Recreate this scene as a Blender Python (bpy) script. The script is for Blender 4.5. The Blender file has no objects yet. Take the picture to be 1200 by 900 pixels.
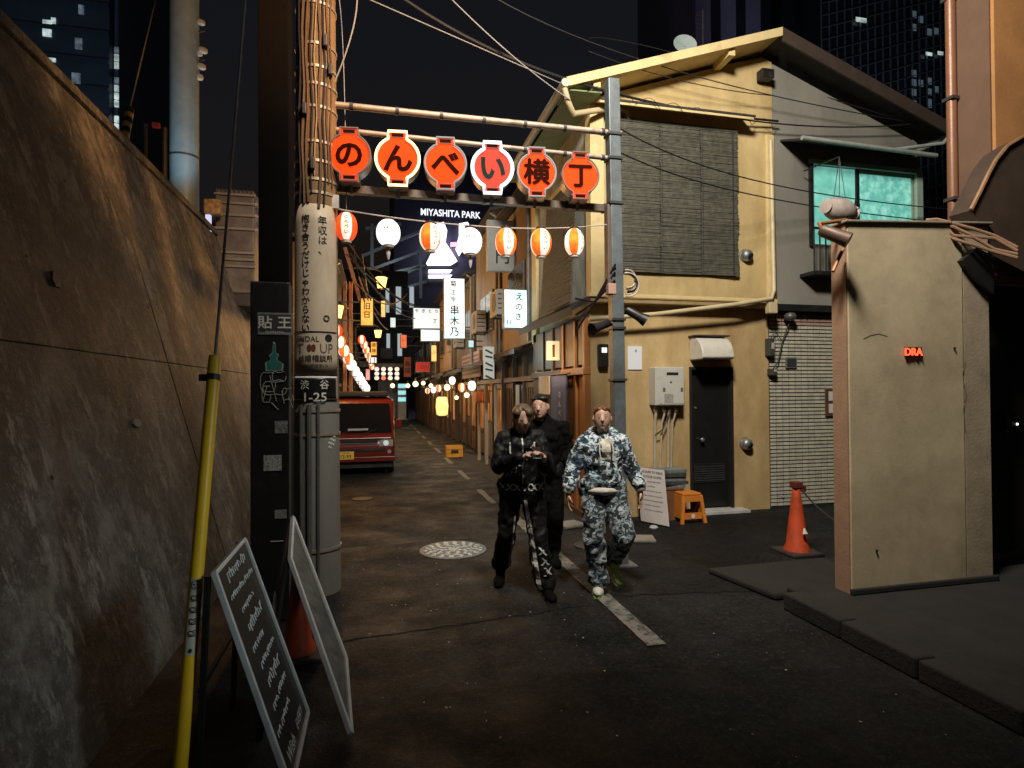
import bpy, bmesh, math, random
from mathutils import Vector, Matrix
from mathutils.bvhtree import BVHTree
random.seed(7)
R = math.radians
sc = bpy.context.scene
COL = sc.collection
# ------------------------------------------------------------------ camera, world, light
FPX, CH = 680.0, 1.78                       # focal length in pixels of a 1200 px wide frame, eye height
CAMROT = Matrix.Rotation(R(-13.24), 4, 'Z') @ Matrix.Rotation(R(90.674), 4, 'X') @ Matrix.Rotation(R(-0.35), 4, 'Z')
cd = bpy.data.cameras.new('camera'); cam = bpy.data.objects.new('camera', cd); COL.objects.link(cam)
cam.matrix_world = Matrix.Translation((0, 0, CH)) @ CAMROT
cd.sensor_width = 36; cd.lens = 36 * FPX / 1200; cd.clip_start = .05; cd.clip_end = 2000
sc.camera = cam
w = bpy.data.worlds.new('World'); sc.world = w; w.use_nodes = True
nt = w.node_tree; bg = nt.nodes['Background']
sky = nt.nodes.new('ShaderNodeTexSky'); sky.sky_type = 'NISHITA'; sky.sun_disc = False
sky.sun_elevation = R(-3); sky.sun_rotation = R(200)
nt.links.new(sky.outputs[0], bg.inputs[0]); bg.inputs[1].default_value = 0.14
sd = bpy.data.lights.new('moon', 'SUN'); sun = bpy.data.objects.new('moon', sd); COL.objects.link(sun)
sd.energy = 0.012; sd.angle = R(12); sd.color = (.75, .8, 1.0)
sun.rotation_euler = (R(38), 0, R(-25))
vs = sc.view_settings; vs.view_transform = 'Standard'; vs.look = 'None'; vs.exposure = 0.0; vs.gamma = 1.0; vs.use_curve_mapping = False
sc.render.engine = 'CYCLES'
sc.cycles.use_denoising = True; sc.cycles.use_adaptive_sampling = False; sc.cycles.denoising_prefilter = 'NONE'
sc.cycles.max_bounces = 6; sc.cycles.sample_clamp_indirect = 1.0; sc.cycles.sample_clamp_direct = 2.0
sc.cycles.caustics_reflective = False; sc.cycles.caustics_refractive = False

# ------------------------------------------------------------------ geometry of the place from the photograph
CM = CAMROT.to_3x3(); CP = Vector((0, 0, CH))
def ray(px, py): return CM @ Vector(((px - 600) / FPX, (450 - py) / FPX, -1))
def gp(px, py, z=0.0):
    d = ray(px, py); return CP + d * ((z - CH) / d.z)
def aY(px, py, Y):
    d = ray(px, py); return CP + d * (Y / d.y)
def aX(px, py, X):
    d = ray(px, py); return CP + d * (X / d.x)
V = Vector

# ------------------------------------------------------------------ materials
MC = {}
def M(name, col, rough=.65, metal=0., var=.2, scale=5., bump=.15, bscale=60., dirt=None, dscale=1.3, dthr=.55, dsoft=.12, streak=1., spec=.5, bdist=.01, rvar=.0, coat=0.):
    if name in MC: return MC[name]
    m = bpy.data.materials.new(name); m.use_nodes = True; t = m.node_tree; N = t.nodes; L = t.links
    b = N['Principled BSDF']; b.inputs['Roughness'].default_value = rough; b.inputs['Metallic'].default_value = metal
    b.inputs['Specular IOR Level'].default_value = spec; b.inputs['Coat Weight'].default_value = coat
    tc = N.new('ShaderNodeTexCoord'); mp = N.new('ShaderNodeMapping'); L.new(tc.outputs['Object'], mp.inputs[0])
    mp.inputs['Scale'].default_value = (1, 1, 1 / streak)
    n1 = N.new('ShaderNodeTexNoise'); n1.inputs['Scale'].default_value = scale; n1.inputs['Detail'].default_value = 8; n1.inputs['Roughness'].default_value = .65
    L.new(mp.outputs[0], n1.inputs['Vector'])
    cr = N.new('ShaderNodeValToRGB'); L.new(n1.outputs[0], cr.inputs[0])
    cr.color_ramp.elements[0].position = .3; cr.color_ramp.elements[1].position = .7
    cr.color_ramp.elements[0].color = tuple(c * (1 - var) for c in col) + (1,)
    cr.color_ramp.elements[1].color = tuple(min(1, c * (1 + var)) for c in col) + (1,)
    out = cr.outputs[0]
    if dirt:
        n2 = N.new('ShaderNodeTexNoise'); n2.inputs['Scale'].default_value = dscale; n2.inputs['Detail'].default_value = 10; n2.inputs['Roughness'].default_value = .7
        L.new(mp.outputs[0], n2.inputs['Vector'])
        r2 = N.new('ShaderNodeValToRGB'); L.new(n2.outputs[0], r2.inputs[0])
        r2.color_ramp.elements[0].position = dthr - dsoft; r2.color_ramp.elements[1].position = dthr + dsoft
        mx = N.new('ShaderNodeMix'); mx.data_type = 'RGBA'
        L.new(r2.outputs[0], mx.inputs[0]); L.new(out, mx.inputs[6]); mx.inputs[7].default_value = tuple(dirt) + (1,)
        out = mx.outputs[2]
    L.new(out, b.inputs['Base Color'])
    if rvar:
        mr = N.new('ShaderNodeMapRange'); L.new(n1.outputs[0], mr.inputs[0]); mr.inputs[1].default_value = .3; mr.inputs[2].default_value = .7
        mr.inputs[3].default_value = max(.02, rough - rvar); mr.inputs[4].default_value = min(1, rough + rvar); L.new(mr.outputs[0], b.inputs['Roughness'])
    if bump:
        n3 = N.new('ShaderNodeTexNoise'); n3.inputs['Scale'].default_value = bscale; n3.inputs['Detail'].default_value = 6
        L.new(mp.outputs[0], n3.inputs['Vector'])
        bp = N.new('ShaderNodeBump'); bp.inputs['Strength'].default_value = bump; bp.inputs['Distance'].default_value = bdist
        L.new(n3.outputs[0], bp.inputs['Height']); L.new(bp.outputs[0], b.inputs['Normal'])
    MC[name] = m; return m
def E(name, col, s, base=None):
    if name in MC: return MC[name]
    m = bpy.data.materials.new(name); m.use_nodes = True; b = m.node_tree.nodes['Principled BSDF']
    b.inputs['Base Color'].default_value = tuple(c * .6 for c in (base or col)) + (1,); b.inputs['Roughness'].default_value = .9; b.inputs['Specular IOR Level'].default_value = .1
    b.inputs['Emission Color'].default_value = tuple(col) + (1,); b.inputs['Emission Strength'].default_value = s
    m.cycles.emission_sampling = 'NONE'; MC[name] = m; return m
def EN(name, c0, c1, s, scale=3., lo=.35, hi=.65):
    """a backlit panel whose diffuser is uneven: two colours mixed by noise"""
    if name in MC: return MC[name]
    m = bpy.data.materials.new(name); m.use_nodes = True; t = m.node_tree; b = t.nodes['Principled BSDF']
    tc = t.nodes.new('ShaderNodeTexCoord'); n = t.nodes.new('ShaderNodeTexNoise'); n.inputs['Scale'].default_value = scale; n.inputs['Detail'].default_value = 6
    cr = t.nodes.new('ShaderNodeValToRGB'); t.links.new(tc.outputs['Object'], n.inputs['Vector']); t.links.new(n.outputs[0], cr.inputs[0])
    cr.color_ramp.elements[0].position = lo; cr.color_ramp.elements[1].position = hi
    cr.color_ramp.elements[0].color = tuple(c0) + (1,); cr.color_ramp.elements[1].color = tuple(c1) + (1,)
    t.links.new(cr.outputs[0], b.inputs['Emission Color']); t.links.new(cr.outputs[0], b.inputs['Base Color'])
    b.inputs['Emission Strength'].default_value = s; b.inputs['Roughness'].default_value = .9; b.inputs['Specular IOR Level'].default_value = .1; m.cycles.emission_sampling = 'NONE'; MC[name] = m; return m

black_metal = M('black_metal', (.012, .012, .013), .45, 0, .3, 8, .1, dirt=(.05, .04, .035), dscale=2.2, dthr=.66)
dark_metal = M('dark_metal', (.05, .05, .052), .5, .3, .3, 8, .1)
grey_metal = M('grey_metal', (.17, .18, .19), .5, .5, .25, 10, .1, dirt=(.12, .08, .05), dscale=3, dthr=.68)
steel = M('steel', (.42, .43, .44), .38, .8, .2, 10, .1)
alu = M('aluminium', (.72, .75, .78), .4, .3, .15, 12, .05)
white_paint = M('white_paint', (.62, .61, .58), .5, 0, .12, 5, .05, dirt=(.3, .27, .22), dscale=2.5, dthr=.66)
rubber = M('rubber', (.015, .015, .015), .8, 0, .2, 10, .1)
ink = M('black_ink', (.012, .011, .011), .6, 0, .1, 10, 0)
white_ink = M('white_ink', (.72, .72, .7), .6, 0, .15, 20, 0)
red_ink = M('red_ink', (.45, .03, .02), .6, 0, .1, 10, 0)
plaster_y = M('yellow_plaster', (.57, .445, .225), .8, 0, .14, 2.2, .3, 25, dirt=(.34, .225, .085), dscale=1.3, dthr=.54, dsoft=.2, streak=2.2)
plaster_tan = M('tan_plaster', (.54, .395, .195), .8, 0, .18, 2, .3, 25, dirt=(.30, .185, .075), dscale=1.5, dthr=.54, dsoft=.18, streak=2.2)
plaster_g = M('grey_plaster', (.25, .24, .21), .85, 0, .2, 2, .3, 25, dirt=(.10, .095, .085), dscale=1.0, dthr=.58, dsoft=.15, streak=2)
plaster_b = M('blue_grey_plaster', (.42, .45, .43), .85, 0, .25, 3, .3, 25, dirt=(.16, .14, .11), dscale=1.6, dthr=.55, dsoft=.15, streak=2)
trim_y = M('yellow_trim', (.64, .51, .26), .6, 0, .12, 6, .1, dirt=(.25, .17, .08), dscale=3, dthr=.66)
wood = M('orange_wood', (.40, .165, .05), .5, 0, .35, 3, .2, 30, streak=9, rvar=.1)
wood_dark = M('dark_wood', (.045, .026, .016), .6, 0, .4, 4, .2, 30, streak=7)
wood_mid = M('brown_wood', (.085, .047, .026), .6, 0, .4, 4, .2, 30, streak=7)
def ASPH(name, col, light, seed, cracks=.5):
    """asphalt: patchy binder, pale aggregate specks, hairline cracks"""
    m = bpy.data.materials.new(name); m.use_nodes = True; t = m.node_tree; N = t.nodes; L = t.links; b = N['Principled BSDF']
    b.inputs['Specular IOR Level'].default_value = .18; tc = N.new('ShaderNodeTexCoord'); mp = N.new('ShaderNodeMapping'); mp.inputs['Location'].default_value = (seed, seed * .7, 0); L.new(tc.outputs['Object'], mp.inputs[0]); vec = mp.outputs[0]
    def nz(sc_, d, r_=.65): n = N.new('ShaderNodeTexNoise'); n.inputs['Scale'].default_value = sc_; n.inputs['Detail'].default_value = d; n.inputs['Roughness'].default_value = r_; L.new(vec, n.inputs['Vector']); return n.outputs[0]
    def rp(src, p0, c0, p1, c1): r = N.new('ShaderNodeValToRGB'); L.new(src, r.inputs[0]); E_ = r.color_ramp.elements; E_[0].position = p0; E_[1].position = p1; E_[0].color = tuple(c0) + (1,); E_[1].color = tuple(c1) + (1,); return r.outputs[0]
    def mx(f, a, c): x = N.new('ShaderNodeMix'); x.data_type = 'RGBA'; L.new(f, x.inputs[0]); L.new(a, x.inputs[6]) if not isinstance(a, tuple) else None; x.inputs[7].default_value = tuple(c) + (1,); return x.outputs[2]
    base = rp(nz(1.3, 10, .7), .42, [c * .5 for c in col], .58, [c * 1.5 for c in col])
    fine = rp(nz(26, 14, 1.0), .535, (0, 0, 0), .56, (1, 1, 1)); c1 = mx(fine, base, light)
    st = rp(nz(.8, 5), .56, (0, 0, 0), .66, (1, 1, 1)); c2 = mx(st, c1, [c * .5 for c in col])
    v = N.new('ShaderNodeTexVoronoi'); v.feature = 'DISTANCE_TO_EDGE'; v.inputs['Scale'].default_value = 1.1
    wv = N.new('ShaderNodeMix'); wv.data_type = 'VECTOR'; wv.inputs[0].default_value = .25; nn = N.new('ShaderNodeTexNoise'); nn.inputs['Scale'].default_value = 3; nn.inputs['Detail'].default_value = 6; L.new(vec, nn.inputs['Vector']); L.new(vec, wv.inputs[4]); L.new(nn.outputs['Color'], wv.inputs[5]); L.new(wv.outputs[1], v.inputs['Vector'])
    ck = rp(v.outputs['Distance'], .004, (1, 1, 1), .012, (0, 0, 0)); gate = rp(nz(.6, 3), .5, (0, 0, 0), .56, (1, 1, 1)); mm = N.new('ShaderNodeMath'); mm.operation = 'MULTIPLY'; L.new(ck, mm.inputs[0]); L.new(gate, mm.inputs[1]); m2 = N.new('ShaderNodeMath'); m2.operation = 'MULTIPLY'; L.new(mm.outputs[0], m2.inputs[0]); m2.inputs[1].default_value = cracks
    c3 = mx(m2.outputs[0], c2, (.004, .004, .004)); L.new(c3, b.inputs['Base Color'])
    mr = N.new('ShaderNodeMapRange'); L.new(nz(1.7, 8), mr.inputs[0]); mr.inputs[1].default_value = .35; mr.inputs[2].default_value = .65; mr.inputs[3].default_value = .5; mr.inputs[4].default_value = .9; L.new(mr.outputs[0], b.inputs['Roughness'])
    bp = N.new('ShaderNodeBump'); bp.inputs['Strength'].default_value = 1; bp.inputs['Distance'].default_value = .012; L.new(nz(70, 8, .75), bp.inputs['Height']); L.new(bp.outputs[0], b.inputs['Normal'])
    return m
asphalt = ASPH('asphalt', (.0085, .0086, .0092), (.085, .082, .082), 0); asphalt2 = ASPH('asphalt_patch', (.011, .0107, .0110), (.095, .088, .085), 13, .8); asphalt3 = ASPH('asphalt_dark_patch', (.006, .0061, .0066), (.062, .060, .061), 29)
concrete = M('concrete', (.24, .225, .20), .85, 0, .25, 3, .35, 40, dirt=(.13, .12, .10), dscale=1.4, dthr=.56)
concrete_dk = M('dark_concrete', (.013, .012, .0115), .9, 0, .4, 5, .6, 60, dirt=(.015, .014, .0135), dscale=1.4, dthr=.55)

# ------------------------------------------------------------------ mesh helpers
class B:
    def __init__(s): s.v = []; s.f = []; s.mi = []
    def add(s, vs, fs, mi=0):
        o = len(s.v); s.v += [V(v) for v in vs]; s.f += [tuple(i + o for i in f) for f in fs]; s.mi += [mi] * len(fs); return s
    def box(s, lo, hi, mi=0, m=None):
        x0, y0, z0 = lo; x1, y1, z1 = hi
        vs = [V(p) for p in ((x0, y0, z0), (x1, y0, z0), (x1, y1, z0), (x0, y1, z0), (x0, y0, z1), (x1, y0, z1), (x1, y1, z1), (x0, y1, z1))]
        if m is not None: vs = [m @ p for p in vs]
        return s.add(vs, [(0, 3, 2, 1), (4, 5, 6, 7), (0, 1, 5, 4), (1, 2, 6, 5), (2, 3, 7, 6), (3, 0, 4, 7)], mi)
    def cbox(s, c, d, mi=0, m=None):
        c = V(c); h = V(d) / 2
        return s.box(c - h, c + h, mi, m)
    def bar(s, p0, p1, wx, wy, mi=0, up=V((0, 0, 1))):
        p0 = V(p0); p1 = V(p1); z = (p1 - p0).normalized()
        if abs(z.dot(up)) > .98: up = V((0, 1, 0))
        x = up.cross(z).normalized(); y = z.cross(x)
        vs = [q + x * (a * wx / 2) + y * (b * wy / 2) for q in (p0, p1) for a, b in ((-1, -1), (1, -1), (1, 1), (-1, 1))]
        return s.add(vs, [(3, 2, 1, 0), (4, 5, 6, 7), (0, 1, 5, 4), (1, 2, 6, 5), (2, 3, 7, 6), (3, 0, 4, 7)], mi)
    def cyl(s, p0, p1, r0, r1=None, n=16, mi=0, cap=True):
        return s.tube([p0, p1], [r0, r0 if r1 is None else r1], n, mi, cap)
    def tube(s, pts, r, n=8, mi=0, cap=True):
        pts = [V(p) for p in pts]; k = len(pts); rs = r if isinstance(r, (list, tuple)) else [r] * k
        vs = []; fs = []; x = None
        for i, p in enumerate(pts):
            t = (pts[min(i + 1, k - 1)] - pts[max(i - 1, 0)]).normalized()
            if x is None:
                x = t.cross(V((0, 0, 1)) if abs(t.z) < .95 else V((0, 1, 0))).normalized()
            else: x = (x - t * x.dot(t)).normalized()
            y = t.cross(x)
            vs += [p + (x * math.cos(2 * math.pi * j / n) + y * math.sin(2 * math.pi * j / n)) * rs[i] for j in range(n)]
        for i in range(k - 1):
            for j in range(n): fs.append((i * n + j, i * n + (j + 1) % n, (i + 1) * n + (j + 1) % n, (i + 1) * n + j))
        if cap: fs.append(tuple(range(n - 1, -1, -1))); fs.append(tuple((k - 1) * n + j for j in range(n)))
        return s.add(vs, fs, mi)
    def lathe(s, prof, c=(0, 0, 0), n=20, mi=0, ax=None, mif=None):
        """prof: (radius, height) pairs, revolved round z (or direction ax)"""
        c = V(c); q = V((0, 0, 1)).rotation_difference(V(ax)) if ax is not None else None
        vs = []; fs = []; mm = []
        for r, h in prof:
            for j in range(n):
                p = V((r * math.cos(2 * math.pi * j / n), r * math.sin(2 * math.pi * j / n), h))
                vs.append(c + (q @ p if q else p))
        for i in range(len(prof) - 1):
            for j in range(n):
                fs.append((i * n + j, i * n + (j + 1) % n, (i + 1) * n + (j + 1) % n, (i + 1) * n + j)); mm.append(mif(j) if mif else mi)
        fs.append(tuple(range(n - 1, -1, -1))); fs.append(tuple((len(prof) - 1) * n + j for j in range(n))); mm += [mi, mi]
        o = len(s.v); s.v += vs; s.f += [tuple(i + o for i in f) for f in fs]; s.mi += mm; return s
    def prism(s, poly, d, mi=0):
        """poly: list of 3-D points, extruded by vector d"""
        n = len(poly); poly = [V(p) for p in poly]; d = V(d)
        return s.add(poly + [p + d for p in poly], [tuple(range(n - 1, -1, -1)), tuple(range(n, 2 * n))] + [(i, (i + 1) % n, n + (i + 1) % n, n + i) for i in range(n)], mi)
    def ball(s, c, r, n=12, mi=0, m=None):
        """ellipsoid"""
        c = V(c); r = V((r, r, r)) if isinstance(r, (int, float)) else V(r); k = n // 2 + 1; vs = [V((0, 0, -1))]; fs = []
        for i in range(1, k):
            t = math.pi * i / k
            vs += [V((math.sin(t) * math.cos(2 * math.pi * j / n), math.sin(t) * math.sin(2 * math.pi * j / n), -math.cos(t))) for j in range(n)]
        vs.append(V((0, 0, 1)))
        for j in range(n):
            fs.append((0, 1 + (j + 1) % n, 1 + j)); fs.append((len(vs) - 1, 1 + (k - 2) * n + j, 1 + (k - 2) * n + (j + 1) % n))
            for i in range(k - 2): fs.append((1 + i * n + j, 1 + i * n + (j + 1) % n, 1 + (i + 1) * n + (j + 1) % n, 1 + (i + 1) * n + j))
        vs = [V((p.x * r.x, p.y * r.y, p.z * r.z)) for p in vs]
        if m is not None: vs = [m @ p for p in vs]
        return s.add([c + p for p in vs], fs, mi)
    def build(s, name, mat, parent=None, smooth=False, bevel=0., org=None, kind=None, label=None):
        mats = mat if isinstance(mat, (list, tuple)) else [mat]
        if parent is None:
            if org is None:
                xs = [p.x for p in s.v]; ys = [p.y for p in s.v]; zs = [p.z for p in s.v]
                org = V(((min(xs) + max(xs)) / 2, (min(ys) + max(ys)) / 2, min(zs)))
            org = V(org)
        else: org = root(parent).location.copy()
        me = bpy.data.meshes.new(name); me.from_pydata([p - org for p in s.v], [], s.f)
        for m in mats: me.materials.append(m)
        if any(s.mi): me.polygons.foreach_set('material_index', s.mi)
        bm = bmesh.new(); bm.from_mesh(me); bmesh.ops.recalc_face_normals(bm, faces=bm.faces); bm.to_mesh(me); bm.free()
        if smooth:
            me.polygons.foreach_set('use_smooth', [True] * len(me.polygons))
            me.set_sharp_from_angle(angle=R(40))
        o = bpy.data.objects.new(name, me); COL.objects.link(o)
        if parent is None: o.location = org
        else: o.parent = parent
        if bevel:
            md = o.modifiers.new('bevel', 'BEVEL'); md.width = bevel; md.segments = 2; md.limit_method = 'ANGLE'
        if kind: o['kind'] = kind
        if label: o['label'] = label
        return o
def root(o):
    while o.parent: o = o.parent
    return o
def tag(o, label, cat, group=None):
    o['label'] = label; o['category'] = cat
    if group: o['group'] = group
    return o
def T(name, label, cat, loc, group=None):
    o = bpy.data.objects.new(name, None); o.empty_display_size = .1; COL.objects.link(o); o.location = V(loc); return tag(o, label, cat, group)
def S(o): o['kind'] = 'structure'; return o
GL = {}
def glyph(body, bold=0.):
    if (body, bold) not in GL:
        c = bpy.data.curves.new('t', 'FONT'); c.body = body; c.offset = bold; c.resolution_u = 3; c.align_x = 'CENTER'
        o = bpy.data.objects.new('t', c); COL.objects.link(o)
        me = bpy.data.meshes.new_from_object(o.evaluated_get(bpy.context.evaluated_depsgraph_get()))
        GL[(body, bold)] = ([V(v.co) for v in me.vertices], [tuple(p.vertices) for p in me.polygons])
        bpy.data.objects.remove(o); bpy.data.meshes.remove(me)
    return GL[(body, bold)]
def txt(b, body, c, size, right=(1, 0, 0), up=(0, 0, 1), bold=0., mapper=None, sx=1., mi=0, slant=0.):
    """lettering centred at c, about `size` tall, added to builder b as flat print"""
    if bold and any(ord(ch) > 0x3400 for ch in body):          # kanji: thicken by slightly staggered copies
        nn = V(right).normalized().cross(V(up).normalized()) if mapper is None else None
        for k, (dx, dy) in enumerate(((0, 0), (-bold, 0), (bold, 0), (0, bold), (0, -bold))):
            if mapper: txt(b, body, c, size, mapper=(lambda x, y, dx=dx, dy=dy, k=k: mapper(x + dx * size, y + dy * size) + (CP - mapper(0, 0)).normalized() * (.0004 * k)), sx=sx, mi=mi, slant=slant)
            else: txt(b, body, V(c) + V(right).normalized() * dx * size + V(up).normalized() * dy * size + nn * (.0004 * k), size, right, up, 0., None, sx, mi, slant)
        return b
    vs, fs = glyph(body, bold); right = V(right).normalized(); up = V(up).normalized(); c = V(c)
    pts = [(p.x * size * sx + slant * p.y * size, (p.y - .36) * size) for p in vs]
    b.add([mapper(x, y) if mapper else c + right * x + up * y for x, y in pts], fs, mi); return b
def vtxt(b, body, c, size, pitch=None, **k):
    """vertical Japanese line, c = centre of the first character"""
    pitch = pitch or size * 1.08; up = V(k.get('up', (0, 0, 1)))
    mp = k.pop('mapper', None)
    for i, ch in enumerate(body):
        if ch == ' ': continue
        if mp: txt(b, ch, c, size, mapper=(lambda x, y, i=i: mp(x, y - i * pitch)), **k)
        else: txt(b, ch, V(c) - up * pitch * i, size, **k)
    return b
def sag(p0, p1, d, n=14):
    p0 = V(p0); p1 = V(p1)
    return [p0.lerp(p1, i / n) - V((0, 0, d * 4 * (i / n) * (1 - i / n))) for i in range(n + 1)]
def lamp(kind, parent, loc, energy, col, size=.1, aim=None, cone=None, blend=.5):
    l = bpy.data.lights.new('lamp_light', kind); l.energy = energy; l.color = col
    if kind in ('POINT', 'SPOT'): l.shadow_soft_size = size
    o = bpy.data.objects.new('lamp_light', l); COL.objects.link(o); o.parent = parent; o.location = V(loc) - root(parent).location
    if aim is not None: o.rotation_euler = (V(aim) - V(loc)).to_track_quat('-Z', 'Y').to_euler()
    if cone: l.spot_size = R(cone); l.spot_blend = blend
    return o
# ================================================================== THE SETTING
# ground: one sheet to the horizon
b = B(); b.add([(-400, -200, 0), (400, -200, 0), (400, 700, 0), (-400, 700, 0)], [(0, 1, 2, 3)]); S(b.build('ground', asphalt))
# road patches (older and newer asphalt), each a thin sheet
def sheet(name, pts, z, mat, jag=0.):
    b = B(); P = []
    n = len(pts)
    for i in range(n):
        p, q = V(pts[i]).to_3d(), V(pts[(i + 1) % n]).to_3d(); k = max(1, int((q - p).length / .12)) if jag else 1
        d = (q - p); nrm = V((-d.y, d.x, 0)).normalized() if d.length else V((0, 0, 0))
        for j in range(k): P.append(p.lerp(q, j / k) + nrm * random.uniform(-jag, jag) + V((0, 0, z)))
    b.add(P, [tuple(range(len(P)))]); return S(b.build(name, mat))
sheet('road_patch', [(-.6, 4.3), (1.75, 4.55), (1.95, 7.0), (-.9, 6.85)], .004, asphalt2, .02)
sheet('road_patch', [(-3, -1), (3.2, -1), (3.1, 3.1), (1.2, 3.5), (-1.1, 3.25)], .004, asphalt3, .03)  # dark asphalt, with the foreground's shade put into its colour too
sheet('road_patch', [(2.0, 4.7), (3.25, 4.5), (5.6, 6.6), (5.5, 7.4), (2.95, 7.3)], .004, asphalt3, .03)
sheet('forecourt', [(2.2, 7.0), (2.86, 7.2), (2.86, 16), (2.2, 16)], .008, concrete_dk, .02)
# painted edge line
paint = M('worn_road_paint', (.19, .18, .16), .75, 0, .25, 9, .4, 90, dirt=(.03, .028, .027), dscale=11, dthr=.54, dsoft=.07)
def line_seg(y0, y1, x0, wd, jag=.004):
    P = []
    n = max(2, int((y1 - y0) / .08))
    for i in range(n + 1): P.append((x0 + random.uniform(-jag, jag), y0 + (y1 - y0) * i / n, .009))
    for i in range(n, -1, -1): P.append((x0 + wd + random.uniform(-jag, jag), y0 + (y1 - y0) * i / n, .009))
    b = B(); b.add(P, [tuple(range(len(P)))]); S(b.build('road_line', paint))
line_seg(3.72, 8.2, 1.83, .14)
for k in range(9): line_seg(9.0 + 2.6 * k, 9.0 + 2.6 * k + random.uniform(1.2, 1.7), 1.76, .10, .006)
# raised concrete slab with a kerb under the stub wall
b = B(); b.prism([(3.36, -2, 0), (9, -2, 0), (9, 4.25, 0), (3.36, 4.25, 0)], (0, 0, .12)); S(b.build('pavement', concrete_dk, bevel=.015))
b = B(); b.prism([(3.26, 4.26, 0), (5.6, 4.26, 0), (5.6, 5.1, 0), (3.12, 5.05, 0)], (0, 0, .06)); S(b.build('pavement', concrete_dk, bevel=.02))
y = -1.9
while y < 4.1:
    L = .6; b = B(); b.box((3.20, y, 0), (3.352, y + L - .012, .135 + random.uniform(-.004, .004))); o = S(b.build('kerb', concrete_dk, bevel=.015)); y += L
# thin pale slabs lying at the foot of the house corner
for i, (px, py, wx, wy, rz) in enumerate([(668, 616, .34, .3, .3), (752, 633, .3, .26, -.3)]):
    p = gp(px, py); m = Matrix.Translation(p) @ Matrix.Rotation(rz, 4, 'Z')
    b = B(); b.box((-wx / 2, -wy / 2, 0), (wx / 2, wy / 2, .035), m=m)
    tag(b.build('ramp_slab', concrete, bevel=.01), ['pale concrete wedge slab on the road by the orange wooden front', 'pale concrete wedge slab behind the legs of the camouflage suit'][i], 'slab')
# litter: pale scraps and grit on the asphalt
b = B()
for k in range(90):
    if k < 60: px, py = random.uniform(400, 720), 640 + abs(random.gauss(0, 75))
    else: px, py = random.uniform(420, 1180), random.uniform(720, 900)
    if py > 890: continue
    p = gp(px, py, .016); s_ = random.uniform(.002, .008) * (1.4 if random.random() < .07 else 1); a = random.uniform(0, 3)
    m = Matrix.Translation(p) @ Matrix.Rotation(a, 4, 'Z') @ Matrix.Rotation(random.uniform(-.5, .5), 4, 'X')
    b.box((-s_, -s_ * .6, 0), (s_, s_ * .6, .003), m=m)
o = b.build('litter', M('litter', (.30, .27, .23), .7, 0, .4, 30)); o['kind'] = 'stuff'; o['label'] = 'pale scraps and grit scattered over the asphalt'

# ================================================================== RETAINING WALL (battered concrete, along the alley)
wall_mat = bpy.data.materials.new('stained_concrete_wall'); wall_mat.use_nodes = True
t = wall_mat.node_tree; N = t.nodes; L = t.links; bs = N['Principled BSDF']; bs.inputs['Roughness'].default_value = .8
tc = N.new('ShaderNodeTexCoord'); mp = N.new('ShaderNodeMapping'); mp.inputs['Scale'].default_value = (1, 1, .34); mp.inputs['Rotation'].default_value = (R(-24), 0, 0)
L.new(tc.outputs['Object'], mp.inputs[0])
def noise(scale, det, vec, rgh=.65):
    n = N.new('ShaderNodeTexNoise'); n.inputs['Scale'].default_value = scale; n.inputs['Detail'].default_value = det; n.inputs['Roughness'].default_value = rgh
    L.new(vec, n.inputs['Vector']); return n.outputs[0]
def ramp(src, a, ca, b_, cb):
    r = N.new('ShaderNodeValToRGB'); L.new(src, r.inputs[0]); r.color_ramp.elements[0].position = a; r.color_ramp.elements[1].position = b_
    r.color_ramp.elements[0].color = tuple(ca) + (1,); r.color_ramp.elements[1].color = tuple(cb) + (1,); return r.outputs[0]
def mix(f, a, b_, mode='MIX'):
    x = N.new('ShaderNodeMix'); x.data_type = 'RGBA'; x.blend_type = mode
    if isinstance(f, float): x.inputs[0].default_value = f
    else: L.new(f, x.inputs[0])
    for s_, i in ((a, 6), (b_, 7)):
        if isinstance(s_, tuple): x.inputs[i].default_value = s_ + (1,)
        else: L.new(s_, x.inputs[i])
    return x.outputs[2]
c0 = ramp(noise(2.2, 12, tc.outputs['Object'], .75), .42, (.060, .059, .057), .58, (.20, .192, .18))
st = ramp(noise(3.4, 9, mp.outputs[0], .7), .47, (0, 0, 0), .55, (.85, .85, .85))
c1 = mix(st, c0, (.045, .044, .042))
st2 = ramp(noise(7.5, 8, mp.outputs[0], .7), .55, (0, 0, 0), .62, (.9, .9, .9))
c2 = mix(st2, c1, (.27, .26, .245))
mo = ramp(noise(.75, 6, tc.outputs['Object'], .6), .5, (0, 0, 0), .64, (1, 1, 1))
c3 = mix(mo, c2, (.040, .042, .041))
sp = ramp(noise(11, 14, tc.outputs['Object'], .95), .53, (0, 0, 0), .58, (1, 1, 1))
c4 = mix(sp, c3, (.25, .245, .235))
L.new(c4, bs.inputs['Base Color'])
bp = N.new('ShaderNodeBump'); bp.inputs['Strength'].default_value = .8; bp.inputs['Distance'].default_value = .022
L.new(noise(7, 12, mp.outputs[0], .75), bp.inputs['Height'])
bp2 = N.new('ShaderNodeBump'); bp2.inputs['Strength'].default_value = .8; bp2.inputs['Distance'].default_value = .01
L.new(noise(45, 6, tc.outputs['Object']), bp2.inputs['Height']); L.new(bp.outputs[0], bp2.inputs['Normal']); L.new(bp2.outputs[0], bs.inputs['Normal'])
WX, WS, WZ = -1.34, .27, 4.40                      # foot, batter, height
def wp(y, z, out=0.): return V((WX - WS * z + out, y, z + out * WS))
wall = T('retaining_wall', 'tall stained concrete retaining wall leaning back beside the road', 'wall', (WX, 4, 0))
ys = [-6.5, -.6, 6.03, 15.5]; zs = [0.0, 2.06, 4.30]
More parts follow.
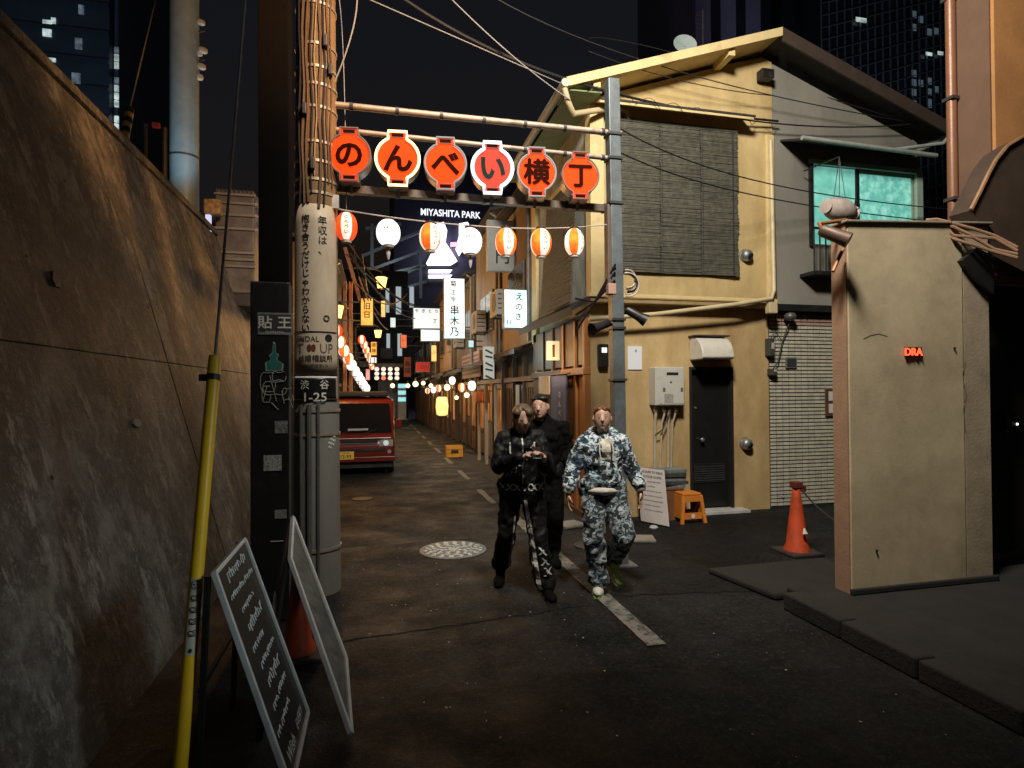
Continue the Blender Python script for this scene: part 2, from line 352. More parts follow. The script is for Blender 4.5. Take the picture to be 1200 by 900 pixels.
def slab3(b, y0, y1, z0, z1, th, out):
    f = [wp(y0, z0, out), wp(y1, z0, out), wp(y1, z1, out), wp(y0, z1, out)]
    b.prism(f, (-th, 0, 0))
for i in range(3):
    for j in range(2):
        b = B(); g = .005
        slab3(b, ys[i] + g, ys[i + 1] - g, zs[j] + (.002 if j else 0), zs[j + 1] - .002, .3, random.uniform(0, .008)); b.build('concrete_panel', wall_mat, wall, bevel=.008)
b = B(); slab3(b, ys[0], ys[-1], 0, 4.28, .5, -.03); b.build('backing', concrete_dk, wall)
for i in range(3):
    b = B(); g = .006; slab3(b, ys[i] + g, ys[i + 1] - g, 4.31, 4.42, .45, .035); b.build('coping', wall_mat, wall, bevel=.01)
hole = M('tie_hole', (.015, .014, .013), .9)
for (px, py) in [(75, 212), (152, 480), (173, 360), (30, 300), (240, 470), (60, 560), (262, 385)]:
    d = ray(px, py); n_ = V((1, 0, WS)); s_ = (V((WX, 0, 0)) - CP).dot(n_) / d.dot(n_); p = CP + d * s_ + n_ * .012
    b = B(); b.cyl(p - n_ * .03, p - n_ * .006, .015, n=10); b.build('tie_hole', hole, wall)
# a paler repair patch of mortar
mortar = M('mortar_patch', (.27, .255, .225), .9, 0, .3, 6, .6, 30, dirt=(.15, .14, .12), dscale=4)
for k, (y0, z0, wy, hz) in enumerate([(4.9, 1.55, .16, .07), (4.3, 2.5, .1, .12)]):
    P = [wp(y0 + wy * .5 * math.cos(a) * random.uniform(.6, 1.1), z0 + hz * .5 * math.sin(a) * random.uniform(.5, 1.1), .018) for a in [2 * math.pi * i / 14 for i in range(14)]]
    b = B(); b.prism(P, (-.02, 0, 0)); b.build('mortar_patch', mortar, wall)

# ================================================================== YELLOW HOUSE (gable end to the camera)
FY, UY, CX, SX = 7.56, 7.42, 2.89, 5.72           # lower facade, upper facade (jettied), alley-side wall, party line
zj = aY(800, 352, UY).z                            # underside of the upper storey
EZ, RZ = aY(668, 100, 7.05).z, aY(913, 40, 7.05).z  # eaves and ridge heights
RX, EXL, EXR = aY(913, 40, 7.05).x, aY(664, 95, 7.05).x, aY(1116, 150, 7.05).x
house = T('yellow_house', 'ochre plastered two-storey house with gable roof behind the gate post', 'house', (CX, FY, 0))
def zroof(x): return EZ + (RZ - EZ) * ((x - EXL) / (RX - EXL) if x < RX else (EXR - x) / (EXR - RX))
HB = 10.4
# lower wall: pieces round the door opening
dx0, dx1 = aY(808, 500, FY).x, aY(859, 500, FY).x; dz = aY(830, 430, FY).z
b = B(); b.box((CX, FY, 0), (dx0, FY + .2, zj)); b.box((dx1, FY, 0), (SX, FY + .2, zj)); b.box((dx0, FY + .001, dz), (dx1, FY + .199, zj)); b.build('lower_wall', plaster_tan, house)
# upper wall gable polygon with window opening closed by the blind
wx0, wx1 = aY(717, 240, UY).x, aY(861, 240, UY).x; wz0, wz1 = aY(800, 322, UY).z, aY(800, 152, UY).z
b = B()
b.prism([(CX, UY, zj), (wx0, UY, zj), (wx0, UY, zroof(wx0) - .1), (CX, UY, zroof(CX) - .1)], (0, .2, 0))
b.prism([(wx1, UY, zj), (SX, UY, zj), (SX, UY, zroof(SX) - .12), (RX, UY, RZ - .12), (wx1, UY, zroof(wx1) - .1)], (0, .2, 0))
b.prism([(wx0, UY + .001, zj), (wx1, UY + .001, zj), (wx1, UY + .001, wz0), (wx0, UY + .001, wz0)], (0, .198, 0))
b.prism([(wx0, UY + .001, wz1), (wx1, UY + .001, wz1), (wx1, UY + .001, zroof(wx1) - .1), (wx0, UY + .001, zroof(wx0) - .1)], (0, .198, 0))
b.build('upper_wall', plaster_y, house)
# alley-side wall
b = B(); b.box((CX + .002, FY + .2, 0), (CX + .2, HB, zj)); b.build('side_wall', plaster_tan, house)
b = B(); b.box((CX + .002, UY + .2, zj + .001), (CX + .2, HB, EZ)); b.build('side_wall', plaster_b, house)
b = B(); b.box((CX + .3, HB - .1, 0), (SX - .05, HB, EZ)); b.build('rear_wall', plaster_g, house)
# pilasters and painted corner boards
for px in (700,):
    x = aY(px, 250, UY - .05).x
    b = B(); b.box((CX - .05, UY - .06, zj + .02), (CX + .15, UY + .14, EZ - .02)); b.build('corner_board', trim_y, house, bevel=.008)
b = B(); b.box((CX - .06, HB - .3, zj - .4), (CX + .1, HB - .02, EZ - .1)); b.build('corner_board', trim_y, house, bevel=.008)
b = B(); b.box((SX - .14, UY - .05, zj + .05), (SX - .005, UY - .002, aY(905, 160, UY).z)); b.build('corner_board', trim_y, house, bevel=.008)
# jetty: bressummer and soffit
b = B(); b.box((CX - .06, UY - .05, zj - .07), (SX - .004, FY + .05, zj - .004)); b.build('jetty_beam', M('jetty_beam', (.3, .21, .10), .7, 0, .2), house, bevel=.008)
b = B(); b.box((CX - .09, UY - .08, zj + .001), (SX - .002, UY - .052, zj + .05)); b.build('drip_rail', trim_y, house, bevel=.006)
# roof: two slopes, boards at the verge, soffit
VY = 7.02                                          # verge overhang
tile_roof = M('roof_sheet', (.035, .034, .036), .6, .2, .3, 6, .2)
b = B(); th = .07
b.prism([(EXL, VY, EZ), (RX, VY, RZ), (RX, VY, RZ + th), (EXL, VY, EZ + th)], (0, HB + .3 - VY, 0)); rf = b.build('roof', tile_roof, house)
for k in range(9):                                 # battens of the metal roof
    xx = EXL + (RX - EXL) * (k + .5) / 9
    b = B(); b.bar((xx, VY + .02, zroof(xx) + th + .012), (xx, HB + .28, zroof(xx) + th + .012), .04, .03); b.build('roof_batten', tile_roof, rf)
bd = .11
b = B(); b.prism([(EXL - .02, VY - .03, EZ - bd + .06), (RX + .02, VY - .03, RZ - bd + .06), (RX + .02, VY - .03, RZ + .075), (EXL - .02, VY - .03, EZ + .075)], (0, .028, 0)); b.build('verge_board', trim_y, house, bevel=.006)
b = B(); b.prism([(EXL + .02, VY + .01, EZ - .035), (RX, VY + .01, RZ - .035), (RX, VY + .01, RZ - .004), (EXL + .02, VY + .01, EZ - .004)], (0, UY + .1 - VY, 0)); b.build('soffit', trim_y, house)
for x in (EXL + .42, RX - .75, ): b = B(); b.box((x - .05, VY + .03, zroof(x) - .14), (x + .05, UY + .03, zroof(x) - .03)); b.build('purlin_end', trim_y, house, bevel=.006)
# eaves gutter along the alley, with a green soffit
b = B(); b.prism([(EXL + .04, VY + .04, EZ - .04), (CX, VY + .04, EZ - .03), (CX, VY + .04, EZ - .05), (EXL + .04, VY + .04, EZ - .06)], (0, HB - VY, 0)); b.build('eaves_soffit', M('green_paint', (.16, .21, .10), .7, 0, .2), house)
b = B(); b.tube([(EXL - .04, VY - .05, EZ - .01), (EXL - .04, HB + .2, EZ - .01)], .055, 12); b.build('gutter', M('grey_gutter', (.35, .36, .33), .5, 0, .15), house, smooth=True)
# downpipe: elbow at the eaves then across the facade
pipe_m = M('cream_pipe', (.55, .46, .28), .45, 0, .12, 6, .05)
b = B(); b.tube([(EXL - .04, VY + .0, EZ - .06), (EXL + .02, VY + .03, EZ - .22), (EXL + .12, VY + .1, EZ - .33), aY(722, 126, UY - .07), aY(735, 131, UY - .05), aY(736, 140, UY - .03)], .038, 10); b.build('downpipe', pipe_m, house, smooth=True)
b = B(); b.tube([aY(903, 165, UY - .07), aY(907, 340, UY - .1)] + [aY(904, 350, UY - .12), aY(860, 357, UY - .14), aY(770, 368, UY - .1), aY(690, 374, UY - .08)], .032, 10); b.build('downpipe', pipe_m, house, smooth=True)
b = B(); p = aY(904, 361, UY - .1); b.cbox(p, (.14, .1, .16)); b.build('drain_hopper', pipe_m, house, bevel=.01)
# canopy board above the big window
b = B(); p0 = aY(712, 128, UY - .22); p1 = aY(872, 156, UY - .22)
b.prism([(wx0 - .28, UY - .01, wz1 + .23), (wx1 + .12, UY - .01, wz1 + .23), (wx1 + .12, UY - .30, wz1 + .10), (wx0 - .28, UY - .30, wz1 + .10)], (0, 0, .035)); b.build('window_canopy', trim_y, house, bevel=.006)
b = B(); b.box((wx0 - .28, UY - .31, wz1 + .138), (wx1 + .14, UY - .285, wz1 + .165)); b.build('canopy_flashing', dark_metal, house)
# bamboo blind: hundreds of thin rods, three hanging panels
blind_m = M('bamboo_blind', (.085, .082, .062), .75, 0, .45, 14, .2)
b = B(); nsl = 120
xs_ = [wx0 - .04, wx0 + (wx1 - wx0) * .37, wx0 + (wx1 - wx0) * .70, wx1 + .02]
for c in range(3):
    for k in range(nsl):
        z = wz0 + (wz1 - wz0 + .06) * (k + .5) / nsl
        y0 = UY - .05 + random.uniform(-.006, .006) + .012 * math.sin(k * .21 + c); y1 = UY - .05 + random.uniform(-.006, .006) + .012 * math.sin(k * .17 + 2 * c)
        b.bar((xs_[c] + random.uniform(-.012, .008), y0, z + random.uniform(-.004, .004)), (xs_[c + 1] + random.uniform(-.01, .01), y1, z + random.uniform(-.004, .004)), .013, .014)
bl = b.build('window_blind', blind_m, house); bl['kind'] = 'stuff'
b = B()
for c in range(1, 3):
    for dx in (-.02, .02): b.bar((xs_[c] + dx, UY - .072, wz0), (xs_[c] + dx, UY - .072, wz1), .006, .004)
b.bar((wx1 - .07, UY - .072, wz0), (wx1 - .07, UY - .072, wz1), .02, .006); b.build('blind_cord', dark_metal, house)
b = B(); b.box((wx0, UY + .1, wz0), (wx1, UY + .12, wz1)); b.build('window', M('dark_glass', (.01, .012, .012), .15), house)
# alley-side window with its hanging blind
b = B(); y0, y1, z0_, z1_ = UY + .42, UY + 1.95, aX(690, 330, CX).z - .25, aX(650, 235, CX).z
for k in range(90):
    z = z0_ + (z1_ - z0_) * (k + .5) / 90
    f = .14 * (1 - k / 90)
    b.bar((CX - .05 - f + random.uniform(-.005, .005), y0 + random.uniform(-.01, .01), z), (CX - .05 - f, y1 + random.uniform(-.01, .01), z), .018, .015)
bl = b.build('window_blind', blind_m, house); bl['kind'] = 'stuff'
b = B(); b.box((CX - .04, y0 - .1, z1_ + .02), (CX + .01, y1 + .1, z1_ + .1)); b.build('window_head', trim_y, house, bevel=.005)
# black back door: frame, two panels, knob, lower louvre, step
dr = B().box((dx0 + .035, FY + .07, .06), (dx1 - .035, FY + .11, dz - .04)).build('door', M('black_door', (.009, .009, .009), .42, 0, .2, 6, .05), house, bevel=.004)
b = B(); b.box((dx0 + .001, FY - .02, .05), (dx0 + .034, FY + .12, dz - .001)); b.box((dx1 - .034, FY - .02, .05), (dx1 - .001, FY + .12, dz - .001)); b.box((dx0 + .035, FY - .018, dz - .037), (dx1 - .035, FY + .12, dz - .002)); b.build('door_frame', M('door_frame', (.02, .018, .016), .5), house)
b = B(); b.box((dx0 + .10, FY + .058, .42), (dx1 - .10, FY + .072, .70)); b.build('lower_panel', black_metal, dr, bevel=.004)
for k in range(7): b = B(); b.box((dx0 + .11, FY + .05, .45 + k * .033), (dx1 - .11, FY + .06, .465 + k * .033)); b.build('louvre_slat', dark_metal, dr)
p = aY(821, 515, FY + .06); b = B(); b.lathe([(.0, 0), (.016, .0), (.016, .03), (.03, .045), (.032, .06), (.02, .075), (.0, .078)], p, 14, ax=(0, -1, 0)); b.build('door_knob', steel, dr, smooth=True)
p = aY(815, 478, FY + .062); b = B(); b.lathe([(.0, 0), (.018, .0), (.015, .012), (.0, .013)], p, 12, ax=(0, -1, 0)); b.build('door_lock', steel, dr)
b = B(); b.box((dx0 - .05, FY - .2, .004), (dx1 + .14, FY + .06, .05)); b.build('door_step', M('pale_step', (.45, .46, .44), .6, 0, .2), house, bevel=.006)
# arched stain panel over the door and the pale vent cowl
cw = M('cowl_enamel', (.62, .6, .54), .4, 0, .12, 4, .05, dirt=(.32, .25, .16), dscale=4, dthr=.6)
cx0, cx1 = aY(808, 410, FY).x, aY(844, 410, FY).x; cz0, cz1 = aY(826, 424, FY).z + .02, aY(826, 396, FY).z
b = B()
pr = [(FY - .002, cz0), (FY - .32, cz0), (FY - .35, cz0 + .03)] + [(FY - .35 + .27 * (1 - math.cos(a)), cz0 + .03 + (cz1 - cz0 - .03) * math.sin(a)) for a in [math.pi / 2 * i / 6 for i in range(1, 7)]] + [(FY - .002, cz1)]
b.prism([(cx0, y, z) for y, z in pr], (cx1 - cx0, 0, 0)); cowl = b.build('vent_cowl', cw, house, bevel=.012, smooth=True)
b = B(); b.box((cx0 + .03, FY - .30, cz0 - .012), (cx1 - .03, FY - .02, cz0 - .002)); b.build('cowl_grille', black_metal, cowl)
b = B(); b.box((cx0 - .02, FY - .2, cz1 + .004), (cx1 + .03, FY + .0, cz1 + .025)); b.build('cowl_flashing', dark_metal, cowl)
# round exhaust caps
def cap(parent, p, r, name='exhaust_cap', mat=None):
    b = B(); b.lathe([(r * 1.15, 0), (r * 1.15, .012), (r, .014), (r, .05), (r * .9, .085), (r * .6, .11), (0.001, .118)], p, 18, ax=(0, -1, 0)); o = b.build(name, mat or steel, parent, smooth=True)
    b = B(); b.lathe([(r * .55, 0), (r * .62, .02), (r * .3, .035), (.001, .04)], V(p) + V((r * .22, -.085, -r * .25)), 14, ax=V((.35, -1, -.5)).normalized()); b.build('cap_mouth', black_metal, o, smooth=True)
cap(house, aY(873, 300, UY), .085); cap(house, aY(873, 520, FY), .085)
# ---- alley front of the house: wooden bar front under a dark pent roof
EVX = 2.60; ez0 = aX(690, 380, EVX).z
pent = M('pent_roof_sheet', (.010, .0095, .010), .8, 0, .3, 6, .2)
b = B(); b.prism([(CX, FY - .1, zj + .05), (EVX, FY - .1, zj - .13), (EVX, FY - .1, zj - .18), (CX, FY - .1, zj - .03)], (0, HB - FY + .1, 0)); b.build('pent_roof', pent, house)
b = B(); b.box((EVX - .012, FY - .1, zj - .24), (EVX - .001, HB, zj - .12)); b.build('pent_fascia', pent, house)
yb = [FY - .02, FY + .36, FY + .9, FY + 1.45, FY + 2.0, HB - .05]
for i in range(5):                                  # posts and boarded bays; shade on the far bays put into darker wood
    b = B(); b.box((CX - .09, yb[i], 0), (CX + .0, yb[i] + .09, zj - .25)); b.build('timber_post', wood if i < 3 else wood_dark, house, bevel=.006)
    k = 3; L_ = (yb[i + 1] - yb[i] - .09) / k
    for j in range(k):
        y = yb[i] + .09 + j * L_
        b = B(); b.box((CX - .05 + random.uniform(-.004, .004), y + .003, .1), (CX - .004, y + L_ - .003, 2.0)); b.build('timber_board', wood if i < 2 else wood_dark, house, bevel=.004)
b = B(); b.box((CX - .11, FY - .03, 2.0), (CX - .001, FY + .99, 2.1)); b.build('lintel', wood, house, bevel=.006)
b = B(); b.box((CX - .11, FY + 1.0, 2.0), (CX - .001, HB - .1, 2.1)); b.build('lintel', wood_dark, house, bevel=.006)  # darker over the far bays, shade put into the wood colour
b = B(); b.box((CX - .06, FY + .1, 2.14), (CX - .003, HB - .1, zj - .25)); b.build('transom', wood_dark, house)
b = B(); b.box((CX - .10, FY - .01, .0), (CX - .001, HB - .1, .09)); b.build('plinth', wood_mid, house, bevel=.004)

# ================================================================== GREY HALF OF THE GABLE (tiled ground floor)
gh = T('grey_house', 'dark grey house half with tiled ground floor and lit teal window', 'house', (SX, FY, 0))
GXR = 8.3
b = B(); zt = aY(940, 372, FY).z
b.box((SX + .002, FY + .012, 0), (GXR, FY + .2, zj - .05)); b.build('lower_wall', M('tile_grout', (.018, .017, .015), .95), gh)
tx0, tx1, tz0, tz1 = aY(952, 230, UY).x, aY(1077, 230, UY).x, aY(1010, 262, UY).z - .35, aY(1010, 198, UY).z
b = B()
b.prism([(SX + .002, UY + .02, zj), (tx0, UY + .02, zj), (tx0, UY + .02, zroof(tx0) - .12), (SX + .002, UY + .02, zroof(SX) - .12)], (0, .2, 0))
b.prism([(tx1, UY + .02, zj), (GXR, UY + .02, zj), (GXR, UY + .02, zroof(GXR) - .1), (tx1, UY + .02, zroof(tx1) - .12)], (0, .2, 0))
b.box((tx0, UY + .021, zj), (tx1, UY + .219, tz0)); b.prism([(tx0, UY + .021, tz1), (tx1, UY + .021, tz1), (tx1, UY + .021, zroof(tx1) - .12), (tx0, UY + .021, zroof(tx0) - .12)], (0, .198, 0))
b.build('upper_wall', plaster_g, gh)
b = B(); b.box((GXR - .2, FY + .21, 0), (GXR, 12, EZ - .1)); b.build('side_wall', plaster_g, gh)
b = B(); b.box((SX + .002, UY + .0, zj - .1), (GXR, FY + .1, zj - .005)); b.build('jetty_beam', black_metal, gh)
b = B(); b.prism([(RX, VY + .01, RZ), (EXR, VY + .01, EZ), (EXR, VY + .01, EZ + .07), (RX, VY + .01, RZ + .07)], (0, HB + .3 - VY, 0)); b.build('roof', tile_roof, gh)
b = B(); b.prism([(RX + .03, VY - .02, RZ - .12), (EXR + .02, VY - .02, EZ - .12), (EXR + .02, VY - .02, EZ + .075), (RX + .03, VY - .02, RZ + .075)], (0, .028, 0)); b.build('verge_board', M('brown_board', (.05, .035, .028), .6), gh)
b = B(); b.tube([(EXR + .05, VY, EZ - .03), (EXR + .05, HB, EZ - .03)], .05, 10); b.build('gutter', M('pale_gutter', (.3, .33, .31), .5), gh, smooth=True)
# tiles: rows of small rectangular tiles, real joints
tm = [M('wall_tile%d' % i, c, .38, 0, .2, 9, .08) for i, c in enumerate([(.50, .48, .39), (.46, .44, .36), (.53, .505, .42)])]
pm = M('pink_tile', (.40, .27, .22), .4, 0, .2, 9, .08)
tw, thh = .112, .0565; ncol = int(1.9 / tw); rows = int((zj - .12) / thh); cnt = 0; small = B(); 
for r_ in range(rows):
    for c in range(ncol):
        x = SX + .012 + c * tw; z = .03 + r_ * thh
        small.box((x + .008, FY - .004 + random.uniform(0, .002), z + .0085), (x + tw - .008, FY + .0125, z + thh - .0085), 3 if r_ > rows - 4 else random.choice((0, 0, 1, 2)))
o = small.build('wall_tiles', tm + [pm], gh); o['kind'] = 'stuff'
# lit window: frame, sashes, pebbled panes with the light of the room behind
glow = EN('teal_pane', (.10, .38, .32), (.22, .58, .50), .62, 3, .35, .62)
gl2 = EN('teal_pane_rippled', (.11, .42, .36), (.28, .66, .58), .62, 9, .42, .66)
fr = M('teal_frame', (.30, .42, .36), .45, 0, .1)
wn = B().box((tx0 - .05, UY - .03, tz1 - .0), (tx1 + .05, UY + .12, tz1 + .07)).build('window', fr, gh, bevel=.006)
b = B(); b.box((tx0 - .05, UY - .03, tz0 - .05), (tx0 + .0, UY + .1, tz1 - .002)); b.build('jamb', black_metal, wn)
b = B(); b.box((tx1 - .07, UY - .03, tz0 - .05), (tx1 + .05, UY + .1, tz1 - .002)); b.build('jamb', fr, wn, bevel=.005)
xm = aY(1007, 230, UY).x
b = B(); b.box((xm - .035, UY + .02, tz0), (xm + .025, UY + .07, tz1 - .002)); b.build('mullion', black_metal, wn)
b = B(); b.box((tx0 + .0, UY + .045, tz0), (xm - .036, UY + .055, tz1 - .002)); b.build('pane', glow, wn)
b = B(); b.box((xm + .026, UY + .045, tz0), (tx1 - .071, UY + .055, tz1 - .002)); b.build('pane', gl2, wn)
b = B(); b.box((xm + .026, UY + .03, tz1 - .06), (tx1 - .071, UY + .044, tz1 - .003)); b.build('sash_rail', fr, wn)
b = B(); b.box((tx1 - .115, UY + .028, tz0), (tx1 - .08, UY + .044, tz1 - .061)); b.build('sash_stile', fr, wn)
# window canopy and gutters
c0, c1 = aY(940, 178, UY - .4), aY(1113, 196, UY - .4)
b = B(); zc = c1.z + .16
b.prism([(aY(915, 170, UY).x, UY + .015, zc + .16), (8.25, UY + .015, zc + .16), (8.25, UY - .42, zc), (aY(915, 170, UY).x, UY - .42, zc)], (0, 0, .03)); b.build('window_canopy', M('dark_canopy', (.03, .032, .03), .5), gh)
b = B(); b.tube([(aY(940, 170, UY - .45).x, UY - .45, zc + .02), (8.2, UY - .45, zc - .03)], .032, 10); b.build('canopy_gutter', M('pale_gutter', (.3, .33, .31)), gh, smooth=True)
b = B(); b.tube([aY(1050, 175, UY - .1), aY(1105, 168, UY - .3), aY(1112, 160, UY - .35), aY(1114, 150, UY - .35)], .028, 8); b.build('drain_pipe', M('pale_gutter', (.3, .33, .31)), gh, smooth=True)
# balcony grille
bx0, bx1 = aY(952, 290, UY - .25).x, aY(980, 290, UY - .25).x; bz0, bz1 = aY(965, 322, UY - .25).z, aY(965, 268, UY - .25).z
gr = B().box((bx0, UY - .28, bz0), (bx1 + .8, UY + .015, bz0 + .05)).build('balcony_grille', black_metal, gh)
b = B(); b.bar((bx0, UY - .26, bz1), (bx1 + .8, UY - .26, bz1), .03, .03); b.build('top_rail', black_metal, gr)
for k in range(9): b = B(); b.bar((bx0 + .02 + k * .1, UY - .26, bz0 + .05), (bx0 + .02 + k * .1, UY - .26, bz1 - .015), .016, .016); b.build('baluster', dark_metal, gr)
# small fittings on the tiles
b = B(); p = aY(927, 425, FY - .02); b.cbox(p, (.19, .02, .16)); o = b.build('access_plate', M('plate_grey', (.12, .14, .12), .5), gh, bevel=.004)
b = B(); b.cbox(p + V((0, -.012, 0)), (.15, .008, .12)); b.build('plate_inset', dark_metal, o)
# ================================================================== GATE: utility pole, post, bars, lantern signs
PX, PY_ = -.515, 5.49                               # concrete utility pole
def pole_r(z): return .205 - .0065 * z
pole = T('utility_pole', 'tall concrete utility pole with cream notice wrap and black address plate', 'pole', (PX, PY_, 0))
pc = M('pole_concrete', (.25, .25, .235), .8, 0, .2, 4, .25, 50, dirt=(.14, .135, .12), dscale=2, dthr=.58, streak=3)
pu = M('pole_brown_lit_orange', (.27, .165, .075), .8, 0, .35, 5, .4, 40, dirt=(.13, .09, .05), dscale=2.5, dthr=.52, streak=2)  # brown upper shaft, with the lamp's orange glow put into its colour
ad_z0, ad_z1 = aY(366, 470, PY_).z, aY(366, 246, PY_).z
b = B(); b.tube([(PX, PY_, 0), (PX, PY_, ad_z0)], [pole_r(0), pole_r(ad_z0)], 40); b.build('shaft', pc, pole, smooth=True)
b = B(); b.tube([(PX, PY_, ad_z0), (PX, PY_, 7.5), (PX, PY_, 12.5)], [pole_r(ad_z0) - .001, pole_r(7.5), pole_r(12.5)], 40); b.build('upper_shaft', pu, pole, smooth=True)
cdir = math.atan2(-PY_, -PX)                        # bearing from the pole to the eye
def onpole(x, z, r=None, off=0.):
    rr = (pole_r(z) if r is None else r) + off; a = cdir + x / rr
    return V((PX + rr * math.cos(a), PY_ + rr * math.sin(a), z))
def wrap(name, x0, x1, z0, z1, off, mat, parent, round_=0.):
    b = B(); n = 24; vs = []; k = 10
    for j in range(k + 1):
        z = z0 + (z1 - z0) * j / k
        t_ = min(z1 - z, .12); ins = round_ * (1 - math.sqrt(max(0, 1 - (1 - min(1, t_ / .1)) ** 2))) if round_ else 0
        for i in range(n + 1): vs.append(onpole((x0 + ins) + (x1 - x0 - 2 * ins) * i / n, z, None, off))
    b.add(vs, [(j * (n + 1) + i, j * (n + 1) + i + 1, (j + 1) * (n + 1) + i + 1, (j + 1) * (n + 1) + i) for j in range(k) for i in range(n)])
    o = b.build(name, mat, parent, smooth=True); md = o.modifiers.new('sol', 'SOLIDIFY'); md.thickness = .004; md.offset = 0; return o
cream = M('cream_sheet', (.60, .50, .38), .5, 0, .12, 4, .05, dirt=(.40, .30, .2), dscale=2.5, dthr=.62, streak=3)
zA = aY(366, 440, PY_).z; zB = aY(366, 392, PY_).z
ad = wrap('notice_wrap', -.235, .21, zA, ad_z1, .008, cream, pole, .06)
def polemap(x0, z0): return lambda x, y: onpole(x0 + x, z0 + y, None, .0135)
zt_ = aY(366, 263, PY_).z
b = B(); vtxt(b, '年収は、', (0, 0, 0), .082, .088, mapper=polemap(.052, zt_ - .01), bold=.012); b.build('lettering', ink, ad)
b = B(); vtxt(b, '抱き合うだけじゃわからない。', (0, 0, 0), .079, .0795, mapper=polemap(-.095, zt_ + .0), bold=.012); b.build('lettering', ink, ad)
b = B()
for i in range(24):
    b.add([onpole(-.225 + .425 * i / 24, zB, None, .0135), onpole(-.225 + .425 * (i + 1) / 24, zB, None, .0135), onpole(-.225 + .425 * (i + 1) / 24, zB + .012, None, .0135), onpole(-.225 + .425 * i / 24, zB + .012, None, .0135)], [(0, 1, 2, 3)])
txt(b, 'BRIDAL', (0, 0, 0), .068, mapper=polemap(-.085, zB - .055), sx=.95)
txt(b, '結婚相談所', (0, 0, 0), .062, mapper=polemap(-.01, zB - .225), bold=.012); txt(b, '●', (0, 0, 0), .09, mapper=polemap(.105, zB - .045))
txt(b, '渋谷駅徒歩1分', (0, 0, 0), .034, mapper=polemap(-.01, zB - .29))
txt(b, '◎', (0, 0, 0), .075, mapper=polemap(.085, zB + .125)); b.build('lettering', ink, ad)
gk = M('grey_ink', (.12, .11, .1), .6); b = B(); txt(b, 'T', (0, 0, 0), .12, mapper=polemap(-.15, zB - .135)); txt(b, 'UP', (0, 0, 0), .12, mapper=polemap(.085, zB - .135), sx=.85); b.build('lettering', gk, ad)
b = B(); 
for s_ in (-1, 1): txt(b, '●', (0, 0, 0), .085, mapper=polemap(-.045 + s_ * .018, zB - .135), sx=.6)
b.build('emblem', M('emblem_brown', (.12, .03, .015), .6), ad)
pl = wrap('address_plate', -.235, .205, ad_z0 + .01, zA - .012, .010, white_ink, pole)
wrap('plate_field', -.222, .192, ad_z0 + .024, zA - .026, .0135, M('plate_black', (.012, .012, .013), .35), pl)
b = B(); txt(b, '渋', (0, 0, 0), .085, mapper=lambda x, y: onpole(-.105 + x, zA - .085 + y, None, .0175), bold=.012); txt(b, '谷', (0, 0, 0), .085, mapper=lambda x, y: onpole(.065 + x, zA - .085 + y, None, .0175), bold=.012)
txt(b, '1-25', (0, 0, 0), .105, mapper=lambda x, y: onpole(-.02 + x, zA - .19 + y, None, .0175), bold=.012, sx=1.15); b.build('lettering', white_ink, pl)
band = M('band_steel', (.5, .45, .36), .45, .6, .2)
for py in (15, 62, 88, 108, 134, 174, 196, 217, 232, 481, 508, 640):
    z = aY(366, py, PY_).z; b = B(); b.tube([(PX, PY_, z - .012), (PX, PY_, z + .012)], pole_r(z) + .009, 32); b.build('strap', band, pole, smooth=True)
for k in range(3):                                   # conduits strapped to the lower shaft
    x = -.14 + .075 * k; z1 = ad_z0 - .03
    b = B(); b.tube([onpole(x, .0, None, .012), onpole(x, z1, None, .012)], .02 if k % 2 else .014, 8); b.build('conduit', M('conduit_grey', (.10, .10, .098), .6, 0, .3), pole, smooth=True)
for k in range(9):                                   # loose cables up the shaft
    z0 = ad_z1 - .05 + random.uniform(0, .3); pts = [onpole(-.15 + .036 * k + .012 * math.sin(i * 1.7 + k), z0 + i * .26, None, .012) for i in range(13)]
    b = B(); b.tube(pts, random.choice((.007, .009, .013)), 6); b.build('cable', random.choice((black_metal, M('cable_cream', (.34, .25, .15), .6), M('cable_brown', (.12, .07, .035), .6))), pole, smooth=True)
for (x, py) in ((-.1, 140), (.08, 60), (-.03, 202), (.13, 90)):
    z = aY(366, py, PY_).z; b = B(); b.cbox(onpole(x, z, None, .03), (.035, .06, .1)); b.build('clamp', dark_metal, pole, bevel=.006)
z = aY(385, 240, PY_).z; b = B(); b.cbox(onpole(.19, z, None, .015), (.06, .03, .12)); b.build('tag_plate', white_paint, pole)
# chequered sticker on the lower shaft
b = B()
for i in range(5):
    for j in range(5):
        x = .10 + .016 * i; z = aY(390, 521, PY_).z + .018 * (j - 2) + i * .012
        if (i + j) % 2: b.add([onpole(x, z, None, .006), onpole(x + .016, z + .012, None, .006), onpole(x + .016, z + .03, None, .006), onpole(x, z + .018, None, .006)], [(0, 1, 2, 3)])
b.build('sticker', white_ink, pole)
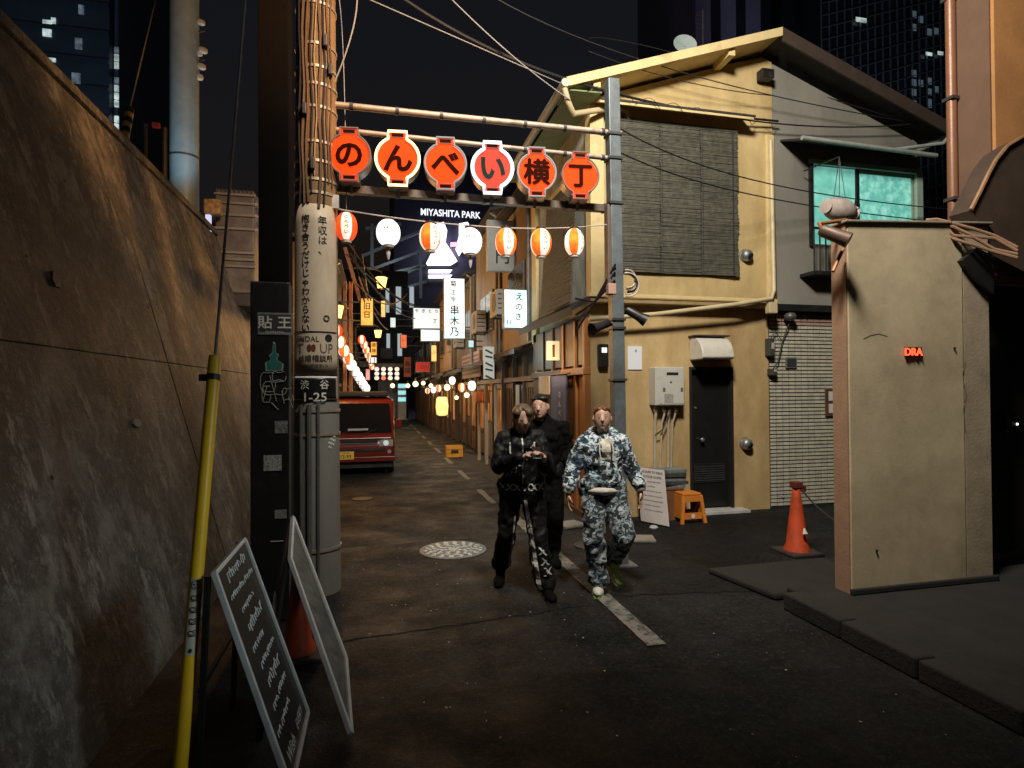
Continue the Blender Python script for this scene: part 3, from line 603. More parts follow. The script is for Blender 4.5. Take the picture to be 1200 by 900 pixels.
# ---- gate post
QX, QY = 2.43, 5.53
post = T('gate_post', 'slim blue-grey square steel post carrying the bars of lantern signs', 'post', (QX, QY, 0))
pz = aY(721, 95, QY).z
pmat = M('post_paint', (.115, .14, .155), .5, .2, .25, 7, .1, dirt=(.06, .055, .05), dscale=2, dthr=.6)
lean = V((-.055, 0, 0))
b = B(); b.bar((QX, QY, 0), V((QX, QY, pz)) + lean, .125, .125, up=V((0, 1, 0))); b.build('shaft', pmat, post, bevel=.01)
b = B(); b.box((QX - .13, QY - .13, 0), (QX + .13, QY + .13, .02)); b.build('base_plate', grey_metal, post, bevel=.004)
b = B(); z = aY(728, 290, QY).z; b.cbox((QX - .10, QY, z), (.07, .1, .85)); b.build('cable_duct', M('duct_brown', (.10, .07, .055), .6), post, bevel=.008)
b = B(); b.cbox((QX - .095, QY - .02, aY(725, 340, QY).z), (.085, .1, .11)); b.build('junction_box', M('junction_pink', (.45, .28, .22), .5), post, bevel=.008)
for py in (160, 188, 240, 375, 385, 445):
    z = aY(728, py, QY).z; b = B(); c = V((QX, QY, 0)).lerp(V((QX, QY, pz)) + lean, z / pz); b.cbox((c.x, c.y, z), (.15, .15, .03)); b.build('clamp', dark_metal, post, bevel=.004)
for k in range(6):                                   # loose loops of cable
    z = aY(735, 320, QY).z + random.uniform(-.05, .05); rr = random.uniform(.08, .15)
    pts = [V((QX + .05 + rr * math.sin(a), QY - .09 - .01 * k, z - .1 + rr * (math.cos(a)))) for a in [-.3 + 3.6 * i / 12 for i in range(13)]]
    b = B(); b.tube(pts, .008, 6); b.build('cable', random.choice((M('cable_pale', (.42, .37, .33), .5), black_metal)), post, smooth=True)
for k in range(3):
    b = B(); b.tube([V((QX - .07, QY - .07 - .01 * k, aY(720, 330, QY).z + .08 * k)), V((QX - .22, QY + .1, aY(705, 352, QY).z)), V((QX - .36, QY + .3, aY(697, 345 + 20 * k, QY).z))], .012, 6); b.build('cable', black_metal, post, smooth=True)
# two clamp floodlights on the post
for i, (px, py, dxy, lab) in enumerate([(745, 369, V((.9, -.25, -.55)), 'black clamp floodlight on the gate post pointing at the door'), (704, 382, V((-.9, -.3, -.35)), 'black clamp floodlight on the gate post pointing into the alley')]):
    c = aY(px, py, QY - .05); d = dxy.normalized()
    f = T('floodlight', lab, 'floodlight', c, 'floodlights clamped to the gate post')
    b = B(); b.lathe([(.03, -.12), (.042, -.1), (.045, .03), (.062, .10), (.066, .12), (.056, .118)], c, 16, ax=d); b.build('housing', black_metal, f, smooth=True)
    b = B(); b.lathe([(.05, .105), (.052, .112), (.0, .113)], c, 16, ax=d); b.build('lens', E('floodlight_lens', (1, .9, .7), 1.2), f)
    b = B(); b.bar(c - d * .05, (QX + (.06 if i == 0 else -.06), QY, c.z + .02), .025, .025); b.build('bracket', black_metal, f)
# ---- bars between pole and post
bar_m = M('bar_paint', (.36, .30, .24), .5, .2, .2, 8, .1, dirt=(.13, .08, .05), dscale=5, dthr=.6)
bars = [((384, 122), (728, 157), .03, 'upper round steel bar spanning from utility pole to gate post'), ((384, 151), (728, 187), .024, 'middle steel bar running behind the tops of the lantern signs'), ((384, 218), (732, 244), .034, 'lower steel bar under the row of orange lantern signs')]
for (p0, p1, r, lab) in bars:
    a0, a1 = aY(p0[0], p0[1], PY_ - .02), aY(p1[0], p1[1], QY)
    g = T('sign_bar', lab, 'bar', a0.lerp(a1, .5), 'bars of the alley gate')
    b = B()
    if r > .03: b.bar(a0 + V((0, .06, 0)), a1 + V((0, .06, 0)), .07, .07)
    else: b.cyl(a0, a1, r, n=12)
    b.build('rail', bar_m if r < .033 else M('bar_dark', (.12, .09, .07), .5, .3), g, smooth=True)
    for k in range(7):
        c = a0.lerp(a1, (k + .5) / 7); b = B(); dd = (a1 - a0).normalized()
        if r > .03: b.bar(c + V((0, .06, 0)) - dd * .012, c + V((0, .06, 0)) + dd * .012, .082, .082)
        else: b.cyl(c - dd * .016, c + dd * .016, r + .006, n=12)
        b.build('collar', dark_metal, g)
# ---- six lantern-shaped box signs
red_face = E('sign_orange_face', (1.0, .052, .004), 1.0, (.8, .06, .01))
red_face2 = E('sign_red_face', (.80, .055, .035), .9, (.6, .05, .03))
edge_m = M('sign_edge', (.33, .30, .28), .4, .6, .2)
hot = E('neon_hot', (1, .72, .32), 2.6); whot = E('neon_white', (.9, .95, 1), 1.6); dimn = E('neon_dim', (.75, .40, .30), .12, (.25, .17, .14))
dimw = E('neon_dim_white', (.7, .75, .78), .2, (.3, .3, .3))
kan = M('sign_glyph', (.022, .005, .003), .95, spec=.02)
SG = [(409, 181, 52, 'の'), (466, 186, 53, 'ん'), (522, 192, 51, 'べ'), (577, 197, 50, 'い'), (629, 202, 48, '横'), (680, 206, 46, '丁')]
names = ['orange lantern-shaped sign with character の next to the utility pole', 'orange lantern-shaped sign with character ん outlined by a glowing yellow tube', 'orange lantern-shaped sign with character べ and a dim outline', 'red lantern-shaped sign with character い outlined by a lit white tube', 'orange lantern-shaped sign with kanji 横 next to the last sign', 'orange lantern-shaped sign with kanji 丁 nearest the gate post']
def lantern_outline(r, hw, hh, n=48, grow=0.):
    """round body with a neck tab above and below (x, z)"""
    R_ = r + grow; w2 = hw + grow; H_ = hh + grow; a0 = math.acos(min(1, w2 / R_)); P = []
    z_ = R_ * math.sin(a0)
    def arc(a, b_): return [(R_ * 1.0 * math.cos(a + (b_ - a) * i / (n // 2)), R_ * math.sin(a + (b_ - a) * i / (n // 2))) for i in range(n // 2 + 1)]
    P += arc(-a0, a0); P += [(w2, H_), (-w2, H_)]; P += arc(math.pi - a0, math.pi + a0); P += [(-w2, -H_), (w2, -H_)]
    return P
for i, (px, py, wpx, ch) in enumerate(SG):
    c = aY(px, py, 5.36); dep = (CM.transposed() @ (c - CP)).z * -1; r = wpx / 2 / FPX * dep * .96; hw, hh = r * .44, r * 1.26
    g = T('lantern_sign', names[i], 'sign', c, 'lantern signs of the alley gate')
    yaw = -.10; rm = Matrix.Rotation(yaw, 3, 'Z')
    def W(x, z, y=0.): return c + rm @ V((x, y, z))
    b = B(); b.prism([W(x, z, .02) for x, z in lantern_outline(r, hw, hh)], rm @ V((0, .13, 0))); b.build('casing', edge_m, g)
    b = B(); b.prism([W(x, z, .0) for x, z in lantern_outline(r * .93, hw * .86, hh * .97)], rm @ V((0, .019, 0))); b.build('face', red_face2 if i == 3 else red_face, g)
    tube_m = [dimn, hot, dimw, whot, dimw, dimn][i]; tr = [.009, .013, .010, .017, .010, .009][i]
    P = [W(x, z, -.012) for x, z in lantern_outline(r, hw, hh, grow=-.004)]
    b = B(); b.tube(P + [P[0]], tr, 8); b.build('neon_tube', tube_m, g, smooth=True)
    for s_ in (-1, 1):
        b = B(); b.box((-hw * .6, -.006, s_ * hh * .86 - r * .075), (hw * .6, -.001, s_ * hh * .86 + r * .075), m=Matrix.Translation(c) @ rm.to_4x4()); b.build('neck_panel', kan, g)
        b = B(); q = [W(s_ * hw * .72 * k1, s_ * hh * .86 + k2 * r * .115, -.006) for k1, k2 in ((1, 1), (-1, 1), (-1, -1), (1, -1))]; b.tube(q + [q[0]], .004, 6); b.build('neck_outline', dimn, g)
    b = B(); txt(b, ch, W(0, 0, -.0065), r * 1.38, right=rm @ V((1, 0, 0)), bold=.035, sx=1.0); b.build('character', M('glyph_green', (.012, .03, .025), .95, spec=.02) if i == 3 else kan, g)
    b = B(); b.cyl(W(0, hh * .6, .14), W(0, hh * .6, .20), .02); b.cyl(W(0, -hh, .1), W(0, -hh - .06, .14), .015); b.build('mount', dark_metal, g)
# ---- string of paper lanterns
w0, w1, w2_ = aY(385, 243, PY_ - .1), aY(560, 265, 5.5), aY(722, 262, QY - .02)
b = B(); b.tube(sag(w0, w1, .02, 8) + sag(w1, w2_, .035, 8)[1:], .006, 6); tag(b.build('lantern_wire', M('wire_pale', (.5, .42, .36), .5)), 'thin pale wire strung below the signs carrying small paper lanterns', 'wire')
lan_w = EN('paper_white', (.95, .9, .84), (1, 1, .98), 1.25, 8); lan_o = EN('paper_orange', (.9, .10, .012), (1, .25, .03), .85, 12); lan_c = EN('paper_cream', (.95, .72, .50), (1, .95, .85), .95, 9)
lan_r = EN('paper_red', (.9, .06, .01), (1, .11, .015), .85, 12); lan_cap = M('lantern_cap', (.05, .03, .025), .5)
LT = [(406, 266, 25, 36, 'o', 0), (455, 273, 28, 33, 'w', 0), (504, 278, 25, 35, 'o', .55), (551, 283, 28, 33, 'w', 0), (593, 284, 25, 35, 'o', .3), (634, 284.5, 25, 35, 'o', .45), (673, 284, 23, 34, 'o', 1.0)]
LN = ['red and white paper lantern hanging beside the utility pole', 'round white paper lantern with tassel, first white one from the pole', 'orange and white paper lantern under the glowing distant facade', 'round white paper lantern with tassel next to the grey hanging sign', 'orange and white paper lantern in front of the grey hanging sign', 'orange and white paper lantern in front of the pale pilaster', 'orange striped paper lantern closest to the gate post']
def paper_lantern(c, w_, h_, kind, turn, label, group, text=True):
    g = T('paper_lantern', label, 'lantern', c - V((0, 0, h_ / 2)), group)
    prof = []; n = 30
    for i in range(n + 1):
        t_ = -1 + 2 * i / n; rr = (1 - abs(t_) ** 2.6) ** .5 * (.62 if kind == 'o' else .7) + .38 if False else max(.42, (1 - (abs(t_) * .93) ** 2.3) ** .55)
        prof.append((w_ / 2 * rr * (1.0 - (.018 if i % 2 else 0)), t_ * h_ * .46))
    b = B()
    if kind == 'o':
        def mf(j): return 1 if ((j + 2) // 4) % 2 else 0
        b.lathe([(r_, h) for r_, h in prof], (0, 0, 0), 24, mif=mf)
        rot = Matrix.Rotation(math.atan2(-c.y, -c.x) + turn, 3, 'Z'); b.v = [c + rot @ p for p in b.v]
        b.build('paper_shade', [lan_c, lan_r if turn == 0 else lan_o], g, smooth=True)
    else:
        b.lathe(prof, c, 24); b.build('paper_shade', lan_w, g, smooth=True)
    for s_ in (-1, 1): b = B(); b.lathe([(w_ * .23, -.012), (w_ * .23, .012)], c + V((0, 0, s_ * h_ * .475)), 16); b.build('cap_ring', lan_cap if s_ > 0 else M('ring_pale', (.5, .42, .36), .5), g)
    b = B(); b.tube([c + V((0, 0, h_ * .47)), c + V((0, 0, h_ * .60))], .005, 6); b.build('hook', lan_cap, g)
    if kind == 'w':
        b = B(); b.lathe([(.006, 0), (.012, -.04), (.022, -.05), (.018, -.08), (.008, -.12), (.002, -.13)], c - V((0, 0, h_ * .48)), 8); b.build('tassel', M('tassel_white', (.6, .58, .55), .7), g)
    if text:
        a = math.atan2(-c.y, -c.x) + (turn if kind == 'o' else 0)
        def mpf(x, y):
            t_ = max(-.99, min(.99, y / (h_ * .46))); rr = w_ / 2 * max(.42, (1 - (abs(t_) * .93) ** 2.3) ** .55) + .003
            return c + V((rr * math.cos(a + x / rr), rr * math.sin(a + x / rr), y))
        b = B()
        if kind == 'o': vtxt(b, 'のんべい', (0, 0, 0), h_ * .155, h_ * .165, mapper=lambda x, y: mpf(x, y + h_ * .27), bold=.02)
        else:
            for k in range(4):
                x = -.04 + .026 * k; b.add([mpf(x + ex, ey + .012) for ex, ey in ((0, 0), (.011, 0), (.011, .022 if k % 2 else .014), (0, .022 if k % 2 else .014))], [(0, 1, 2, 3)])
        b.build('lettering', M('lantern_ink', (.10, .02, .015), .7) if kind == 'o' else M('lantern_ink_green', (.05, .12, .10), .7), g)
    return g
for (px, py, a, h_, k, tn), lb in zip(LT, LN):
    c = aY(px, py, 5.45); dep = (CM.transposed() @ (c - CP)).z * -1; s_ = dep / FPX
    paper_lantern(c, a * s_, h_ * s_, k, tn, lb, 'paper lanterns strung under the gate')

# ================================================================== LEFT FOREGROUND
# black steel column with stickers
KX, KY = -.80, 4.95
col = T('steel_column', 'black steel column covered with stickers beside the leaning wall', 'column', (KX, KY, 0))
kz = aY(322, 330, KY - .13).z; kw = .285
ca = math.atan2(-KX, KY) * .55                        # column turned a little to the road
km = Matrix.Translation((KX, KY, 0)) @ Matrix.Rotation(ca * .0, 4, 'Z')
b = B(); b.box((-kw / 2, -.13, 0), (kw / 2, .13, kz), m=km); b.build('casing', black_metal, col, bevel=.012)
b = B(); b.box((-kw / 2 + .055, -.10, kz), (kw / 2 - .005, .12, 6.2), m=km); b.build('upper_column', M('column_brown', (.006, .005, .005), .9, spec=.1), col, bevel=.006)
b = B(); b.box((kw / 2 - .003, -.135, .0), (kw / 2 + .006, -.10, kz), m=km); b.build('edge_strip', grey_metal, col)
FYK = KY - .1335
def stick(name, px0, py0, px1, py1, mat, y=FYK):
    p, q = aY(px0, py1, y), aY(px1, py0, y); b = B(); b.box((p.x, y - .002, p.z), (q.x, y + .001, q.z)); return b.build(name, mat, col)
s1 = stick('sticker', 302, 367, 343, 392, M('sticker_grey', (.23, .24, .24), .5, 0, .3, 30))
stick('sticker', 304, 369, 341, 388, M('sticker_dark', (.05, .055, .055), .5), FYK - .003)
b = B(); c = aY(322, 378, FYK - .006); txt(b, '貼 王', c, .105, bold=.02, sx=1.05); txt(b, 'SHIBUYA', c + V((0, 0, -.075)), .026, sx=1.3); b.build('lettering', white_ink, s1)
teal = M('sticker_teal', (.03, .20, .17), .5); c = aY(321, 420, FYK - .003)
b = B(); P = [(-.05, -.09), (.055, -.085), (.06, -.04), (.02, -.01), (.03, .03), (.012, .04), (.010, .11), (-.005, .12), (-.012, .04), (-.03, .02), (-.02, -.01), (-.055, -.03)]
b.prism([c + V((x, 0, z)) for x, z in P], (0, .002, 0)); o = b.build('sticker', teal, col)
b = B(); b.prism([c + V((x * 1.18, .0015, z * 1.1)) for x, z in P], (0, .0015, 0)); b.build('sticker_border', M('sticker_mint', (.35, .45, .42), .5), o)
# graffiti tag: looping pen line
b = B(); gpen = M('graffiti_pen', (.38, .38, .37), .5)
for (cx, cy, rx, ry) in ((314, 448, 9, 13), (327, 441, 8, 6), (322, 455, 14, 9), (337, 462, 6, 8), (312, 462, 5, 11)):
    pts = [aY(cx + rx * math.cos(a), cy + ry * math.sin(a) + 2 * math.sin(3 * a), FYK - .002) for a in [5.6 * i / 22 for i in range(23)]]; b.tube(pts, .0035, 5)
for (a0, a1) in (((308, 470), (313, 452)), ((318, 472), (326, 480)), ((330, 458), (333, 473)), ((338, 465), (343, 478)), ((316, 440), (324, 470))): b.tube([aY(a0[0], a0[1], FYK - .002), aY(a1[0], a1[1], FYK - .002)], .0035, 5)
b.build('graffiti', gpen, col)
stick('sticker', 309, 533, 330, 552, M('sticker_scribble', (.35, .36, .35), .5, 0, .9, 60))
o = stick('sticker', 322, 493, 337, 508, M('sticker_torn', (.22, .22, .22), .6, 0, .8, 40)); stick('sticker', 322, 597, 336, 608, M('sticker_grey', (.3, .3, .3))); stick('sticker', 317, 633, 338, 635, white_ink)
# guy wire with yellow guard
anchor = gp(208, 935); top = onpole(-.12, 11.3)
gd = (top - anchor).normalized()
g0 = aX(254, 420, anchor.x)                           # where the guard ends along the wire
tg = (1.66 + .28); guard_top = anchor + gd * ((aY(250, 418, 4).z) / gd.z if False else 2.02)
guy = T('guy_wire', 'steel guy wire with yellow plastic guard and skull sticker beside the wall', 'guy wire', anchor)
b = B(); b.cyl(anchor - gd * .1, top, .008, n=8); b.build('wire', grey_metal, guy, smooth=True)
yel = M('yellow_plastic', (.85, .52, .02), .4, 0, .08, 6, .05, dirt=(.35, .22, .03), dscale=3, dthr=.68)
GT = 2.0
for k in range(60):                                   # find the guard length whose end shows at y = 420
    q = anchor + gd * (1.2 + .02 * k); lc = CM.transposed() @ (q - CP); py = 450 - FPX * lc.y / -lc.z
    if py < 420: GT = 1.2 + .02 * k; break
b = B(); b.tube([anchor, anchor + gd * GT], [.031, .031], 20); b.build('guard', yel, guy, smooth=True)
b = B(); b.tube([anchor + gd * (GT - .13), anchor + gd * (GT - .10)], .036, 20); b.cbox(anchor + gd * (GT - .115) - V((.045, 0, 0)), (.04, .03, .035)); b.build('clamp', black_metal, guy)
# sticker strip
gx = gd.cross(V((0, 0, 1))).normalized(); gn = (CP - anchor); gn = (gn - gd * gn.dot(gd)).normalized(); gr_ = gd.cross(gn).normalized()
if gr_.dot(CM @ V((1, 0, 0))) < 0: gr_ = -gr_
def ong(x, s_): a = x / .0325; return anchor + gd * s_ + (gn * math.cos(a) + gr_ * math.sin(a)) * .0325
def patch(b, f, n=6):
    vs = [f(i / n, j / n) for j in range(n + 1) for i in range(n + 1)]; b.add(vs, [(j * (n + 1) + i, j * (n + 1) + i + 1, (j + 1) * (n + 1) + i + 1, (j + 1) * (n + 1) + i) for j in range(n) for i in range(n)])
def s_at(py):
    best = 0
    for k in range(300):
        q = anchor + gd * (k * .008); lc = CM.transposed() @ (q - CP); y = 450 - FPX * lc.y / -lc.z
        if y < py: return k * .008
    return best
sA, sB = s_at(768), s_at(678)
b = B(); patch(b, lambda u, v: ong(-.022 + .044 * u, sA + (sB - sA) * v)); st_ = b.build('sticker', M('sticker_cream', (.5, .47, .40), .5, 0, .15), guy)
b = B(); hgt = (sB - sA)
def ong2(x, s_): a = x / .034; return anchor + gd * s_ + (gn * math.cos(a) + gr_ * math.sin(a)) * .034
def blob(cx, cs, rx, rs, n=14): b.add([ong2(cx + rx * math.cos(2 * math.pi * i / n), cs + rs * math.sin(2 * math.pi * i / n)) for i in range(n)], [tuple(range(n))])
def ringp(cx, cs, r0, r1, a0=0, a1=6.283, n=18):
    vs = []
    for i in range(n + 1):
        a = a0 + (a1 - a0) * i / n; vs += [ong2(cx + r0 * math.cos(a), cs + r0 * math.sin(a)), ong2(cx + r1 * math.cos(a), cs + r1 * math.sin(a))]
    b.add(vs, [(2 * i, 2 * i + 1, 2 * i + 3, 2 * i + 2) for i in range(n)])
ringp(0, sB - .028, .017, .021); blob(-.007, sB - .026, .004, .005); blob(.007, sB - .026, .004, .005); blob(0, sB - .038, .006, .003)
for k in range(4): s_ = sB - .085 - k * (hgt - .13) / 4; ringp(-.006, s_, .006, .011, .5, 5.6); ringp(.010, s_ + .006, .003, .007, 0, 5); blob(.0, s_ - .014, .017, .003); ringp(.01, s_ - .006, .003, .006)
blob(0, sA + .02, .008, .01); b.build('print', ink, st_)['kind'] = 'stuff'

# A-boards. Each leans: a face frame toward the road and a rear leg frame
def aboard(label, TL, TR, BL, BR, thick, back, chalk, lines):
    """corners of the visible face (world), back: offset of the rear frame foot"""
    g = T('chalkboard_sign', label, 'sign', (BL + BR) / 2 * 1.0, 'folding signs by the steel column')
    BR = TR + (BL - TL); n_ = (TR - TL).cross(BL - TL).normalized()
    if n_.dot(CP - TL) < 0: n_ = -n_
    fw = .021
    for p, q in ((TL, BL), (TR, BR), (TL, TR), (BL, BR)): b = B(); b.bar(p, q, fw, fw * 1.3, up=n_); b.build('frame_rail', alu, g, bevel=.003)
    b = B(); m = .006; b.prism([TL, TR, BR, BL], -n_ * .012); bo = b.build('board', chalk, g)
    rt = (TR - TL).normalized(); up = (TL - BL).normalized(); H_ = (TL - BL).length; W_ = (TR - TL).length
    b = B()
    for (u, v, s_, body) in lines: txt(b, body, TL + rt * (W_ * u) - up * (H_ * v) + n_ * .003, s_, right=rt, up=up, slant=.2)
    rs = random.Random(5)
    for k in range(9 if lines else 0):                # illegible handwriting: looping chalk strokes
        v0 = .07 + .092 * k; u0 = rs.uniform(.1, .3); u1 = rs.uniform(.6, .92); hgt_ = .02 if k % 3 else .034; n = int((u1 - u0) * 60); P = []
        for i in range(n): P.append(TL + rt * (W_ * (u0 + (u1 - u0) * i / n) + hgt_ * .4 * math.cos(i * 1.9)) - up * (H_ * v0 + hgt_ * math.sin(i * 1.9) * rs.uniform(.4, 1)) + n_ * .004)
        cut = rs.randint(3, n - 3)
        b.tube(P[:cut], .0028, 4); b.tube(P[cut + 1:], .0028, 4) if n - cut > 3 else None
    if b.v: b.build('chalk_lettering', M('chalk', (.75, .78, .77), .8, 0, .3, 40), bo)
    for p in (TL, TR): b = B(); b.bar(p - n_ * .03, p.lerp(BL if p is TL else BR, 1) * 1.0 + back, .024, .024, up=n_); b.build('rear_leg', black_metal, g)
    b = B(); b.bar(TL - n_ * .03 + (BL + back - TL) * .55, TR - n_ * .03 + (BR + back - TR) * .55, .02, .02); b.build('brace', grey_metal, g)
    return g
slate = M('blackboard', (.010, .011, .011), .35, 0, .3, 5, .03, dirt=(.03, .033, .033), dscale=3, dthr=.6)
tl, tr = aY(251, 672, 3.0), aY(286, 632, 3.62)
bl_, br_ = gp(340, 925, .03), gp(370, 862, .03)
aboard('black chalkboard sign with silver frame standing by the yellow guard', tl, tr, bl_, br_, .03, V((-.40, .12, 0)), slate,
       [(.30, .93, .085, 'Wish'), (.72, .93, .06, 'EVERY')])
tl, tr = aY(340, 655, 3.98), aY(343, 606, 4.5)
bl_, br_ = gp(411, 860, .03), gp(408, 800, .03)
aboard('white framed poster sign standing between steel column and utility pole', tl, tr, bl_, br_, .03, V((-.45, .05, 0)), M('poster_grey', (.12, .12, .115), .6, 0, .6, 9, .05),
       [])
# cone between them
def cone(c, h_, label, lean_=0., group=None):
    g = T('traffic_cone', label, 'traffic cone', c, group); m = M('cone_orange', (.50, .065, .018), .5, 0, .15, 6, .05, dirt=(.2, .04, .02), dscale=4, dthr=.6)
    b = B(); b.lathe([(h_ * .19, .02), (h_ * .185, .05), (h_ * .15, .10), (h_ * .07, h_ * .80), (h_ * .052, h_ * .985), (h_ * .04, h_)], c, 24); b.build('cone_body', m, g, smooth=True)
    b = B(); b.box((c.x - h_ * .26, c.y - h_ * .26, c.z + .0), (c.x + h_ * .26, c.y + h_ * .26, c.z + .035)); b.build('base', M('cone_base', (.03, .022, .02), .7), g, bevel=.01)
    return g
cone(gp(349, 770) + V((0, .02, 0)), .62, 'orange traffic cone half hidden behind the steel column')
# ================================================================== RIGHT FOREGROUND: stub wall, dark building
zp = .12
pw = T('stub_wall', 'pale rendered free-standing wall with red neon letters on raised slab', 'wall', (3.8, 4.0, zp))
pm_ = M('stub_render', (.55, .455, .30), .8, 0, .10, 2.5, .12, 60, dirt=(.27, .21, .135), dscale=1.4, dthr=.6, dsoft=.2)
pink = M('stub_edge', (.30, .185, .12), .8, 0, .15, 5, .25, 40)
x0 = aY(996, 600, 3.95).x; x1 = aY(1132, 600, 3.95).x; x2 = aY(1162, 600, 3.97).x; ptop = aY(1000, 262, 3.95).z; ptop2 = aY(1140, 262, 3.95).z
b = B(); b.prism([(x0 + .012, 3.95, zp), (x1, 3.95, zp), (x1, 3.95, ptop2), (x0 + .012, 3.95, ptop)], (0, .17, 0)); b.build('panel', pm_, pw, bevel=.006)
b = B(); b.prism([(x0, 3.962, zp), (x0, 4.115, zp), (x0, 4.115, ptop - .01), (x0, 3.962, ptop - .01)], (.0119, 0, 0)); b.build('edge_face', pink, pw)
b = B(); b.prism([(x1 + .003, 3.957, zp), (x2, 3.957, zp), (x2, 3.957, ptop2), (x1 + .003, 3.957, ptop2)], (0, .19, 0)); b.build('end_pier', M('shaded_pier_render', (.36, .29, .205), .85, 0, .2, 4, .2, 40), pw, bevel=.014)  # end band in a darker render, its shade put into the colour
b = B(); b.prism([(x0 - .02, 3.93, ptop + .001), (x2 + .02, 3.93, ptop2 + .001), (x2 + .02, 3.93, ptop2 + .025), (x0 - .02, 3.93, ptop + .025)], (0, .23, 0)); b.build('coping', M('coping_tan', (.22, .19, .14), .8), pw, bevel=.008)
b = B(); b.box((x0 - .015, 3.915, zp + .0), (x2 + .01, 3.948, zp + .05)); b.build('plinth', concrete_dk, pw, bevel=.01)
for P_ in ([(1131, 420), (1128, 440), (1132, 462), (1129, 480), (1131, 505)], [(1012, 397), (1020, 393), (1030, 391), (1040, 394)]):
    b = B(); b.tube([aY(px, py, 3.9485) for px, py in P_], .0013, 5); b.build('crack', M('crack_dark', (.05, .04, .03), .9), pw)
# neon letters DRA on their backing
c = aY(1072, 412, 3.93)
ns = T('neon_letters', 'small glowing red letters DRA fixed on the pale stub wall', 'sign', c)
b = B(); b.cbox(aY(1070, 412, 3.94), (.17, .018, .075)); b.build('backing', M('neon_backing', (.03, .012, .01), .5), ns, bevel=.004)
b = B(); txt(b, 'DRA', aY(1071, 412, 3.925), .088, bold=.02, sx=1.02); o = b.build('letters', E('neon_letters', (1.0, .10, .035), 2.0), ns); md = o.modifiers.new('s', 'SOLIDIFY'); md.thickness = .008
for (pxx, pyy) in ((1118, 408), (1027, 645)): b = B(); p = aY(pxx, pyy, 3.947); b.cyl(p, p + V((0, -.012, 0)), .009, n=8); b.build('wall_plug', black_metal, pw)
# floodlight and pipes on top of the stub wall
c = aY(980, 276, 3.85); d = V((.55, -.55, -.45)).normalized(); f = T('floodlight', 'rusty brown floodlight clamped to the top corner of the pale stub wall', 'floodlight', c)
b = B(); b.lathe([(.035, -.13), (.05, -.11), (.055, .02), (.062, .10), (.055, .098)], c, 16, ax=d); b.build('housing', M('rust_housing', (.10, .06, .045), .5, .3, .3), f, smooth=True)
b = B(); b.lathe([(.05, .088), (.05, .09), (.0, .091)], c, 16, ax=d); b.build('lens', black_metal, f)
b = B(); b.tube([c - d * .1, c - d * .1 + V((.0, .05, .07)), aY(990, 258, 4.0), aY(1000, 260, 4.02)], .016, 8); b.tube([aY(988, 292, 3.93), aY(984, 300, 3.9), aY(976, 318, 3.9)], .015, 8); b.build('bracket', M('rust_pipe', (.3, .14, .06), .5, .3), f, smooth=True)
for k in range(4):
    b = B(); b.tube([aY(1085 + 2 * k, 258 + 3 * k, 4.05), aY(1098 + 3 * k, 257 + 5 * k, 4.0), aY(1118, 262 + 7 * k - 3 * (k % 2), 3.93), aY(1140, 268 + 5 * k + 4 * (k % 2), 3.86), aY(1165, 276 + 8 * k - 5 * (k % 2), 3.8), aY(1192, 290 + 4 * k, 3.7)], .014, 8)
    tag(b.build('hose', M('hose_tan', (.24, .14, .085), .6, 0, .2), smooth=True), ['topmost', 'second', 'third', 'lowest'][k] + ' of four tan hoses draped over the stub wall end', 'hose', 'hoses over the stub wall')
# pale pufferfish-like paper lantern hung in front of the teal window
c = aY(984, 246, 6.6); g = T('oval_lantern', 'pale oval paper balloon hung before the teal window', 'lantern', c)
b = B(); b.lathe([(.05, -.27), (.10, -.26)] + [(.155 * math.sqrt(max(.02, 1 - (t_ / 1.12) ** 2)) * (1 - .05 * (i_ % 2)) , .25 * t_) for i_, t_ in enumerate([-1 + .1 * q_ for q_ in range(21)])] + [(.10, .26), (.05, .27)], c, 20, ax=(1, .15, -.1)); b.build('balloon', M('balloon_paper', (.50, .42, .39), .7, 0, .25, 6, .2, 20), g, smooth=True)
b = B(); txt(b, 'り', c + V((.08, -.212, 0)), .16); b.build('lettering', ink, g)
for k in range(3): b = B(); b.tube([c + V((-.1 + .1 * k, 0, .12)), c + V((.05, .05, .75))], .005, 5); b.build('cord', black_metal, g)
b = B(); b.tube([c + V((.05, .05, .75)), V((c.x + .05, UY - .1, c.z + .8))], .01, 6); b.build('hanger', black_metal, g)
# dark building at the edge of the picture: orange upper wall, pipe, round awning, dark doorway
db = T('corner_building', 'dark building with orange upper wall and rounded black awning', 'building', (5.9, 3, zp))
ow = M('orange_lit_render', (.42, .20, .07), .7, 0, .12, 3, .2, 30, dirt=(.28, .12, .045), dscale=1.2, dthr=.6, dsoft=.2)  # orange-brown paint, with orange lamplight put into the colour
bw = M('brown_render', (.12, .065, .04), .75, 0, .15, 3, .2, 30)
U0, U1, U2 = aY(1117, 100, 4.3), aY(1166, 100, 4.2), aY(1230, 100, 4.2)
zb = aY(1150, 245, 4.2).z
DX = aY(1166, 100, 4.2).x; DY = DX / (U0.x / 4.3)
b = B(); b.box((DX, 4.2, zb - .6), (9, DY, 9)); b.build('upper_wall', ow, db)
b = B(); b.box((DX - .02, 4.23, zb - .1), (DX - .002, DY - .06, 9)); b.build('side_panel', bw, db)
for yy, rr in ((DY - .03, .045),):
    b = B(); b.tube([(DX - .06, yy, zb - .05), (DX - .06, yy, 9)], rr, 14); dp = b.build('drainpipe', M('brown_pipe', (.20, .09, .05), .4, .1, .15), db, smooth=True)
    for zz in (zb + .2, zb + 1.2, zb + 2.2): b = B(); b.box((DX - .06 - rr - .01, yy - rr - .01, zz), (DX - .021, yy + rr + .01, zz + .03)); b.build('pipe_bracket', dark_metal, dp)
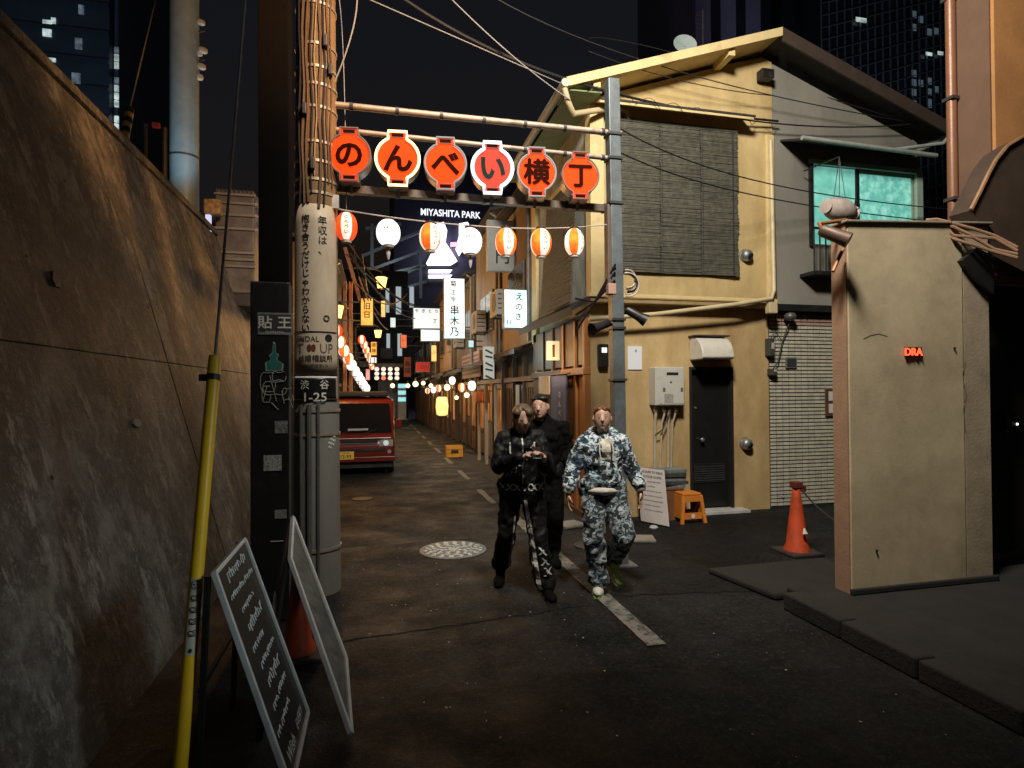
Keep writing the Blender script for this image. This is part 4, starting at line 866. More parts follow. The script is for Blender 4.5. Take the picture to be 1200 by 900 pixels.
# rounded awning: curved shell from the wall out towards the street
b = B(); prof = []
aw0 = aY(1138, 246, 4.1); aw1 = aY(1200, 152, 4.1)
P = [aY(px, py, 3.98) for px, py in ((1138, 246), (1143, 236), (1150, 222), (1158, 205), (1167, 188), (1180, 172), (1200, 160), (1240, 147), (1300, 138), (1380, 132), (1400, 330), (1300, 330), (1200, 318), (1165, 300))]
b.prism(P, (0, .2, 0)); b.build('awning', M('awning_black', (.05, .03, .02), .7, 0, .3, 3), db)
b = B(); b.tube(P[:10], .02, 8); b.build('awning_rim', M('awning_rim', (.30, .17, .09), .4, .4), db, smooth=True)
b = B(); b.prism([aY(px, py, 3.9) for px, py in ((1128, 305), (1145, 290), (1165, 300), (1165, 345), (1148, 330))], (0, .2, 0)); b.build('awning_bracket', black_metal, db)
b = B(); b.box((x2 + .08, 4.6, zp), (9, 4.8, zb - .61)); b.build('doorway_wall', M('doorway_dark', (.022, .018, .016), .7, 0, .3), db)
b = B(); b.box((x2 + .2, 4.57, zp), (x2 + 1.0, 4.6, 2.2)); b.build('door', M('door_dark', (.014, .012, .012), .5), db, bevel=.006)
b = B(); p = aY(1192, 497, 4.5); b.ball(p, .012, 10); b.build('indicator_lamp', E('indicator', (.95, .95, .8), 4), db)
b = B(); b.cbox(p + V((-.07, .04, .03)), (.13, .08, .17)); b.build('entry_phone', black_metal, db, bevel=.008)
# cone by the house, chain
cc = gp(934, 648); g = cone(cc, .74, 'orange traffic cone with black top bracket in front of the tiled wall')
b = B(); b.cbox(cc + V((0, 0, .74)), (.1, .1, .07)); b.cbox(cc + V((.06, -.02, .70)), (.07, .05, .07)); b.build('top_bracket', M('bracket_dark', (.10, .02, .015), .5), g, bevel=.01)
b = B(); P = [cc + V((-.03, -.145, .24)), cc + V((.02, -.145, .24)), cc + V((-.005, -.132, .295))]; b.prism(P, (0, .02, 0)); b.build('reflector', white_ink, g)
b = B(); b.tube(sag(cc + V((.07, 0, .68)), V((x0 + .3, 4.2, .55)), .06), .010, 6); tag(b.build('barrier_rope', rubber, smooth=True), 'black rope from the tall traffic cone to the stub wall', 'rope')

# ================================================================== THINGS ON THE YELLOW FACADE
# gas water heater with its pipes
hx0, hx1, hz0, hz1 = aY(768, 450, FY - .2).x, aY(802, 450, FY - .2).x, aY(785, 475, FY - .2).z, aY(785, 430, FY - .2).z
wh = T('water_heater', 'white gas water heater box with pipes on the ochre wall', 'water heater', ((hx0 + hx1) / 2, FY - .1, 0))
en = M('heater_enamel', (.52, .52, .48), .4, 0, .1, 5, .04, dirt=(.30, .26, .2), dscale=5, dthr=.64)
b = B(); b.box((hx0, FY - .2, hz0), (hx1, FY - .001, hz1)); b.build('casing', en, wh, bevel=.012)
b = B(); b.box((hx0 + .05, FY - .206, hz0 + .02), (hx1 - .015, FY - .2005, hz1 - .03)); cv = b.build('front_cover', en, wh, bevel=.003)
W_ = hx1 - hx0; H_ = hz1 - hz0
b = B(); b.box((hx0 + W_ * .38, FY - .212, hz0 + H_ * .79), (hx0 + W_ * .78, FY - .2065, hz0 + H_ * .86)); b.build('exhaust_slot', ink, cv, bevel=.002)
for u in (.25, .86): b = B(); b.box((hx0 + W_ * u, FY - .211, hz0 + H_ * .36), (hx0 + W_ * (u + .08), FY - .2065, hz0 + H_ * .46)); b.build('vent_louvre', M('vent_dark', (.12, .12, .11), .5), cv)
b = B(); b.box((hx0 + W_ * .3, FY - .2095, hz0 + H_ * .08), (hx0 + W_ * .6, FY - .2065, hz0 + H_ * .3)); b.build('rating_label', M('label_grey', (.3, .3, .28), .6, 0, .5, 60), cv)
b = B(); b.box((hx0 + W_ * .5, FY - .2095, hz0 + H_ * .58), (hx0 + W_ * .56, FY - .2065, hz0 + H_ * .62)); b.build('badge', dark_metal, cv)
for k, u in enumerate((.12, .42, .58, .8)):
    xx = hx0 + W_ * u; b = B(); pts = [(xx, FY - .1, hz0 + .01), (xx, FY - .1, hz0 - .12), (xx - .03 * (k % 2), FY - .08, hz0 - .25), (xx - .05 * (k % 2), FY - .06, .75), (xx - .05 * (k % 2), FY - .06, .35)]
    b.tube(pts, .02 if k % 2 == 0 else .014, 8); b.build('pipe', M('pipe_lag', (.42, .36, .27), .6, 0, .2), wh, smooth=True)
    b = B(); b.cyl((xx, FY - .1, hz0 - .05), (xx, FY - .1, hz0 - .09), .03, n=10); b.build('pipe_nut', steel, wh)
b = B(); b.cbox(aY(778, 552, FY - .08), (.1, .1, .1)); b.build('gas_meter_cock', steel, wh, bevel=.01)
b = B(); b.tube([(hx0 + W_ * .6, FY - .12, hz0 - .1), (hx0 + W_ * .3, FY - .13, hz0 - .35), (hx0 + W_ * .1, FY - .09, hz0 - .42)], .01, 6); b.build('cable', black_metal, wh, smooth=True)
# white notice plate by the post, wall lamp black box, meter boxes
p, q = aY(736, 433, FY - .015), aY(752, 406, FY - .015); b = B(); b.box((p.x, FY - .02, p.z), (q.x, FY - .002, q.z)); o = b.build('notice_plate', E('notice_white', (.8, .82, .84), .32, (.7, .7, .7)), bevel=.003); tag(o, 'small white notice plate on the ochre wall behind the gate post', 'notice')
b = B(); txt(b, '4', aY(745, 411, FY - .023), .07); b.build('lettering', ink, o)
c = aY(707, 416, FY - .06); g = T('wall_lantern', 'small black wall box lamp at the corner of the ochre house', 'wall lamp', c)
b = B(); b.box((c.x - .07, FY - .09, c.z - .17), (c.x + .07, FY - .003, c.z + .15)); b.build('housing', black_metal, g, bevel=.012)
b = B(); b.box((c.x - .035, FY - .096, c.z + .03), (c.x + .04, FY - .0905, c.z + .10)); b.build('glass', E('wall_lamp_glass', (.9, .9, .85), 1.0), g)
for i, (px, py, sx, sz, lb) in enumerate([(902, 407, .09, .26, 'narrow grey electric meter box at the joint of ochre and tiled walls'), (905, 436, .1, .1, 'small black junction box under the narrow meter box')]):
    c = aY(px, py, FY - .06); g = T('meter_box', lb, 'meter', c); b = B(); b.cbox(c, (sx, .11, sz)); b.build('casing', M('meter_dark', (.05, .05, .045), .5), g, bevel=.01)
    b = B(); b.cbox(c + V((.01, -.058, .02)), (sx * .5, .006, sz * .35)); b.build('window', M('meter_pane', (.35, .35, .3), .3), g)
    b = B(); b.tube([c + V((.02, 0, sz / 2)), c + V((.1, 0, sz / 2 + .1)), aY(917, 400, FY - .04), aY(925, 378, FY - .08)], .009, 6); b.build('conduit', black_metal, g, smooth=True)
c = aY(926, 372, FY - .12); g = T('camera_dome', 'dark domed security camera under the jetty above the tiled wall', 'security camera', c)
b = B(); b.lathe([(.02, .07), (.07, .06), (.09, .02), (.09, 0), (.07, -.03), (.03, -.05), (.001, -.055)], c, 18); b.build('dome', M('dome_grey', (.08, .08, .075), .3), g, smooth=True)
b = B(); b.cyl(c + V((0, 0, .06)), c + V((0, .08, .13)), .02, n=8); b.build('bracket', dark_metal, g)
c = aY(974, 470, FY - .05); g = T('framed_notice', 'brown framed notice on tiles beside the stub wall edge', 'notice', c); p, q = aY(968, 488, FY - .03), aY(992, 455, FY - .03)
b = B(); b.box((p.x, FY - .03, p.z), (q.x, FY - .006, q.z)); b.build('frame', M('frame_brown', (.09, .05, .03), .5), g, bevel=.005)
for k in range(2): zz = p.z + (q.z - p.z) * (.12 + .44 * k); b = B(); b.box((p.x + .05, FY - .036, zz), (q.x - .04, FY - .031, zz + (q.z - p.z) * .33)); b.build('paper', white_paint, g)
c = gp(908, 594) + V((0, -.05, 0)); g = T('tap_post', 'small grey tap at the foot of the tiled wall', 'tap', c)
b = B(); b.tube([c, c + V((0, 0, .14)), c + V((.04, -.03, .19)), c + V((.06, -.07, .16))], .02, 8); b.build('pipe', steel, g, smooth=True); b = B(); b.cbox(c + V((0, 0, .2)), (.09, .03, .03)); b.build('handle', steel, g)
# bundle of newspapers and leaning board, orange stool
c = gp(806, 611); 
st = T('plastic_stool', 'orange plastic step stool with square cut-out beside the black door', 'stool', c); om = M('stool_orange', (.60, .20, .03), .45, 0, .12, 6, .05)
hw, hd, hh, tp = .17, .15, .40, .8
b = B(); b.box((c.x - hw * tp, c.y - hd * tp, hh - .03), (c.x + hw * tp, c.y + hd * tp, hh)); b.build('seat', om, st, bevel=.01)
for sx in (-1, 1):
    for sy in (-1, 1): b = B(); b.bar((c.x + sx * hw, c.y + sy * hd, 0), (c.x + sx * hw * tp * .93, c.y + sy * hd * tp * .93, hh - .031), .045, .04, up=V((0, 1, 0))); b.build('leg', om, st, bevel=.004)
for sy in (-1, 1):
    b = B(); y = c.y + sy * hd * .84; b.box((c.x - hw * .72, y - .008, hh - .11), (c.x + hw * .72, y + .008, hh - .031)); b.build('apron', om, st); b = B(); b.box((c.x - hw * .78, y - .011, .06), (c.x + hw * .78, y + .011, .14)); b.build('lower_rail', om, st)
for sx in (-1, 1):
    b = B(); x = c.x + sx * hw * .86; b.box((x - .008, c.y - hd * .7, .06), (x + .008, c.y + hd * .7, hh - .031)); b.build('side_panel', om, st)
b = B(); b.cyl((c.x, c.y - hd * .84 - .013, .1), (c.x, c.y - hd * .84 - .012, .1), .028, n=12); b.build('badge', white_ink, st)
# magazine stack on a low box behind the board
c2 = gp(785, 611) + V((.04, .18, 0))
bx = T('storage_box', 'low brown storage box behind the printed board', 'box', c2); b = B(); b.box((c2.x - .27, c2.y - .16, 0), (c2.x + .18, c2.y + .16, .42)); b.build('casing', M('box_brown', (.16, .07, .03), .6, 0, .3), bx, bevel=.008)
b = B(); b.box((c2.x - .28, c2.y - .17, .4205), (c2.x + .19, c2.y + .17, .44)); b.build('lid', M('box_brown', (.16, .07, .03)), bx, bevel=.004)
zz = .441
for k in range(5):
    hk = random.uniform(.04, .065); m = Matrix.Translation((c2.x - .02 + random.uniform(-.02, .02), c2.y + random.uniform(-.02, .02), zz)) @ Matrix.Rotation(random.uniform(-.08, .08), 4, 'Z')
    b = B(); b.box((-.26, -.16, 0), (.26, .16, hk - .002), m=m)
    for j in range(3): b.box((-.262, -.163, hk * (.2 + .27 * j)), (.262, .163, hk * (.3 + .27 * j)), m=m)
    tag(b.build('magazine_bundle', M('mag%d' % (k % 2), ((.16, .19, .19), (.05, .06, .06))[k % 2], .5, 0, .6, 14), bevel=.004), ['lowest', 'second lowest', 'middle', 'second highest', 'topmost'][k] + ' magazine bundle of the pile behind the printed board', 'magazines', 'pile of magazine bundles'); zz += hk
# printed guide board leaning
g = T('guide_board', 'white printed guide board leaning beside the orange stool', 'sign', gp(770, 614))
Y0 = gp(770, 614).y
bl_, br_, tl, tr = gp(751, 612), gp(784, 619), None, None
rt = (br_ - bl_); rt.z = 0; up = V((.02, .16, .72)); tl = bl_ + up + V((.0, 0, 0)); tr = br_ + up
n_ = rt.cross(up).normalized(); n_ = n_ if n_.y < 0 else -n_
b = B(); b.prism([bl_ + V((0, 0, .02)), br_ + V((0, 0, .02)), tr, tl], -n_ * .012); bo = b.build('board', M('board_white', (.60, .55, .54), .6, 0, .08), g, bevel=.003)
b = B(); rn = rt.normalized(); un = up.normalized(); wd = rt.length
for k, (tx, s_) in enumerate([('MAKE SURE TO READ', .042), ('THE YOUR GUIDE', .042), ('There is a one-hot seating charge', .028), ('per Person', .028), ('Please refrain from noisy chat', .028), ('Outdoor drinking is not allowed', .028), ('No photos for the photography', .028), ('Smoking and drinking', .028), ('in the street are prohibited', .028), ('Open 18:00 - 0:00', .046), ('For more business inquiries', .028)]):
    b = B(); c = (tl + tr) / 2 - un * (.045 + .063 * k) + n_ * .002; txt(b, tx, c, s_, right=rn, up=un, bold=.02, sx=min(1, (wd - .03) / (len(tx) * s_ * .56))); b.build('lettering', ink, bo)
b = B(); b.bar((tl + tr) / 2 - n_ * .03 - un * .1, (bl_ + br_) / 2 - n_ * .1 + V((0, .18, .01)), .02, .02); b.build('prop', dark_metal, g)
b = B(); p = gp(766, 620); b.ball(p + V((0, 0, .02)), (.06, .05, .03), 10); tag(b.build('crumpled_bag', M('bag_pale', (.4, .4, .4), .5, 0, .4, 20, .8, 20)), 'crumpled pale plastic bag below the printed board', 'bag')
# manhole cover
c = gp(531, 645); g = T('manhole_cover', 'pale patterned round manhole cover in the road', 'manhole cover', V((c.x, c.y, .004)))
b = B(); b.lathe([(.37, .004), (.37, .012), (.345, .012), (.343, .009), (.0, .009)], V((c.x, c.y, 0)), 48); b.build('frame', M('manhole_iron', (.16, .165, .165), .45, .5, .3, 9, .2), g)
b = B()
for r_ in (.305, .26, .215, .17, .125, .08, .035):
    n = max(5, int(r_ * 62)); 
    for k in range(n):
        a = 2 * math.pi * k / n + r_ * 40; m = Matrix.Translation((c.x, c.y, .009)) @ Matrix.Rotation(a, 4, 'Z') @ Matrix.Translation((r_, 0, 0)) @ Matrix.Rotation(random.choice((.0, .7, -.7)), 4, 'Z')
        b.box((-.017, -.026, 0), (.017, .026, .008), m=m)
o = b.build('raised_pattern', M('manhole_stud', (.62, .63, .62), .4, .4, .3, 20), g); o['kind'] = 'stuff'
for px, py in ((425, 585), (690, 640)):
    p = gp(px, py); b = B(); b.lathe([(.17, .005), (.17, .014), (.15, .014), (.148, .010), (0, .010)], V((p.x, p.y, 0)), 28); tag(b.build('utility_cover', M('cover_dark', (.06, .055, .05), .5, .4, .3)), 'small dark round utility cover ' + ('behind the manhole cover' if px < 500 else 'near the white edge line'), 'utility cover')

# ================================================================== OVERHEAD CABLES
ck = M('cable_black', (.012, .012, .012), .6); cg = M('cable_grey', (.28, .26, .25), .5)
CB = [((435, -30, 6.5), (662, 92, 7.0), (912, 142, 7.3), .016, ck, 'thick black telephone cable sweeping past the gable'),
      ((662, 92, 7.0), (912, 145, 7.25), (1110, 140, 7.2), .010, ck, 'black cable continuing along the grey house under the thick one'),
      ((520, -10, 6.5), (600, 65, 6.8), (668, 117, 7.0), .008, cg, 'pale service wire dropping steeply to the house eaves'),
      ((400, -15, 6.0), (560, 55, 6.6), (690, 112, 7.2), .006, cg, 'thin brown wire running under the telephone cable'),
      ((560, -15, 7), (800, 85, 7.1), (1110, 150, 7.3), .007, ck, 'thin black wire crossing the top of the gable'),
      ((690, 60, 7.0), (800, 95, 7.1), (905, 112, 7.2), .006, ck, 'thin black wire along the gable under the soffit'),
      ((725, 150, 5.6), (900, 215, 6.8), (1110, 245, 7.2), .008, ck, 'black wire from the gate post to the teal window'),
      ((725, 178, 5.6), (900, 232, 6.8), (1120, 262, 7.2), .008, ck, 'lower black wire from the gate post to the teal window'),
      ((418, -10, 5.4), (412, 40, 5.4), (386, 110, 5.45), .007, cg, 'pale loose wire dropping beside the utility pole'),
      ((395, -10, 5.6), (402, 60, 5.6), (406, 248, 5.5), .004, cg, 'thin vertical wire hanging beside the utility pole'),
      ((690, 45, 7.4), (820, 70, 7.6), (1115, 160, 7.2), .006, ck, 'thin black wire from the dish side to the far gutter')]
for a, m_, c, r_, mt, lb in CB:
    p0, pm2, p1 = aY(*a), aY(*m_), aY(*c); pts = []
    for i in range(21):
        t_ = i / 20; pts.append(p0 * ((1 - t_) * (1 - 2 * t_)) + pm2 * (4 * t_ * (1 - t_)) + p1 * (t_ * (2 * t_ - 1)))
    b = B(); b.tube(pts, r_, 6); tag(b.build('overhead_cable', mt, smooth=True), lb, 'cable', 'overhead cables')
p0, p1 = aY(690, 100, 7.0), aY(912, 142, 7.3)        # spiral hanger round the thick cable
b = B(); b.tube([p0.lerp(p1, i / 120) + V((0, .05 * math.cos(i * .42), .05 * math.sin(i * .42) - .05 - .03 * math.sin(3.14 * i / 120))) for i in range(121)], .004, 5); tag(b.build('cable_spiral', ck), 'thin spiral hanger wound round the thick telephone cable', 'cable')
b = B(); p = aY(897, 88, 7.3); b.cbox(p, (.2, .14, .13)); tag(b.build('cable_box', black_metal, bevel=.01), 'black cable joint box hanging near the gable corner', 'joint box')
# dish and antenna on the roof
c = aY(802, 54, 8.2); g = T('satellite_dish', 'pale satellite dish showing above the roof edge', 'satellite dish', c)
b = B(); b.lathe([(.001, .0), (.10, .012), (.18, .045), (.185, .045), (.10, .004), (.001, -.01)], c, 24, ax=V((-.2, -1, .3)).normalized()); b.build('reflector', M('dish_grey', (.35, .42, .42), .4), g, smooth=True)
b = B(); b.cyl(c, (c.x + .02, c.y + .1, zroof(c.x) + .05), .02, n=8); b.build('mast', grey_metal, g)
c = aY(824, 62, 8.6); g = T('antenna', 'thin roof aerial with cross bars beside the dish', 'antenna', c)
b = B(); b.cyl(V((c.x, c.y, zroof(c.x))), V((c.x, c.y, aY(824, 12, 8.6).z)), .012, n=6); b.build('mast', dark_metal, g)
for k in range(5): z = aY(824, 14 + 5 * k, 8.6).z; b = B(); b.bar((c.x - .12, c.y, z), (c.x + .12, c.y + .08, z + .03), .008, .008); b.build('element', dark_metal, g)
# ================================================================== ALLEY: bars along the far side of the house
sheetm = M('corrugated_grey', (.20, .19, .175), .6, .3, .3, 3, .2, 20, dirt=(.10, .06, .035), dscale=2, dthr=.55, streak=3)
tanw = M('tan_wall', (.24, .17, .11), .8, 0, .2, 3, .3, dirt=(.16, .10, .06), dscale=1.6, dthr=.56, streak=2)
browns = [M('old_brown', (.05, .036, .027), .75, 0, .35, 3, .2, streak=4), M('old_red_brown', (.06, .034, .024), .75, 0, .35, 3, .2, streak=4), M('old_grey', (.11, .108, .10), .8, 0, .3, 3, .2, streak=3)]
bulb = E('bar_bulb', (1, .74, .38), 16)
def barhouse(y0, y1, X, h_, ez, label, upm, lo, lit=None, side=1, back=3.0):
    """narrow two-storey bar; side = +1: stands on the +x side of the alley"""
    g = T('bar_house', label, 'bar', (X, (y0 + y1) / 2, 0), 'small bars along the alley'); s_ = side
    def bx(n, a, c, m, bevel=.0, parent=g):
        b = B(); b.box((min(a[0], c[0]), a[1], a[2]), (max(a[0], c[0]), c[1], c[2])); return b.build(n, m, parent, bevel=bevel)
    bx('upper_wall', (X, y0 + .02, ez), (X + s_ * back, y1 - .02, h_), upm)
    bx('lower_wall', (X + s_ * .12, y0 + .02, 0), (X + s_ * back, y1 - .02, ez - .002), lo)
    b = B(); b.prism([(X + s_ * .1, y0, ez + .12), (X - s_ * .38, y0, ez - .06), (X - s_ * .38, y0, ez - .10), (X + s_ * .1, y0, ez + .06)], (0, y1 - y0, 0)); b.build('pent_roof', pent, g)
    bx('fascia', (X - s_ * .392, y0, ez - .15), (X - s_ * .381, y1, ez - .05), pent)
    b = B(); b.prism([(X - s_ * .25, y0 - .05, h_), (X + s_ * back, y0 - .05, h_ + .5), (X + s_ * back, y0 - .05, h_ + .56), (X - s_ * .25, y0 - .05, h_ + .06)], (0, y1 - y0 + .1, 0)); b.build('roof', tile_roof, g)
    n = max(2, int((y1 - y0) / .85)); L_ = (y1 - y0) / n
    for i in range(n + 1): bx('timber_post', (X + s_ * .02, y0 + i * L_ - (.05 if i == n else -.002), 0), (X + s_ * .115, y0 + i * L_ + (-.002 if i == n else .06), ez - .12), random.choice((wood_mid, wood_dark, lo)), .005)
    for i in range(n):
        a, c = y0 + i * L_ + .07, y0 + (i + 1) * L_ - .01
        if i % 2 == 0:
            d = bx('door', (X + s_ * .06, a, .05), (X + s_ * .119, c, 1.95), wood_mid, .004)
            for k in range(5): bx('lattice_slat', (X + s_ * .045, a + (c - a) * (k + .4) / 5, .6), (X + s_ * .0595, a + (c - a) * (k + .4) / 5 + .025, 1.85), wood_dark, 0, d)
            if lit: bx('door_pane', (X + s_ * .0535, a + .06, .75), (X + s_ * .0597, c - .06, 1.8), lit, 0, d)
        else:
            for k in range(4): bx('timber_board', (X + s_ * (.075 + .008 * (k % 2)), a + (c - a) * k / 4, .06), (X + s_ * .119, a + (c - a) * (k + 1) / 4 - .004, .95), wood_dark if random.random() < .6 else lo, .003)
            w_ = bx('window', (X + s_ * .08, a, 1.0), (X + s_ * .119, c, 1.9), lit or M('dark_glass', (.01, .012, .012)))
            for k in range(3): bx('window_bar', (X + s_ * .06, a + (c - a) * (k + .7) / 3.4, 1.0), (X + s_ * .0795, a + (c - a) * (k + .7) / 3.4 + .02, 1.9), wood_dark, 0, w_)
    bx('lintel', (X + s_ * .01, y0 + .01, 1.97), (X + s_ * .119, y1 - .01, 2.07), wood_mid, .005)
    b = B(); b.tube([(X - s_ * .06, y0 + .15, ez + .1), (X - s_ * .06, y0 + .15, h_ - .1), (X - s_ * .2, y0 + .15, h_)], .04, 8); b.build('downpipe', grey_metal, g, smooth=True)
    nu = max(1, int((y1 - y0) / 1.7))                 # upstairs windows
    for i in range(nu):
        a = y0 + (y1 - y0) * (i + .22) / nu; c = a + (y1 - y0) * .5 / nu; z0 = ez + .75; z1 = min(h_ - .35, ez + 1.75)
        w_ = bx('window', (X - s_ * .045, a, z0), (X - s_ * .002, c, z1), M('frame_grey', (.14, .14, .135), .5), .004)
        for k in range(2): bx('pane', (X - s_ * .052, a + .04 + (c - a) * .5 * k, z0 + .05), (X - s_ * .0455, a - .03 + (c - a) * .5 * (k + 1), z1 - .05), M('pane_dark', (.02, .026, .028), .12), 0, w_)
    return g
warm = EN('paper_window_warm', (.55, .22, .05), (.9, .5, .18), .55, 3); dimwarm = EN('paper_window_dim', (.3, .13, .04), (.5, .25, .09), .28, 3)
RB = [(10.45, 13.2, 2.89, 5.6, 2.62, 'narrow bar with tan upper wall hung with a white box sign', tanw, browns[0], None),
      (13.25, 16.6, 2.85, 6.0, 2.55, 'bar with grey sheet upper wall and a bill panel on it', sheetm, browns[2], dimwarm),
      (16.65, 20.4, 2.80, 5.2, 2.50, 'bar with weathered brown upper wall behind the cyan edged sign', browns[2], browns[1], dimwarm),
      (20.45, 25.2, 2.72, 5.6, 2.5, 'bar with pale timber corner post far down the alley', tanw, browns[0], warm),
      (25.25, 31.0, 2.62, 4.8, 2.45, 'dark brown bar with glowing bulb far down the alley', browns[1], browns[0], dimwarm),
      (31.05, 39.0, 2.55, 5.0, 2.45, 'farthest dark bar on the side of the edge line', browns[0], browns[1], None)]
for a in RB: barhouse(*a)
LB = [(13.9, 17.6, -1.25, 5.2, 2.75, 'timber bar lit orange behind the parked van', browns[1], browns[0], warm), (17.7, 22.5, -1.22, 5.6, 2.7, 'dark timber bar hung with a row of white lanterns', browns[0], browns[1], dimwarm),
      (22.6, 29.0, -1.15, 5.0, 2.6, 'dark bar beyond the lantern row', browns[2], browns[0], warm), (29.1, 40.0, -1.0, 5.0, 2.5, 'farthest dark bar on the van side', browns[0], browns[1], None)]
for a in LB: barhouse(*a, side=-1)
# alley lamps: hexagonal glass lanterns and bulbs
def alley_lamp(p, s_, label, energy, arm_x):
    g = T('alley_lamp', label, 'lamp', p - V((0, 0, s_ * .6)), 'orange lamps of the alley')
    b = B(); b.lathe([(s_ * .30, -s_ * .5), (s_ * .48, s_ * .4)], p, 6); b.build('glass', E('lamp_glass', (1, .56, .14), 14), g)
    b = B(); b.lathe([(s_ * .58, s_ * .405), (s_ * .5, s_ * .5), (s_ * .15, s_ * .75), (s_ * .05, s_ * .95)], p, 6); b.build('cap', black_metal, g)
    b = B(); b.lathe([(s_ * .1, -s_ * .62), (s_ * .32, -s_ * .51)], p, 6); b.build('base', black_metal, g)
    b = B(); b.tube([p + V((0, 0, s_ * .9)), p + V((arm_x * .3, .1, s_ * 1.3)), p + V((arm_x, .25, s_ * 1.25))], .025, 6); b.build('arm', black_metal, g, smooth=True)
    lamp('POINT', g, p + V((0, -.35, -.1)), energy, (1, .47, .12), .12)
alley_lamp(aY(395, 365, 13.4), .30, 'orange glass lamp glowing beside the utility pole above the lantern row', 340, -.35)
alley_lamp(aY(447, 331, 17.0), .34, 'orange glass lamp glowing above the yellow plank sign', 260, -.95)
alley_lamp(aY(443, 391, 23.0), .30, 'small round orange lamp above the far orange kanji sign', 320, -.8)
def bulb_lamp(p, r_, label, en, col=(1, .72, .36)):
    g = T('bulb_lamp', label, 'lamp', p, 'bare bulbs under the bar eaves')
    b = B(); b.ball(p, r_, 14); b.build('bulb', bulb, g, smooth=True)
    b = B(); b.cyl(p + V((0, 0, r_ * .8)), p + V((0, 0, r_ * 2.2)), r_ * .4, n=8); b.build('socket', black_metal, g)
    b = B(); b.tube([p + V((0, 0, r_ * 2)), p + V((.25, 0, r_ * 3))], .012, 5); b.build('bracket', black_metal, g)
    lamp('POINT', g, p + V((-.12, -.2, 0)), en, col, .08)
bulb_lamp(aY(524, 454, 18.6), .10, 'bare white bulb over a bar door behind the yellow lantern', 32)
bulb_lamp(aY(547, 463, 15.2), .07, 'small bare bulb over the door with orange curtain', 22)
bulb_lamp(aY(487, 450, 27.0), .13, 'bare yellow bulb far down the alley by red sign', 45)
for k, (px, py, Y, r_) in enumerate([(505, 452, 22.0, .08), (496, 449, 25.0, .09), (478, 452, 33.0, .12), (535, 466, 17.0, .06), (460, 452, 31.0, .12)]):
    bulb_lamp(aY(px, py, Y), r_, ['added bare bulb between the yellow lantern and the far red sign', 'added bare bulb just before the red sign down the alley', 'very small added bulb near the vanishing point by the lantern grid', 'small added bulb beside the yellow lantern towards the curtain', 'very small added bulb under the far lantern grid'][k], 14)  # extra bulbs added to make the far alley brighter
for k, (py_, yb_) in enumerate([(3.3, 14.6), (3.2, 18.4), (3.4, 12.0)]):
    X_ = 2.50; g = T('air_conditioner', ['grey air conditioner unit on the grey sheet wall', 'grey air conditioner unit under the tall cyan edged sign', 'grey air conditioner unit on the tan wall'][k], 'air conditioner', (X_, yb_, py_)); ac = M('ac_grey', (.30, .29, .27), .6, 0, .2)
    b = B(); b.box((X_, yb_, py_), (X_ + .27, yb_ + .75, py_ + .55)); b.build('casing', ac, g, bevel=.02)
    b = B(); b.lathe([(.2, 0), (.2, .01), (.17, .012), (.0, .012)], V((X_, yb_ + .3, py_ + .28)), 20, ax=(-1, 0, 0)); b.build('fan_grille', dark_metal, g)
    for dz_ in (.12, .22, .32, .42): b = B(); b.box((X_ + .03, yb_ - .006, py_ + dz_), (X_ + .24, yb_ - .001, py_ + dz_ + .03)); b.build('louvre_slat', dark_metal, g)
    for dy in (.1, .6): b = B(); b.bar((X_ + .02, yb_ + dy, py_ - .02), (2.9, yb_ + dy, py_ - .02), .03, .03); b.build('bracket', dark_metal, g)
# yellow paper lantern under the eaves, orange half curtain, dark blue curtain
c = aY(518, 476, 18.2); g = T('yellow_lantern', 'yellow glowing paper lantern under the bar eaves', 'lantern', c)
b = B(); b.lathe([(.10, -.3), (.17, -.26), (.2, 0), (.17, .26), (.1, .3)], c, 16); b.build('paper_shade', EN('paper_yellow', (.9, .55, .10), (1, .85, .35), 1.3, 8), g, smooth=True)
for s_ in (-1, 1): b = B(); b.lathe([(.11, -.015), (.11, .015)], c + V((0, 0, .31 * s_)), 14); b.build('cap_ring', lan_cap, g)
def curtain(p0, p1, h_, n, mat, name, label, rod=True):
    g = T(name, label, 'curtain', p0.lerp(p1, .5) - V((0, 0, h_)))
    d = (p1 - p0); L_ = d.length; d.normalize(); nn = V((0, 0, 1)).cross(d)
    if rod: b = B(); b.cyl(p0 - d * .1, p1 + d * .1, .014, n=8); b.build('rod', wood_dark, g)
    for k in range(n):
        vs = []; m_ = 10
        for j in range(5):
            for i in range(m_ + 1):
                u = (k + .02 + .96 * i / m_) / n; vs.append(p0 + d * (L_ * u) - V((0, 0, h_ * j / 4)) + nn * (.018 * math.sin(i * 1.1 + k) * (j / 4)))
        b = B(); b.add(vs, [(j * (m_ + 1) + i, j * (m_ + 1) + i + 1, (j + 1) * (m_ + 1) + i + 1, (j + 1) * (m_ + 1) + i) for j in range(4) for i in range(m_)])
        o = b.build('cloth_panel', mat, g, smooth=True); md = o.modifiers.new('s', 'SOLIDIFY'); md.thickness = .006
    return g
q0 = aY(557, 458, 14.6); q1 = aY(573, 458, 14.2); curtain(q0, q1, .30, 4, M('noren_orange', (.42, .14, .06), .8, 0, .2), 'half_curtain', 'short orange curtain of four panels over a bar door')
nx = CX - .17
q0 = aX(645, 434, nx); q1 = aX(665, 434, nx)
ng = curtain(V((nx, q0.y, 2.03)), V((nx, q0.y - (q0.y - q1.y), 2.03)), .90, 1, M('noren_navy', (.05, .065, .16), .85, 0, .2), 'long_curtain', 'long dark blue curtain with white lettering on the orange wooden front')
b = B(); vtxt(b, 'のんべい', V((nx - .03, (q0.y * .35 + q1.y * .65), 1.72)), .12, .14, right=(0, -1, 0)); b.build('lettering', white_ink, ng)
